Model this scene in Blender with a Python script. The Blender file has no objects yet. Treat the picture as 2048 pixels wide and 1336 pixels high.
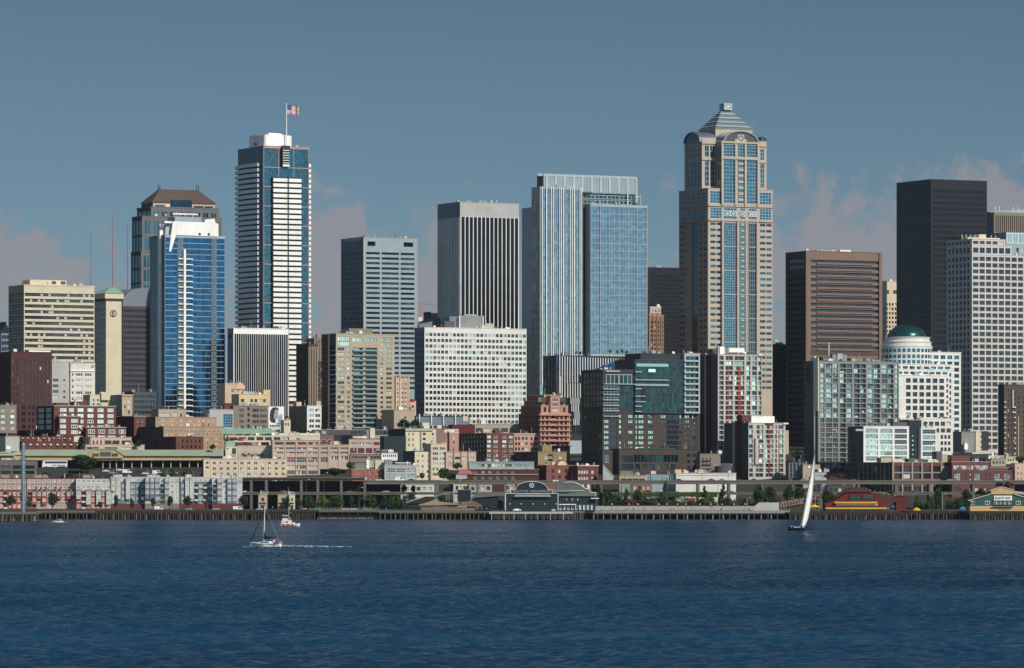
import bpy, bmesh, math, random
from mathutils import Vector, Matrix
random.seed(7)
R = math.radians
# ------------------------------------------------------------------ camera
F, HY, CH = 9300.0, 981.0, 16.0          # focal length in photo pixels, horizon row, eye height in metres
scn = bpy.context.scene
COL = scn.collection
cam = bpy.data.objects.new('camera', bpy.data.cameras.new('camera')); COL.objects.link(cam)
cam.location = (0, 0, CH); cam.rotation_euler = (R(90), 0, 0)
cam.data.sensor_width = 36; cam.data.lens = 36*F/2048; cam.data.shift_y = (HY-668)/2048
cam.data.clip_start = 1; cam.data.clip_end = 60000
scn.camera = cam
# ------------------------------------------------------------------ sun, sky, exposure
SAZ, SEL = R(39), R(36)                  # sun to the right of straight behind the camera
sv = Vector((math.sin(SAZ)*math.cos(SEL), -math.cos(SAZ)*math.cos(SEL), math.sin(SEL)))
sun = bpy.data.objects.new('sun', bpy.data.lights.new('sun', 'SUN')); COL.objects.link(sun)
sun.data.energy = 4.2; sun.data.angle = R(.53); sun.data.color = (1, .94, .85)
sun.rotation_euler = sv.to_track_quat('Z', 'Y').to_euler()
w = bpy.data.worlds.new('World'); scn.world = w; w.use_nodes = True
NT = w.node_tree; NT.nodes.clear()
def nd(nt, t, **k):
    n = nt.nodes.new(t)
    for a, b in k.items():
        if a[:1] == 'i' and a[1:].isdigit(): n.inputs[int(a[1:])].default_value = b
        else: setattr(n, a, b)
    return n
def lk(nt, a, ao, b, bi): nt.links.new(a.outputs[ao], b.inputs[bi])
def mth(nt, op, a, b=None, c=None, clamp=False):
    n = nt.nodes.new('ShaderNodeMath'); n.operation = op; n.use_clamp = clamp
    for i, x in enumerate((a, b, c)):
        if x is None: continue
        if isinstance(x, (int, float)): n.inputs[i].default_value = x
        else: nt.links.new(x, n.inputs[i])
    return n.outputs[0]
sk = nd(NT, 'ShaderNodeTexSky', sky_type='NISHITA', sun_disc=False, sun_elevation=SEL, sun_rotation=R(180)-SAZ, altitude=1800, air_density=1.0, dust_density=.6, ozone_density=3.0)
hs = nd(NT, 'ShaderNodeHueSaturation'); hs.inputs['Saturation'].default_value = .78; hs.inputs['Value'].default_value = 1
lk(NT, sk, 0, hs, 'Color')
tc = nd(NT, 'ShaderNodeTexCoord'); sp = nd(NT, 'ShaderNodeSeparateXYZ'); lk(NT, tc, 'Generated', sp, 0)
# low pinkish cloud banks over the eastern horizon, laid out by compass bearing and elevation
el = sp.outputs[2]; az = mth(NT, 'ARCTAN2', sp.outputs[0], sp.outputs[1])
cv = nd(NT, 'ShaderNodeCombineXYZ'); NT.links.new(az, cv.inputs[0]); NT.links.new(el, cv.inputs[2])
n1 = nd(NT, 'ShaderNodeTexNoise'); n1.inputs['Scale'].default_value = 110; n1.inputs['Detail'].default_value = 7; n1.inputs['Roughness'].default_value = .6; lk(NT, cv, 0, n1, 'Vector')
nz = n1.outputs[0]
tot = None
# bearing, elevation, half widths (degrees), density
for ca, ce, wa, we, dn in ((-2.22, 2.95, .42, .75, 1.0), (-2.1, 1.6, .9, .9, .75), (-6.1, 2.6, .9, .75, .9), (-5.3, 1.9, 1.3, .9, .7), (-.8, 2.4, 1.3, 1.0, .7),
                           (3.9, 2.7, 1.9, 1.15, .75), (6.3, 3.3, 1.4, .75, .7), (-4.0, 2.2, .6, .6, .5), (1.0, 1.4, 9, .9, .35), (14, 3, 5, 1.2, .7), (-14, 3.3, 4, 1.1, .7)):
    a = mth(NT, 'DIVIDE', mth(NT, 'SUBTRACT', az, R(ca)), R(wa*1.2)); b = mth(NT, 'DIVIDE', mth(NT, 'SUBTRACT', el, R(ce)), R(we))
    d = mth(NT, 'SQRT', mth(NT, 'ADD', mth(NT, 'MULTIPLY', a, a), mth(NT, 'MULTIPLY', b, b)))
    m = mth(NT, 'MULTIPLY', mth(NT, 'SUBTRACT', 1.2, d), dn)
    tot = m if tot is None else mth(NT, 'MAXIMUM', tot, m)
cl = mth(NT, 'ADD', tot, mth(NT, 'MULTIPLY', mth(NT, 'SUBTRACT', nz, .5), 2.6))
mr = nd(NT, 'ShaderNodeMapRange', interpolation_type='SMOOTHSTEP'); NT.links.new(cl, mr.inputs[0]); mr.inputs[1].default_value = .06; mr.inputs[2].default_value = .6; mr.inputs[3].default_value = 0; mr.inputs[4].default_value = .85
tint = nd(NT, 'ShaderNodeMix', data_type='RGBA', blend_type='MULTIPLY'); tint.inputs[0].default_value = 1
lk(NT, hs, 0, tint, 6); tint.inputs[7].default_value = (.59, .785, .92, 1)
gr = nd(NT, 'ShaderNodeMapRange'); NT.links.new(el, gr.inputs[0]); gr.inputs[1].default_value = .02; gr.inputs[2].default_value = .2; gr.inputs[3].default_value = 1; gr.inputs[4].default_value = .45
gv = nd(NT, 'ShaderNodeVectorMath', operation='SCALE'); lk(NT, tint, 2, gv, 0); wst = nd(NT, 'ShaderNodeMapRange', interpolation_type='SMOOTHSTEP'); NT.links.new(sp.outputs[1], wst.inputs[0]); wst.inputs[1].default_value = .75; wst.inputs[2].default_value = -.6; wst.inputs[3].default_value = 1; wst.inputs[4].default_value = 3.3   # sky behind the camera brightened by hand to lift the shaded faces
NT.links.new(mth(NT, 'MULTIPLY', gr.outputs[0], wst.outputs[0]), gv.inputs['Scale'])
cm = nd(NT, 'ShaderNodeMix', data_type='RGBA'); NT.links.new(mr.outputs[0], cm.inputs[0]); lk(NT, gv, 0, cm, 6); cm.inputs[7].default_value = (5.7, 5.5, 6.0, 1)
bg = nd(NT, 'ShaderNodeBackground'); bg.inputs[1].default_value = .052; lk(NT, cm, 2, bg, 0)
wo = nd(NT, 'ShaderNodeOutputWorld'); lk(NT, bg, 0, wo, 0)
vs = scn.view_settings; vs.view_transform = 'Standard'; vs.look = 'None'; vs.exposure = 0; vs.gamma = 1
# ------------------------------------------------------------------ helpers
def tag(o, label=None, cat=None, group=None, kind=None):
    for k, v in (('label', label), ('category', cat), ('group', group), ('kind', kind)):
        if v: o[k] = v
    return o
def empty(name, loc, rz=0):
    o = bpy.data.objects.new(name, None); COL.objects.link(o); o.location = loc; o.rotation_euler = (0, 0, rz); o.empty_display_size = 1
    return o
class MB:
    """collects faces with a material slot each, and builds one mesh object"""
    def __init__(s): s.v = []; s.f = []; s.m = []
    def face(s, pts, m=0):
        n = len(s.v); s.v += [tuple(p) for p in pts]; s.f.append(tuple(range(n, n+len(pts)))); s.m.append(m); return s
    def box(s, x0, y0, z0, x1, y1, z1, m=0, skip=''):
        p = [(x0,y0,z0),(x1,y0,z0),(x1,y1,z0),(x0,y1,z0),(x0,y0,z1),(x1,y0,z1),(x1,y1,z1),(x0,y1,z1)]
        n = len(s.v); s.v += p
        for k, q in (('f',(0,1,5,4)),('r',(1,2,6,5)),('b',(2,3,7,6)),('l',(3,0,4,7)),('t',(4,5,6,7)),('u',(3,2,1,0))):
            if k not in skip: s.f.append(tuple(n+i for i in q)); s.m.append(m)
        return s
    def prism(s, poly, y0, y1, m=0):
        """polygon in x,z (counter-clockwise seen from -y) extruded from y0 to y1"""
        n = len(s.v); k = len(poly)
        s.v += [(x, y0, z) for x, z in poly] + [(x, y1, z) for x, z in poly]
        s.f.append(tuple(range(n, n+k))); s.m.append(m); s.f.append(tuple(range(n+2*k-1, n+k-1, -1))); s.m.append(m)
        for i in range(k):
            j = (i+1) % k; s.f.append((n+j, n+i, n+k+i, n+k+j)); s.m.append(m)
        return s
    def extr(s, poly, z0, z1, m=0):
        """polygon in x,y (counter-clockwise from above) extruded up"""
        n = len(s.v); k = len(poly)
        s.v += [(x, y, z0) for x, y in poly] + [(x, y, z1) for x, y in poly]
        s.f.append(tuple(range(n+k, n+2*k))); s.m.append(m); s.f.append(tuple(range(n+k-1, n-1, -1))); s.m.append(m)
        for i in range(k):
            j = (i+1) % k; s.f.append((n+i, n+j, n+k+j, n+k+i)); s.m.append(m)
        return s
    def tube(s, a, b, ra, rb=None, n=8, m=0, cap=True):
        rb = ra if rb is None else rb
        a, b = Vector(a), Vector(b); d = (b-a).normalized(); u = d.orthogonal().normalized(); w_ = d.cross(u)
        k = len(s.v)
        for c, r in ((a, ra), (b, rb)):
            for i in range(n):
                t = 2*math.pi*i/n; s.v.append(tuple(c+(u*math.cos(t)+w_*math.sin(t))*r))
        for i in range(n):
            j = (i+1) % n; s.f.append((k+i, k+j, k+n+j, k+n+i)); s.m.append(m)
        if cap: s.f.append(tuple(range(k+n-1, k-1, -1))); s.m.append(m); s.f.append(tuple(range(k+n, k+2*n))); s.m.append(m)
        return s
    def lathe(s, prof, n=16, m=0, c=(0, 0), sx=1, sy=1, cap=True):
        k = len(s.v)
        for r, z in prof:
            for i in range(n):
                t = 2*math.pi*i/n; s.v.append((c[0]+r*math.cos(t)*sx, c[1]+r*math.sin(t)*sy, z))
        for a in range(len(prof)-1):
            for i in range(n):
                j = (i+1) % n; s.f.append((k+a*n+i, k+a*n+j, k+(a+1)*n+j, k+(a+1)*n+i)); s.m.append(m)
        if cap:
            s.f.append(tuple(range(k+n-1, k-1, -1))); s.m.append(m); q = k+(len(prof)-1)*n; s.f.append(tuple(range(q, q+n))); s.m.append(m)
        return s
    def mesh(s, name, mats, smooth=False):
        me = bpy.data.meshes.new(name); me.from_pydata(s.v, [], s.f)
        for mt in (mats if isinstance(mats, (list, tuple)) else [mats]): me.materials.append(mt)
        me.polygons.foreach_set('material_index', s.m)
        if smooth: me.polygons.foreach_set('use_smooth', [True]*len(s.f))
        me.update(); return me
    def build(s, name, mats, parent=None, loc=(0, 0, 0), smooth=False, rz=0):
        return link(name, s.mesh(name, mats, smooth), parent, loc, rz)
def link(name, me, parent=None, loc=(0, 0, 0), rz=0):
    o = bpy.data.objects.new(name, me); COL.objects.link(o); o.parent = parent; o.location = loc; o.rotation_euler = (0, 0, rz)
    return o
def copy_tree(o, parent=None):
    c = o.copy(); COL.objects.link(c); c.parent = parent
    for ch in list(o.children): copy_tree(ch, c)
    return c
def X(px, Y): return (px-1024)*Y/F
def Z(py, Y): return CH-(py-HY)*Y/F
# ------------------------------------------------------------------ materials
MATS = {}
def mat(name, col, rough=.85, var=.2, scale=.12, metal=0, spec=.3, streak=.26, fine=2.0):
    """painted, stone or concrete surface: real colour with blotches, rain streaks and fine grain"""
    if name in MATS: return MATS[name]
    m = bpy.data.materials.new(name); m.use_nodes = True; t = m.node_tree; b = t.nodes['Principled BSDF']
    tc = nd(t, 'ShaderNodeTexCoord'); oi = nd(t, 'ShaderNodeObjectInfo')
    ad = nd(t, 'ShaderNodeVectorMath', operation='ADD'); lk(t, tc, 'Object', ad, 0); lk(t, oi, 'Location', ad, 1)
    n = nd(t, 'ShaderNodeTexNoise'); n.inputs['Scale'].default_value = scale; n.inputs['Detail'].default_value = 5; lk(t, ad, 0, n, 'Vector')
    mp = nd(t, 'ShaderNodeMapping'); mp.inputs['Scale'].default_value = (1.1, 1.1, .035); lk(t, ad, 0, mp, 0)
    s = nd(t, 'ShaderNodeTexNoise'); s.inputs['Scale'].default_value = 1; s.inputs['Detail'].default_value = 3; lk(t, mp, 0, s, 'Vector')
    g = nd(t, 'ShaderNodeTexNoise'); g.inputs['Scale'].default_value = fine; g.inputs['Detail'].default_value = 2; lk(t, ad, 0, g, 'Vector')
    v = mth(t, 'ADD', 1-var-streak*.5-.06, mth(t, 'MULTIPLY', n.outputs[0], 2*var))
    v = mth(t, 'ADD', v, mth(t, 'MULTIPLY', s.outputs[0], streak))
    v = mth(t, 'ADD', v, mth(t, 'MULTIPLY', g.outputs[0], .12))
    x = nd(t, 'ShaderNodeMix', data_type='RGBA', blend_type='MULTIPLY'); x.inputs[0].default_value = 1; x.inputs[6].default_value = (*col, 1)
    cc = nd(t, 'ShaderNodeCombineXYZ')
    for i in range(3): t.links.new(v, cc.inputs[i])
    lk(t, cc, 0, x, 7); lk(t, x, 2, b, 'Base Color')
    b.inputs['Roughness'].default_value = rough; b.inputs['Metallic'].default_value = metal; b.inputs['Specular IOR Level'].default_value = spec
    MATS[name] = m; return m
def glass(name, col, rough=.12, metal=0, var=.35, spec=.6, tilt=.02, blind=0, bcol=(.5, .48, .42)):
    """window glass: colour and tilt differ from pane to pane; BLIND = share of panes with pale blinds drawn behind"""
    if name in MATS: return MATS[name]
    m = bpy.data.materials.new(name); m.use_nodes = True; t = m.node_tree; b = t.nodes['Principled BSDF']
    oi = nd(t, 'ShaderNodeObjectInfo'); ge = nd(t, 'ShaderNodeNewGeometry')
    r = mth(t, 'FRACT', mth(t, 'MULTIPLY', mth(t, 'ADD', oi.outputs['Random'], ge.outputs['Random Per Island']), 7.31))
    v = mth(t, 'ADD', 1-var, mth(t, 'MULTIPLY', r, 2*var))
    x = nd(t, 'ShaderNodeMix', data_type='RGBA', blend_type='MULTIPLY'); x.inputs[0].default_value = 1; x.inputs[6].default_value = (*col, 1)
    cc = nd(t, 'ShaderNodeCombineXYZ')
    for i in range(3): t.links.new(v, cc.inputs[i])
    lk(t, cc, 0, x, 7); out = x.outputs[2]
    if blind:
        r2 = mth(t, 'FRACT', mth(t, 'MULTIPLY', r, 13.7)); k = mth(t, 'LESS_THAN', r2, blind)
        y = nd(t, 'ShaderNodeMix', data_type='RGBA'); t.links.new(k, y.inputs[0]); t.links.new(out, y.inputs[6]); y.inputs[7].default_value = (*bcol, 1); out = y.outputs[2]
        if metal: t.links.new(mth(t, 'MULTIPLY', mth(t, 'SUBTRACT', 1, k), metal), b.inputs['Metallic'])
    t.links.new(out, b.inputs['Base Color'])
    b.inputs['Roughness'].default_value = rough
    if not (blind and metal): b.inputs['Metallic'].default_value = metal
    b.inputs['Specular IOR Level'].default_value = spec
    wn = nd(t, 'ShaderNodeTexWhiteNoise', noise_dimensions='1D'); t.links.new(r, wn.inputs['W'])
    tcx = nd(t, 'ShaderNodeTexCoord'); ln = nd(t, 'ShaderNodeTexNoise'); ln.inputs['Scale'].default_value = .09; ln.inputs['Detail'].default_value = 2; lk(t, tcx, 'Object', ln, 'Vector')
    s0 = nd(t, 'ShaderNodeVectorMath', operation='ADD'); lk(t, wn, 'Color', s0, 0); lk(t, ln, 'Color', s0, 1)
    s1 = nd(t, 'ShaderNodeVectorMath', operation='SUBTRACT'); lk(t, s0, 0, s1, 0); s1.inputs[1].default_value = (1, 1, 1)
    s2 = nd(t, 'ShaderNodeVectorMath', operation='SCALE'); lk(t, s1, 0, s2, 0); s2.inputs['Scale'].default_value = tilt
    s3 = nd(t, 'ShaderNodeVectorMath', operation='ADD'); lk(t, s2, 0, s3, 0); lk(t, ge, 'Normal', s3, 1)
    s4 = nd(t, 'ShaderNodeVectorMath', operation='NORMALIZE'); lk(t, s3, 0, s4, 0); lk(t, s4, 0, b, 'Normal')
    MATS[name] = m; return m
# walls; darker ones also clad left faces, shade put into their colour
M_white = mat('white_panel', (.66, .645, .59)); M_bright = mat('white_paint', (.80, .79, .74), rough=.6)
M_cream = mat('cream_stucco', (.60, .53, .38)); M_yellow = mat('yellow_stucco', (.60, .47, .27)); M_tan = mat('tan_stucco', (.42, .33, .22))
M_ochre = mat('ochre_brick', (.36, .245, .155)); M_sand = mat('sandstone', (.44, .36, .285)); M_buff = mat('buff_concrete', (.40, .33, .24))
M_pink = mat('pink_stucco', (.50, .36, .30)); M_salmon = mat('salmon_concrete', (.43, .25, .19)); M_peach = mat('peach_concrete', (.55, .40, .29))
M_brick = mat('red_brick', (.125, .045, .036)); M_dbrick = mat('dark_brick_and_side_shade', (.075, .030, .027)); M_obrick = mat('orange_brick', (.40, .105, .045))
M_brown = mat('brown_granite', (.19, .125, .095), rough=.6); M_dbrown = mat('dark_brown_brick_and_side_shade', (.085, .062, .05))
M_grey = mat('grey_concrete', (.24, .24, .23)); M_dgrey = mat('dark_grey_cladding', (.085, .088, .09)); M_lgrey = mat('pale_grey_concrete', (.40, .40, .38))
M_steel = mat('steel_cladding', (.29, .355, .38), rough=.5); M_bgrey = mat('blue_grey_siding_and_side_shade', (.17, .20, .24)); M_black = mat('black_metal', (.018, .02, .025), rough=.4)
M_char = mat('charcoal_granite', (.03, .032, .036), rough=.5); M_stone = mat('grey_masonry', (.22, .18, .14)); M_olive = mat('olive_plaster', (.20, .19, .13))
M_green = mat('green_copper_roof', (.25, .40, .30), rough=.6); M_roofg = mat('sage_metal_roof', (.30, .36, .26), rough=.6); M_dgreen = mat('dark_green_siding', (.022, .085, .07), rough=.6)
M_red = mat('red_panel', (.26, .026, .018), rough=.5); M_maroon = mat('maroon_shingle', (.12, .02, .025)); M_dteal = mat('dark_teal_siding', (.009, .022, .028), rough=.6)
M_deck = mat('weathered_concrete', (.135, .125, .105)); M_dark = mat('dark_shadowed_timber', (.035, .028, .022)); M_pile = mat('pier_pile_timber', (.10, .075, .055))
M_rock = mat('shore_rock', (.16, .125, .085), scale=.6, var=.4); M_asph = mat('asphalt', (.05, .05, .052)); M_awn = mat('red_awning', (.30, .03, .025)); M_yel = mat('yellow_canvas', (.62, .40, .04))
M_mull = mat('aluminium_mullion', (.34, .40, .42), rough=.4); M_dmull = mat('dark_mullion', (.05, .06, .07), rough=.4); M_wmull = mat('white_mullion', (.70, .70, .66), rough=.5); M_pinkm = mat('pink_mullion', (.42, .27, .24), rough=.5)
M_orange = mat('orange_paint', (.55, .16, .04), rough=.5); M_blue = mat('blue_canvas', (.03, .10, .35)); M_rustroof = mat('bronze_metal_roof', (.11, .075, .06), rough=.55, spec=.4)
M_wood = mat('pale_timber', (.30, .23, .16)); M_trunk = mat('tree_bark', (.06, .045, .03)); M_skin = mat('skin', (.45, .27, .19)); M_silver = mat('galvanised_steel', (.30, .33, .35), rough=.35, metal=.7)
# glass
G_dark = glass('dark_glass', (.018, .026, .04), blind=.07); G_mid = glass('grey_glass', (.06, .075, .085), metal=.25, blind=.12)
G_blue = glass('blue_curtain_glass', (.022, .085, .16), metal=.92, rough=.09, var=.22); G_sky = glass('sky_curtain_glass', (.20, .25, .28), metal=.92, rough=.08, var=.16)
G_teal = glass('teal_curtain_glass', (.045, .145, .18), metal=.92, rough=.09, var=.25); G_mint = glass('mint_window_glass', (.62, .76, .62), metal=.9, rough=.1, var=.3)
G_seag = glass('sea_green_window_glass', (.33, .39, .35), metal=.8, rough=.1, var=.25); G_deep = glass('deep_blue_glass', (.018, .05, .075), metal=.55, rough=.09, var=.35)
G_pale = glass('blind_window_glass', (.42, .45, .41), var=.25, rough=.3); G_navy = glass('navy_glass', (.02, .035, .055), metal=.3, var=.3); G_black = glass('black_tower_glass', (.022, .028, .036), metal=.7, rough=.1, var=.3)
G_slot = glass('slot_glass', (.008, .011, .018), spec=.15, var=.2); G_hotel = glass('dark_teal_glass', (.022, .06, .066), metal=.75, rough=.1, var=.4); G_red = glass('red_framed_glass', (.12, .022, .022), var=.3, blind=.15)
# ------------------------------------------------------------------ buildings
def ground(Y):
    P = ((-9e9, -3), (2626, -3), (2627, 4.6), (2745, 5), (2800, 22), (2850, 30), (3000, 38), (3500, 52), (4500, 70), (9e9, 70))
    for (a, za), (b, zb) in zip(P, P[1:]):
        if Y <= b: return za+(zb-za)*(Y-a)/(b-a)
WM = {}
def wmesh(w_, h, kind, mats, nx, nz, bar):
    """one window: pane, and for kind f a frame with glazing bars in front of it"""
    key = (round(w_, 2), round(h, 2), kind, tuple(m.name for m in mats), nx, nz, bar)
    if key in WM: return WM[key]
    b = MB(); a = w_/2
    if kind == 'p': b.face([(-a, 0, 0), (a, 0, 0), (a, 0, h), (-a, 0, h)], 0)
    else:
        for i in range(nx):
            for j in range(nz): b.face([(-a+w_*i/nx, 0, h*j/nz), (-a+w_*(i+1)/nx, 0, h*j/nz), (-a+w_*(i+1)/nx, 0, h*(j+1)/nz), (-a+w_*i/nx, 0, h*(j+1)/nz)], 0)
        for i in range(nx+1):
            c = -a+w_*i/nx; q = bar/2; lo, hi = (c, c+bar) if i == 0 else ((c-bar, c) if i == nx else (c-q, c+q)); b.box(lo, -.16, 0, hi, -.01, h, 1, 'bu')
        for j in range(nz+1):
            c = h*j/nz; q = bar/2; lo, hi = (c, c+bar) if j == 0 else ((c-bar, c) if j == nz else (c-q, c+q)); b.box(-a, -.14, lo, a, -.01, hi, 1, 'blr')
    WM[key] = b.mesh('window', list(mats)); return WM[key]
def s_wall(v): return v.wall
class T:
    """one building: an Empty at its front corner; parts are placed in its own axes (x along the front, y into the block)"""
    def __init__(s, name, label, xc, Y, cat='building', th=27, group=None, base=None):
        s.Y, s.th = Y, R(th); s.C = Vector((X(xc, Y), Y)); s.base = ground(Y) if base is None else base
        s.u = Vector((math.cos(s.th), math.sin(s.th))); s.n = Vector((-math.sin(s.th), math.cos(s.th)))
        s.o = empty(name, (s.C.x, s.C.y, s.base), s.th); tag(s.o, label, cat, group); s.win = []; s.vols = []
    def z(s, py): return Z(py, s.Y)-s.base
    def along(s, px, off=(0, 0), ax='u'):
        """distance along the front (u) or the side (n) from the point OFF to where photo column px falls"""
        c = s.C+s.u*off[0]+s.n*off[1]; k = (px-1024)/F; d = s.u if ax == 'u' else s.n
        return (k*c.y-c.x)/(d.x-k*d.y)
    def vol(s, xl, xc, xr, yt, yb=None, wall=None, depth=None, off=0, wl=None, part='wall', cap=None, capm=None, dx=None):
        v = Vol(s, xl, xc, xr, yt, yb, wall, depth, off, wl, part, cap, capm); s.vols.append(v); return v
    def blk(s, name, x0, x1, y0, y1, d0, d1, m, parent=None):
        """box on the front: photo columns x0..x1, rows y0 (top)..y1, metres d0..d1 behind the front plane"""
        a, b = s.along(x0, (0, d0)), s.along(x1, (0, d0)); q = MB().box(0, 0, 0, b-a, d1-d0, s.z(y0)-s.z(y1))
        return q.build(name, m, parent or s.o, (a, d0, s.z(y1)))
    def blkL(s, name, x0, x1, y0, y1, d0, d1, m):
        """the same on the left side face; x0 < x1, d into the block"""
        a, b = s.along(x1, (d0, 0), 'n'), s.along(x0, (d0, 0), 'n')
        return MB().box(0, 0, 0, d1-d0, b-a, s.z(y0)-s.z(y1)).build(name, m, s.o, (d0, a, s.z(y1)))
    def text(s, body, x0, x1, y0, y1, d, m, name='lettering', parent=None):
        cu = bpy.data.curves.new(name, 'FONT'); cu.body = body; cu.extrude = .12; cu.align_x = 'CENTER'; cu.align_y = 'CENTER'; cu.size = 10
        o = bpy.data.objects.new(name, cu); COL.objects.link(o)
        bpy.context.view_layer.update(); me = bpy.data.meshes.new_from_object(o); bpy.data.objects.remove(o)
        xs = [v.co.x for v in me.vertices]; ys = [v.co.y for v in me.vertices]
        a, b = s.along(x0, (0, d)), s.along(x1, (0, d)); hh = s.z(y0)-s.z(y1); me.materials.clear(); me.materials.append(m)
        kx, ky = (b-a)/(max(xs)-min(xs)), hh/(max(ys)-min(ys)); cx, cy = (max(xs)+min(xs))/2, (max(ys)+min(ys))/2
        for v in me.vertices: v.co = Vector(((v.co.x-cx)*kx, -v.co.z, (v.co.y-cy)*ky))
        return link(name, me, parent or s.o, ((a+b)/2, d, (s.z(y0)+s.z(y1))/2))
    def clutter(s, v):
        """small plant, vents and pipes standing on a roof"""
        r = random.Random(int(v.w*97+v.zt*31)); n = min(9, 2+int(v.w/7))
        for i in range(n):
            k = r.random(); x = v.o.x+r.uniform(.06, .9)*v.w; y = v.o.y+r.uniform(.8, max(1.2, v.d*.4)); z = v.zt+(v.cap or 0)
            if k < .45: w_, h = r.uniform(.9, 3.2), r.uniform(.7, 1.9); MB().box(0, 0, 0, w_, r.uniform(.8, 2), h).box(.1, .1, h, w_*.6, .7, h+.25).build('rooftop_unit', r.choice([M_grey, M_lgrey, M_dgrey, M_steel, M_wmull, M_cream]), s.o, (x, y, z))
            elif k < .7: MB().tube((0, 0, 0), (0, 0, r.uniform(.9, 2.2)), .22, n=6).lathe([(.35, 1.0), (.42, 1.3), (.1, 1.5)], 8).build('roof_vent', r.choice([M_steel, M_lgrey, M_dgrey]), s.o, (x, y, z))
            elif k < .85: MB().box(0, 0, 0, .9, .8, r.uniform(1.4, 2.6)).build('chimney', r.choice([M_brick, s_wall(v), M_stone]), s.o, (x, y, z))
            else: MB().tube((0, 0, 0), (0, 0, r.uniform(2.5, 5)), .09, n=4).build('antenna', M_mull, s.o, (x, y, z))
    def done(s):
        for v in s.vols:
            if v.cap and s.z(0) and v.zb < v.zt-3: s.clutter(v)
        """first 100 windows (largest first) become parts of their own, what is left one part"""
        ws = sorted(s.win, key=lambda q: -q[6]); P = {}
        def put(me, p, rz, nm):
            o = link(nm, me, s.o, p, rz)
            return o
        for (nm, me, p, rz, sub, _m, _s) in ws[:100]:
            o = put(me, p, rz, nm)
        rest = ws[100:]
        if rest:
            mats, b = [], MB()
            for (nm, me, p, rz, sub, _m, _s) in rest:
                c, sn = math.cos(rz), math.sin(rz); n = len(b.v); ix = []
                for mt in me.materials:
                    if mt not in mats: mats.append(mt)
                    ix.append(mats.index(mt))
                for v in me.vertices: b.v.append((p[0]+c*v.co.x-sn*v.co.y, p[1]+sn*v.co.x+c*v.co.y, p[2]+v.co.z))
                for f in me.polygons: b.f.append(tuple(n+i for i in f.vertices)); b.m.append(ix[f.material_index])
            o = b.build(rest[0][0], mats, s.o); o['kind'] = 'stuff'
        return s.o
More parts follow.
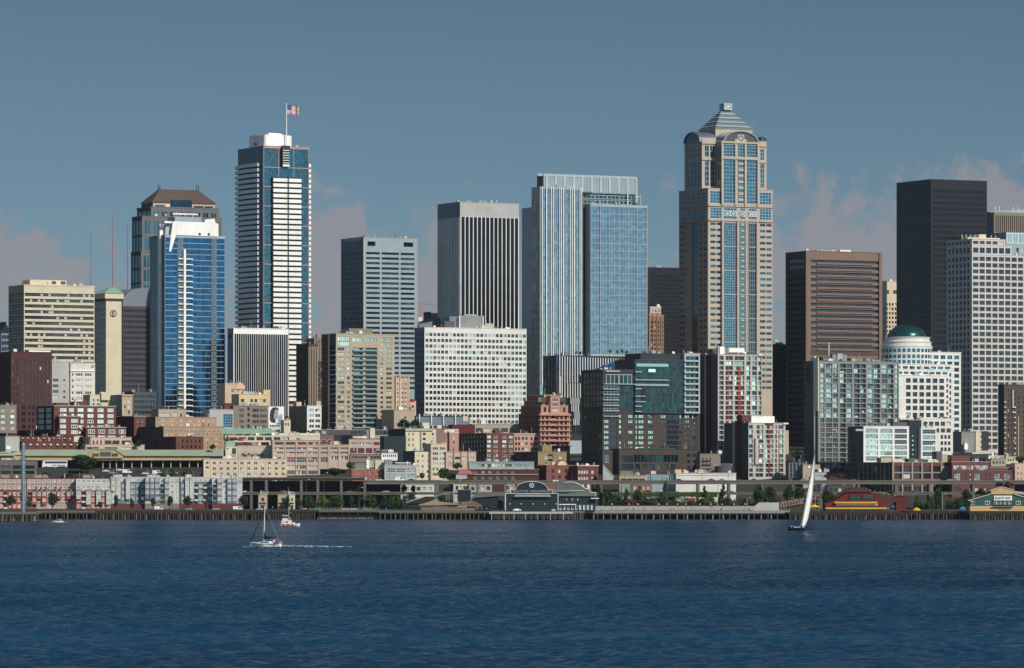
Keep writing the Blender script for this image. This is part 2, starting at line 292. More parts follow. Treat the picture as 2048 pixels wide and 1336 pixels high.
class Vol:
    """one block of a building with window openings cut through its front (F) and left (L) faces"""
    def __init__(s, t, xl, xc, xr, yt, yb, wall, depth, off, wl, part, cap, capm):
        s.t = t; x0 = t.along(xc, (0, off)); s.o = Vector((x0, off)); s.w = t.along(xr, tuple(s.o)) ; s.w = max(s.w, 1)
        s.d = depth if depth else max(t.along(xl, tuple(s.o), 'n'), 2); s.zt = t.z(yt); s.zb = t.z(yb) if yb else -12; s.wall = wall; s.wl = wl or wall  # wl: left wall, usually a darker material that carries the side's shade
        s.R = {'F': [], 'L': []}; s.part = part; s.cap = cap; s.capm = capm
    def tx(s, face, px):
        return s.t.along(px, tuple(s.o), 'u' if face == 'F' else 'n')
    def w_(s, face, x0, x1, y0, y1, nc, nr, fw, fh, mats, d=.4, kind='p', nx=1, nz=1, bar=.22, fm=None, name='window', jit=0, wts=None, skip=None):
        a, b = s.tx(face, x0), s.tx(face, x1); a, b = min(a, b), max(a, b); L = s.w if face == 'F' else s.d
        a, b = max(a, .15), min(b, L-.15); zt, zb = s.t.z(y0), s.t.z(y1); cw, ch = (b-a)/nc, (zt-zb)/nr
        if cw <= 0: return s
        ww, wh = cw*fw, ch*fh; mats = mats if isinstance(mats, (list, tuple)) else [mats]
        for i in range(nc):
            for j in range(nr):
                if skip and skip(i, j): continue
                tc_ = a+cw*(i+.5); z0 = zt-ch*(j+.5)-wh/2
                if z0 < s.zb+.1 or z0+wh > s.zt-.1: continue
                s.R[face].append((tc_-ww/2, tc_+ww/2, z0, z0+wh, d))
                g = random.choices(mats, wts)[0] if wts else random.choice(mats)
                me = wmesh(ww, wh, kind, [g]+([fm] if kind == 'f' else []), nx, nz, bar)
                if face == 'F': p, rz = (s.o.x+tc_, s.o.y+d, z0), 0
                else: p, rz = (s.o.x+d, s.o.y+tc_, z0), -math.pi/2
                s.t.win.append((name, me, p, rz, None, None, ww*wh*(1 if face == 'F' else .35)))
        return s
    def F(s, *a, **k): return s.w_('F', *a, **k)
    def L(s, *a, **k): return s.w_('L', *a, **k)
    def end(s):
        b = MB()
        for face in 'FL':
            L = s.w if face == 'F' else s.d; rs = s.R[face]; mi = 0 if face == 'F' else 1
            P = (lambda t, z, d: (t, d, z)) if face == 'F' else (lambda t, z, d: (d, t, z))
            def quad(t0, t1, z0, z1, d):
                q = [P(t0, z0, d), P(t1, z0, d), P(t1, z1, d), P(t0, z1, d)]
                b.face(q if face == 'F' else q[::-1], mi)
            rk = lambda x: round(x, 3)
            ts = sorted({0, rk(L)} | {rk(r[0]) for r in rs} | {rk(r[1]) for r in rs}); zs = sorted({rk(s.zb), rk(s.zt)} | {rk(r[2]) for r in rs} | {rk(r[3]) for r in rs})
            ti = {v: i for i, v in enumerate(ts)}; zi = {v: i for i, v in enumerate(zs)}
            hole = [[False]*(len(ts)-1) for _ in range(len(zs)-1)]
            for r in rs:
                for j in range(zi[rk(r[2])], zi[rk(r[3])]):
                    row = hole[j]
                    for i in range(ti[rk(r[0])], ti[rk(r[1])]): row[i] = True
            for j, row in enumerate(hole):
                i = 0
                while i < len(row):
                    if row[i]: i += 1; continue
                    k = i
                    while k < len(row) and not row[k]: k += 1
                    quad(ts[i], ts[k], zs[j], zs[j+1], 0); i = k
            for t0, t1, z0, z1, d in rs:
                for q in ([P(t0, z0, 0), P(t1, z0, 0), P(t1, z0, d), P(t0, z0, d)], [P(t0, z1, d), P(t1, z1, d), P(t1, z1, 0), P(t0, z1, 0)],
                          [P(t0, z0, d), P(t0, z1, d), P(t0, z1, 0), P(t0, z0, 0)], [P(t1, z0, 0), P(t1, z1, 0), P(t1, z1, d), P(t1, z0, d)]):
                    b.face(q if face == 'F' else q[::-1], mi)
        w_, d, z0, z1 = s.w, s.d, s.zb, s.zt
        b.face([(w_, 0, z0), (w_, d, z0), (w_, d, z1), (w_, 0, z1)], 0); b.face([(w_, d, z0), (0, d, z0), (0, d, z1), (w_, d, z1)], 0); b.face([(0, 0, z1), (w_, 0, z1), (w_, d, z1), (0, d, z1)], 0)
        b.build(s.part, [s.wall, s.wl], s.t.o, (s.o.x, s.o.y, 0))
        if s.cap: MB().box(-.25, -.25, 0, w_+.25, d+.25, s.cap).build('roof', s.capm or s.wall, s.t.o, (s.o.x, s.o.y, z1+.01))
        return s
# ================================================================== GROUND AND WATER
def struct(name, mb, m, **k): o = mb.build(name, m, **k); o['kind'] = 'structure'; return o
q = MB(); ys = [2627, 2745, 2800, 2850, 3000, 3500, 4500, 7000]; W_ = 5000
for a, b in zip(ys, ys[1:]): q.face([(-W_, a, ground(a+.01)), (W_, a, ground(a+.01)), (W_, b, ground(b)), (-W_, b, ground(b))])
q.face([(-W_, 2627, -6), (W_, 2627, -6), (W_, 2627, ground(2627.01)), (-W_, 2627, ground(2627.01))])
M_ground = mat('hillside_ground', (.04, .038, .03), scale=.05, var=.35)
struct('ground', q, M_ground)
wm = bpy.data.materials.new('sea_water'); wm.use_nodes = True; t = wm.node_tree; b = t.nodes['Principled BSDF']
b.inputs['Base Color'].default_value = (.006, .03, .075, 1); b.inputs['Roughness'].default_value = .16; b.inputs['IOR'].default_value = 1.33; b.inputs['Specular IOR Level'].default_value = .24
ge = nd(t, 'ShaderNodeNewGeometry')
def wnoise(sx, sy, det, rough=.55, off=0):
    mp = nd(t, 'ShaderNodeMapping'); mp.inputs['Scale'].default_value = (sx, sy, 1); mp.inputs['Location'].default_value = (off, off*2, 0); lk(t, ge, 'Position', mp, 0)
    n = nd(t, 'ShaderNodeTexNoise'); n.inputs['Scale'].default_value = 1; n.inputs['Detail'].default_value = det; n.inputs['Roughness'].default_value = rough; lk(t, mp, 0, n, 'Vector'); return n.outputs[0]
big = wnoise(.0035, .011, 3, .5, 40)                              # wind streaks change how rough the chop is
def wcol(sx, sy, det, amp):                                       # ripple slopes straight from a noise vector
    mp = nd(t, 'ShaderNodeMapping'); mp.inputs['Scale'].default_value = (sx, sy, 1); lk(t, ge, 'Position', mp, 0)
    n = nd(t, 'ShaderNodeTexNoise'); n.inputs['Scale'].default_value = 1; n.inputs['Detail'].default_value = det; lk(t, mp, 0, n, 'Vector')
    a_ = nd(t, 'ShaderNodeVectorMath', operation='SUBTRACT'); lk(t, n, 'Color', a_, 0); a_.inputs[1].default_value = (.5, .5, .5)
    b_ = nd(t, 'ShaderNodeVectorMath', operation='MULTIPLY'); lk(t, a_, 0, b_, 0); b_.inputs[1].default_value = (amp, amp, 0); return b_.outputs[0]
sl = nd(t, 'ShaderNodeVectorMath', operation='ADD'); t.links.new(wcol(1.3, .9, 3, .55), sl.inputs[0]); t.links.new(wcol(.25, .16, 2, .35), sl.inputs[1])
ss = nd(t, 'ShaderNodeVectorMath', operation='SCALE'); lk(t, sl, 0, ss, 0); t.links.new(mth(t, 'ADD', .85, mth(t, 'MULTIPLY', big, .4)), ss.inputs['Scale'])
sn = nd(t, 'ShaderNodeVectorMath', operation='ADD'); lk(t, ss, 0, sn, 0); lk(t, ge, 'Normal', sn, 1)
so = nd(t, 'ShaderNodeVectorMath', operation='NORMALIZE'); lk(t, sn, 0, so, 0); 
bc = nd(t, 'ShaderNodeMapRange'); t.links.new(big, bc.inputs[0]); bc.inputs[1].default_value = .35; bc.inputs[2].default_value = .65; bc.inputs[3].default_value = .72; bc.inputs[4].default_value = 1.35
mx = nd(t, 'ShaderNodeMix', data_type='RGBA', blend_type='MULTIPLY'); mx.inputs[0].default_value = 1; mx.inputs[6].default_value = (.007, .045, .095, 1)
cc = nd(t, 'ShaderNodeCombineXYZ')
for i in range(3): lk(t, bc, 0, cc, i)
lk(t, cc, 0, mx, 7)
# a rough sea seen at a low angle mirrors only part of the sky: body colour plus a capped glossy share
df = nd(t, 'ShaderNodeBsdfDiffuse'); gs = nd(t, 'ShaderNodeBsdfGlossy'); gs.inputs['Roughness'].default_value = .13; fr = nd(t, 'ShaderNodeFresnel'); fr.inputs[0].default_value = 1.33
lk(t, mx, 2, df, 0); lk(t, so, 0, gs, 'Normal'); lk(t, so, 0, fr, 'Normal'); ms = nd(t, 'ShaderNodeMixShader')
t.links.new(mth(t, 'MINIMUM', mth(t, 'MULTIPLY', fr.outputs[0], .48), .30), ms.inputs[0]); lk(t, df, 0, ms, 1); lk(t, gs, 0, ms, 2); lk(t, ms, 0, t.nodes['Material Output'], 0); t.nodes.remove(b)
q = MB(); q.face([(-5000, -3000, -.7), (5000, -3000, -.7), (5000, 2628, -.7), (-5000, 2628, -.7)]); struct('water', q, wm)
# the bay in front of the city: real chop, finer towards this shore
import numpy as np
rng = np.random.default_rng(3); Y_ = [300.0]
while Y_[-1] < 2627: Y_.append(Y_[-1]+.55+Y_[-1]*.0010)
Y_ = np.array(Y_); NX = 880; K = np.linspace(-1, 1, NX)
YY, KK = np.meshgrid(Y_, K, indexing='ij'); XX = KK*(170+.15*YY); HH = np.zeros_like(XX)
for i in range(46):
    L = 1.7*(5.6/1.7)**rng.random(); a = math.radians(200+rng.normal()*42); kx, ky = math.cos(a)*2*math.pi/L, math.sin(a)*2*math.pi/L
    HH += L*.0085*np.sin(kx*XX+ky*YY+rng.random()*6.28)
g_ = .72+.18*np.sin(XX*.011+YY*.006+1)*np.sin(YY*.017+XX*.004)+.1*np.sin(YY*.041+XX*.009)
HH *= g_*np.clip(1.15-YY/3200, .6, 1); n_, m_ = XX.shape
me = bpy.data.meshes.new('water'); me.vertices.add(n_*m_); me.vertices.foreach_set('co', np.stack([XX, YY, HH], -1).astype(np.float32).ravel())
ix = np.arange(n_*m_).reshape(n_, m_); qd = np.stack([ix[:-1, :-1], ix[:-1, 1:], ix[1:, 1:], ix[1:, :-1]], -1).reshape(-1, 4)
me.loops.add(qd.size); me.loops.foreach_set('vertex_index', qd.ravel().astype(np.int32)); me.polygons.add(len(qd)); me.polygons.foreach_set('loop_start', np.arange(0, qd.size, 4, dtype=np.int32))
me.polygons.foreach_set('use_smooth', np.ones(len(qd), bool)); me.materials.append(wm); me.update(calc_edges=True); o = link('water', me); o['kind'] = 'structure'
# thin haze added to lift the blacks towards blue
q = MB().box(-5200, -3200, -8, 5200, 7300, 305); hz = bpy.data.materials.new('summer_haze'); hz.use_nodes = True; t = hz.node_tree; t.nodes.clear()
pv = nd(t, 'ShaderNodeVolumePrincipled'); pv.inputs['Color'].default_value = (.72, .86, 1, 1); pv.inputs['Density'].default_value = 1.3e-5; pv.inputs['Anisotropy'].default_value = .2
mo = nd(t, 'ShaderNodeOutputMaterial'); lk(t, pv, 0, mo, 'Volume'); o = q.build('haze', hz); o['kind'] = 'stuff'; o['label'] = 'thin bluish summer haze over the bay and the city'
# ================================================================== TOWERS, left to right
def curtain(v, face, x0, x1, y0, y1, nc, nr, g, fm, bar=.25, nx=1, nz=1, d=.15, name='window', fw=.985, fh=.985, **k):
    return v.w_(face, x0, x1, y0, y1, nc, nr, fw, fh, g, d=d, kind='f', nx=nx, nz=nz, bar=bar, fm=fm, name=name, **k)
# far left sliver
t = T('office_building', 'small dark blue office block half hidden left of the beige banded tower', 2, 3350)
v = t.vol(-60, 2, 19, 664, None, M_bgrey); v.F(3, 18, 668, 800, 3, 11, .8, .6, G_navy); v.end()
MB().prism([(-3, 0), (t.along(19)+1, 0), (t.along(19)-3, 6), (t.along(12), 7.5), (2, 3)], -1, 14).build('roof', M_black, t.o, (0, 0, t.z(664)+.02)); t.done()
# beige banded slab
t = T('office_tower', 'beige office tower with long cream and brown horizontal bands and a rooftop box', 48, 3150)
v = t.vol(17, 48, 189, 571, None, M_cream, cap=.7, wl=M_tan); v.F(48, 189, 583, 800, 1, 19, .985, .57, [G_mid, G_dark, G_mid], d=.7, kind='f', nx=26, nz=1, bar=.22, fm=M_dbrown)
v.L(17, 48, 583, 800, 1, 19, .96, .57, [G_mid], d=.7, kind='f', nx=8, bar=.5, fm=M_dbrown); v.end()
t.blk('penthouse', 60, 133, 558, 571, 7, 22, M_cream); q = t.blk('vent', 104, 112, 560, 566, 6.8, 7.1, M_dgrey); t.blk('vent', 122, 131, 560, 566, 6.8, 7.1, M_dgrey); t.done()
# hotel with ring emblem
t = T('hotel_tower', 'cream hotel tower with green copper roof and round S emblem on its blank wall', 212, 3200)
v = t.vol(188, 212, 243, 590, None, M_cream, wl=M_lgrey, cap=None); v.L(189, 212, 600, 800, 3, 17, .94, .84, [G_navy], d=.2, kind='f', nx=1, fm=M_wmull, bar=.25); v.end()
a, b = t.along(243), t.along(188, (0, 0), 'n')
MB().box(-1.2, -1.2, 0, a+1.2, b+1.2, 3.4).build('cornice', M_cream, t.o, (0, 0, t.z(597)))
MB().box(-.5, -.5, 0, a+.5, b+.5, 1.5).build('attic_band', M_dbrown, t.o, (0, 0, t.z(601.5)))
rf = MB(); z0 = 0; z1 = 4.6; e = 1.6
A = [(-e, -e), (a+e, -e), (a+e, b+e), (-e, b+e)]; Bq = [(7, 10), (a-1, 10), (a-1, b-10), (7, b-10)]
for i in range(4):
    j = (i+1) % 4; rf.face([(*A[i], 0), (*A[j], 0), (*Bq[j], z1), (*Bq[i], z1)])
rf.face([(*p, z1) for p in Bq]); rf.build('roof', M_green, t.o, (0, 0, t.z(586.5)))
cx, cz = t.along(226.5), t.z(627)
rg = MB(); k = 28
for r0, r1 in ((1.95, 2.45),):
    for i in range(k):
        p, q = 2*math.pi*i/k, 2*math.pi*(i+1)/k
        rg.face([(r0*math.cos(p), 0, r0*math.sin(p)), (r1*math.cos(p), 0, r1*math.sin(p)), (r1*math.cos(q), 0, r1*math.sin(q)), (r0*math.cos(q), 0, r0*math.sin(q))])
em = rg.build('emblem_ring', M_black, t.o, (cx, -.2, cz)); t.text('S', 224, 229, 622.5, 631.5, -.3, M_black); t.done()
# arched roof office slab behind
t = T('office_tower', 'grey purple office slab with a dark barrel vaulted roof beside the cream hotel', 245, 3260)
M_purp = mat('shade_darkened_purple_granite', (.07, .06, .07))  # granite colour darkened to stand for the shade on this slab
v = t.vol(242, 245, 330, 612, None, M_purp, depth=30); v.F(246, 300, 616, 800, 13, 17, .5, .55, [G_navy], d=.6); v.end()
a = t.along(330); MB().prism([(a/2+a/2*math.cos(math.pi*i/14), 13*math.sin(math.pi*i/14)**.8) for i in range(15)], 0, 30).build('roof', M_bgrey, t.o, (0, 0, t.z(612)+.02)); t.done()
# bronze hip roof tower behind the blue tower
M_hip = mat('grey_pink_granite', (.15, .145, .15)); t = T('office_tower', 'stepped grey granite and glass tower with a bronze hipped roof and four thin spires', 300, 3450)
for (xl, xc, xr, yt, nf) in ((262, 282, 448, 505, 9), (264, 284, 444, 434, 9), (274, 302, 438, 414, 8)):
    v = t.vol(xl, xc, xr, yt, None if yt > 500 else 506, M_hip, off={505: -4, 434: 0, 414: 3}[yt], wl=M_dbrown, cap=.8)
    ye = 680 if yt > 500 else 504
    curtain(v, 'F', xc+2, xr-2, yt+5, ye, nf, max(1, int((ye-yt)/26)), G_teal, M_hip, bar=.7, fw=.82, fh=.9, d=.3, nx=2)
    curtain(v, 'L', xl+1, xc-1, yt+5, ye, 3, max(1, int((ye-yt)/26)), G_teal, M_hip, bar=.5, fw=.9, fh=.93, d=.3); v.end()
v = t.vol(283, 306, 430, 404, 415, M_sand, off=8, wl=M_dbrown, cap=.5); curtain(v, 'F', 308, 352, 406.5, 413, 2, 1, G_teal, M_sand, fw=.86, fh=.8); curtain(v, 'F', 386, 428, 406.5, 413, 2, 1, G_teal, M_sand, fw=.86, fh=.8)
v.end(); x0, x1 = v.o.x, v.o.x+v.w; y0, y1 = v.o.y, v.o.y+v.d; h = t.z(376)-t.z(404)
q = MB(); A = [(x0-1, y0-1), (x1+1, y0-1), (x1+1, y1+1), (x0-1, y1+1)]; i_ = 9.5; Bq = [(x0+i_, y0+i_), (x1-i_, y0+i_), (x1-i_, y1-i_), (x0+i_, y1-i_)]
for i in range(4):
    j = (i+1) % 4; q.face([(*A[i], 0), (*A[j], 0), (*Bq[j], h), (*Bq[i], h)])
q.face([(*p, h) for p in Bq]); rf = q.build('roof', M_rustroof, t.o, (0, 0, t.z(404)+.6))
sb = MB()
for i in range(1, 30):                                     # standing seams on the front slope
    f_ = i/30; xa = x0-1+(x1-x0+2)*f_; xb = x0+i_+(x1-x0-2*i_)*f_; sb.tube((xa, y0-1, .1), (xb, y0+i_, h), .13, n=4)
sb.build('roof_seam', M_dbrown, rf)
for (px, py) in ((x0+i_, y0+i_), (x1-i_, y0+i_), (x0+i_, y1-i_), (x1-i_, y1-i_)): MB().tube((px, py, h), (px, py, h+4.6), .35, .12, 5).build('spire', M_black, t.o, (0, 0, t.z(404)+.6))
t.blk('glass_bay', 344, 384, 397, 440, 6, 12, G_deep); t.done()
# three lattice broadcast masts on the hill behind
mat('faded_mast_red', (.34, .09, .09))
def lattice(label, px, ytop, ybase, wt=1.0, wb=2.8):
    Y = 4600; o = empty('broadcast_mast', (X(px, Y), Y, ground(Y))); tag(o, label, 'mast', 'red and white broadcast masts')
    z0, z1 = 0, Z(ytop, Y)-ground(Y); zm = z0+(z1-z0)*.62; n = 14
    for k in range(n):
        a, b = zm*k/n, zm*(k+1)/n; ra, rb = wb+(wt-wb)*k/n, wb+(wt-wb)*(k+1)/n; q = MB(); c = [(1, 0), (-.5, .87), (-.5, -.87)]
        for i in range(3):
            j = (i+1) % 3; P = lambda i, r, z: (c[i][0]*r, c[i][1]*r, z)
            q.tube(P(i, ra, a), P(i, rb, b), .4, n=4); q.tube(P(i, ra, a), P(j, rb, b), .24, n=4); q.tube(P(j, ra, a), P(i, rb, b), .24, n=4)
        q.build('lattice_section', [MATS['faded_mast_red'] if k % 5 < 2 else M_wmull], o)
    MB().tube((0, 0, zm), (0, 0, z1), .5, .28, 6).build('antenna', mat('faded_mast_red', (.34, .09, .09)), o)
    for s_ in (.45, .63): MB().lathe([(1.1, 0), (1.3, .8), (1.0, 1.6)], 10).build('dish', M_wmull, o, (wt+1.2, -1.2, zm*s_*1.4))
lattice('short red and white lattice mast rising behind the beige banded tower', 182, 468, 574)
lattice('middle lattice mast behind the green roofed hotel, the tallest of three', 225.5, 430, 577, wb=4.2)
lattice('right lattice mast of three, close beside the stepped granite tower', 255, 443, 577, wb=3)
# blue glass condominium
t = T('condominium_tower', 'bright blue glass condominium tower with white sail shaped crown and a white spine of slabs', 330, 3010)
M_bmull = mat('blue_anodised_mullion', (.07, .16, .28), rough=.4); v = t.vol(300, 330, 450, 470, None, M_mull, wl=M_bgrey, cap=.3)
curtain(v, 'F', 330, 450, 474, 835, 5, 32, G_blue, M_bmull, bar=.12, nx=3, fw=.998, fh=.93)
curtain(v, 'L', 301, 329, 476, 835, 2, 32, G_deep, M_mull, bar=.12, nx=2); v.end()
t.blkL('side_fin', 315.5, 319.5, 447, 835, -1.2, 1.5, M_bright)
for j in range(33):                                            # balcony columns with white frames
    y = 475+j*11.3
    for (xa, xb) in ((356, 367), (423, 434)):
        q = MB(); a, b = t.along(xa, (0, -.5)), t.along(xb, (0, -.5)); w_ = b-a
        for i in range(4): q.box(w_*i/4, 0, 0, w_*i/4+.22, .4, 2.5)
        q.box(0, 0, 0, w_, .4, .2); q.box(0, 0, 1.2, w_, .4, 1.35); q.box(0, 0, 2.3, w_, .4, 2.5); q.build('balcony_frame', M_mull, t.o, (a, -.5, t.z(y+9)))
for j in range(29): t.blk('balcony_slab', 357 if j > -1 else 370, 386, 516+j*11.3, 517.9+j*11.3, -1.7, -.1, M_bright)
t.blk('spine', 368, 372, 498, 817, -2.4, -.2, M_bright)
a = t.along(341); s_ = lambda x, y: (t.along(x, (0, -.6))-a, t.z(y))
P = [(342, 503), (338, 502), (346, 442), (410, 442.5), (410, 437), (429, 434.5), (431, 443), (437, 445), (437, 470.5), (352, 469.5)]
MB().prism([s_(*p) for p in P][::-1], -.6, 1.2).build('crown_wall', M_bright, t.o, (a, 0, 0))
t.blkL('crown_arm', 316, 327, 443, 447, 0, 1.2, M_bright); t.blk('crown_arm', 329, 344, 442, 446, 0, 2, M_bright); t.blk('plant_room', 331, 345, 447, 470, 3, 15, M_lgrey)
t.blk('plant_room', 350, 403, 430, 445, 12, 24, M_steel); t.blk('rooftop_rail', 346, 396, 423, 426, 12, 13, M_wmull)
for x in (348, 360, 372, 384, 395): t.blk('rail_post', x, x+1.2, 426, 432, 12, 12.6, M_mull)
for x in (398, 416): t.blk('vent', x, x+3.6, 464, 468.5, -.9, -.6, M_black)
t.done()
# tall flag tower
t = T('office_tower', 'tallest left tower, blue glass with ladders of white panels and a white crown', 527, 3160)
v = t.vol(476, 527, 618, 292, None, M_pinkm, wl=M_bgrey, cap=.4)
curtain(v, 'F', 527, 618, 295, 800, 3, 13, G_teal, M_dmull, bar=.16, nx=7, nz=9, fw=.965, fh=.965)
curtain(v, 'L', 477, 526, 296, 800, 3, 13, G_deep, M_dmull, bar=.14, nx=4, nz=4); v.end()
t.blk('glass_bay', 545, 604, 353, 800, -1.2, -.1, M_char)
t.blk('glass_bay', 565, 580, 290, 332, -2.2, -.1, M_char)
for j in range(7): t.blk('bay_sill', 566, 579, 299+j*5, 300.6+j*5, -2.7, -2.2, M_white)
t.blk('bay_sill', 566, 579, 328, 332, -2.9, -2.2, M_bright)
for j in range(43):
    y = 356+j*10.45
    t.blk('white_panel', 547, 575, y, y+6.7, -2.5, -1.2, M_bright); t.blk('white_panel', 578, 603 if j < 36 else 609, y, y+6.7, -2.5, -1.2, M_bright)
M_panel = mat('silver_white_panel', (.62, .64, .64), rough=.5)
a0, a1 = t.along(470, (-2, 0), 'n'), t.along(515, (-2, 0), 'n')
for j in range(45):                                            # bowed bands on the shaded side
    y = 325+j*10.45; q = MB(); n = 8; h = t.z(y)-t.z(y+6.6)
    for i in range(n):
        f0, f1 = i/n, (i+1)/n; y0_, y1_ = a1+(a0-a1)*f0, a1+(a0-a1)*f1; b0, b1 = -2-2.2*math.sin(math.pi*f0), -2-2.2*math.sin(math.pi*f1)
        q.extr([(b0, y0_), (0, y0_), (0, y1_), (b1, y1_)][::-1], 0, h)
    q.build('white_band', M_panel, t.o, (0, 0, t.z(y+6.6)))
e = t.along(618)
for j in range(45): MB().box(0, 1, 0, 2, 8, 2.2).build('white_band', M_bright, t.o, (e, 0, t.z(331+j*10.45)))
x0, x1 = t.along(529, (0, 6)), t.along(590, (0, 6)); q = MB(); r = 7; P = [(x0+2-2*math.cos(R(g)), 8-2*math.sin(R(g))) for g in (0, 30, 60, 90)]+[(x1-r+r*math.sin(R(g)), 6+r-r*math.cos(R(g))) for g in range(0, 91, 10)]+[(x1, 26), (x0, 26)]
cr = q.extr(P, 0, t.z(269)-t.z(292)).build('crown', M_bright, t.o, (0, 0, t.z(292)+.5))
x0, x1 = t.along(536, (0, 9)), t.along(572, (0, 9))
MB().prism([(x0, 0), (x1, 0), (x1, 7.6), (x1-5, 9.0), (x0, 9.2)], 8, 9.5).build('crown_wall', M_bright, t.o, (0, 0, t.z(292)+.6))
yl = t.along(489, (x0, 9), 'n'); MB().box(x0-.3, 9.6, 0, x0+.9, yl, 9.1).build('crown_wall', M_bright, t.o, (0, 0, t.z(292)+.6))
yd = t.along(507, (1, 0), 'n'); MB().tube((2, yd, 0), (2, yd, 1.6), .15).lathe([(0.05, 1.4), (.9, 2.0), (1.2, 2.9)], 10, c=(2, yd)).build('dish', M_dgrey, t.o, (0, 0, t.z(292)+.4)); t.done()
# flag and pole: things standing on the crown
px, Yf = 573, 3172; o = empty('flag_pole', (X(px, Yf), Yf, Z(270, Yf))); tag(o, 'white flagpole standing on the white crown of the tallest left tower', 'flagpole')
h = Z(209, Yf)-Z(270, Yf); MB().tube((0, 0, -8), (0, 0, h), .42, .3, 8).build('pole', M_wmull, o); MB().lathe([(.1, 0), (.5, .4), (.1, .9)], 8).build('finial', M_wmull, o, (0, 0, h))
fl = MB(); W, H = 8.0, 6.0; nx_, nz_ = 16, 13
fw_ = lambda i, j: (.5+W*i/nx_, .55*math.sin(i*.75)*i/nx_*1.6, h-.3-H*j/nz_-1.1*(i/nx_)**1.3-.25*math.sin(i*.8))
for i in range(nx_):
    for j in range(nz_):
        fl.face([fw_(i, j+1), fw_(i+1, j+1), fw_(i+1, j), fw_(i, j)], 2 if (i < 6 and j < 7) else (0 if j % 2 == 0 else 1))
fo = fl.build('flag', [mat('flag_red', (.42, .03, .04)), mat('flag_white', (.8, .78, .76)), mat('flag_blue', (.03, .04, .16))], None, (X(px, Yf), Yf, Z(270, Yf)))
tag(fo, 'waving flag with red and white stripes and blue canton on the tower pole', 'flag')
st = MB()
for i in range(5):
    for j in range(5):
        p = Vector(fw_(i+.6, j+1)); st.face([p+Vector((-.12, -.06, 0)), p+Vector((0, -.06, -.12)), p+Vector((.12, -.06, 0)), p+Vector((0, -.06, .12))])
st.build('star_field', MATS['flag_white'], fo)
# white pinstripe block
t = T('office_building', 'low white office block with black vertical window slots in front of the flag tower', 467, 3020)
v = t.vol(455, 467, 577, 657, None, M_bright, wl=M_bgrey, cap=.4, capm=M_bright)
v.F(468.5, 576, 667, 840, 25, 1, .84, .995, [G_slot], d=.25); v.end(); t.blk('penthouse', 495, 540, 655.2, 658, 3, 15, M_bright)
t.blkL('louvre', 457, 463, 668, 676, -.1, .1, M_black); t.done()
# art deco setback tower
t = T('office_tower', 'narrow dark brown setback tower with vertical ribs between flag tower and balcony apartments', 617, 3100)
v = t.vol(612, 617, 660, 690, None, M_dbrown, depth=20, cap=.6); v.F(618, 634, 697, 830, 5, 1, .45, .98, [G_dark], d=.8); v.F(636, 645, 700, 830, 2, 12, .4, .55, [G_dark], d=.5); v.end()
v = t.vol(626, 628, 650, 677, 692, M_stone, depth=12, off=3, cap=.5); v.F(630, 646, 679, 688, 3, 1, .4, .8, [G_dark]); v.end()
for i in range(6): t.blk('rib', 617.5+i*3.3, 618.7+i*3.3, 693, 840, -.7, -.05, M_sand)
for x in (637, 641, 645): t.blk('rib', x, x+1.3, 686, 722, -.6, -.05, M_sand)
t.done()
# balcony apartments
t = T('apartment_tower', 'tan apartment tower with stacked sea green balconies down the middle of its front', 672, 2950)
v = t.vol(643, 672, 789, 668, 868, M_buff, wl=M_dbrown, cap=.5)
kw = dict(kind='f', fm=M_buff, bar=.2, d=.35); g = [G_mint, G_seag, G_dark, G_pale]
v.F(674, 701, 672, 692, 1, 2, .9, .85, [G_mint], nx=6, **kw); v.F(704, 725, 674, 683, 1, 1, .9, .9, [G_mint], nx=4, **kw); v.F(731, 754, 674, 683, 1, 1, .95, .9, [G_seag], nx=6, **kw); v.F(761, 786, 672, 692, 1, 2, .92, .7, [G_seag], nx=4, **kw)
v.F(674, 690, 693, 857, 1, 17, .84, .62, g, nx=2, **kw); v.F(692, 702, 693, 857, 1, 17, .6, .62, g, **kw); v.F(759, 768, 693, 857, 1, 17, .62, .55, g, **kw); v.F(771, 785, 693, 857, 1, 17, .85, .6, g, nx=2, **kw)
v.F(706, 731, 693, 856, 1, 17, .98, .7, [G_seag, G_deep], nx=4, fm=M_mull, kind='f', bar=.2, d=1.4); v.F(731, 755, 693, 856, 1, 17, .98, .7, [G_deep, G_dark], nx=4, fm=M_mull, kind='f', bar=.25, d=1.4)
v.L(646, 656, 672, 860, 2, 19, .5, .5, [G_navy]); v.L(658, 671, 690, 860, 1, 17, .9, .7, [G_navy], d=1.4); v.end()
M_bal = mat('sea_green_balcony_panel', (.20, .28, .27), rough=.4)
for j in range(17):
    y = 693+j*9.65; t.blk('balcony', 706, 732, y+6.2, y+9, -1.3, -.05, M_bal); t.blk('balcony', 730, 756, y+5.4+j*.0, y+8.4, -1.6, -.05, M_bal)
    t.blk('balcony_divider', 726, 731, y+2.2, y+6.4, -1.1, -.05, M_buff); t.blkL('balcony', 660, 671, y+6.5, y+8.6, -1.0, -.05, M_lgrey if j % 2 else M_bgrey)
t.blk('penthouse', 698, 745, 655, 668, 8, 20, M_olive); t.blk('vent', 722, 725, 664, 669, 1, 2.5, M_wmull); t.blkL('pilaster', 656, 658, 668, 868, -.5, .1, M_cream); t.done()
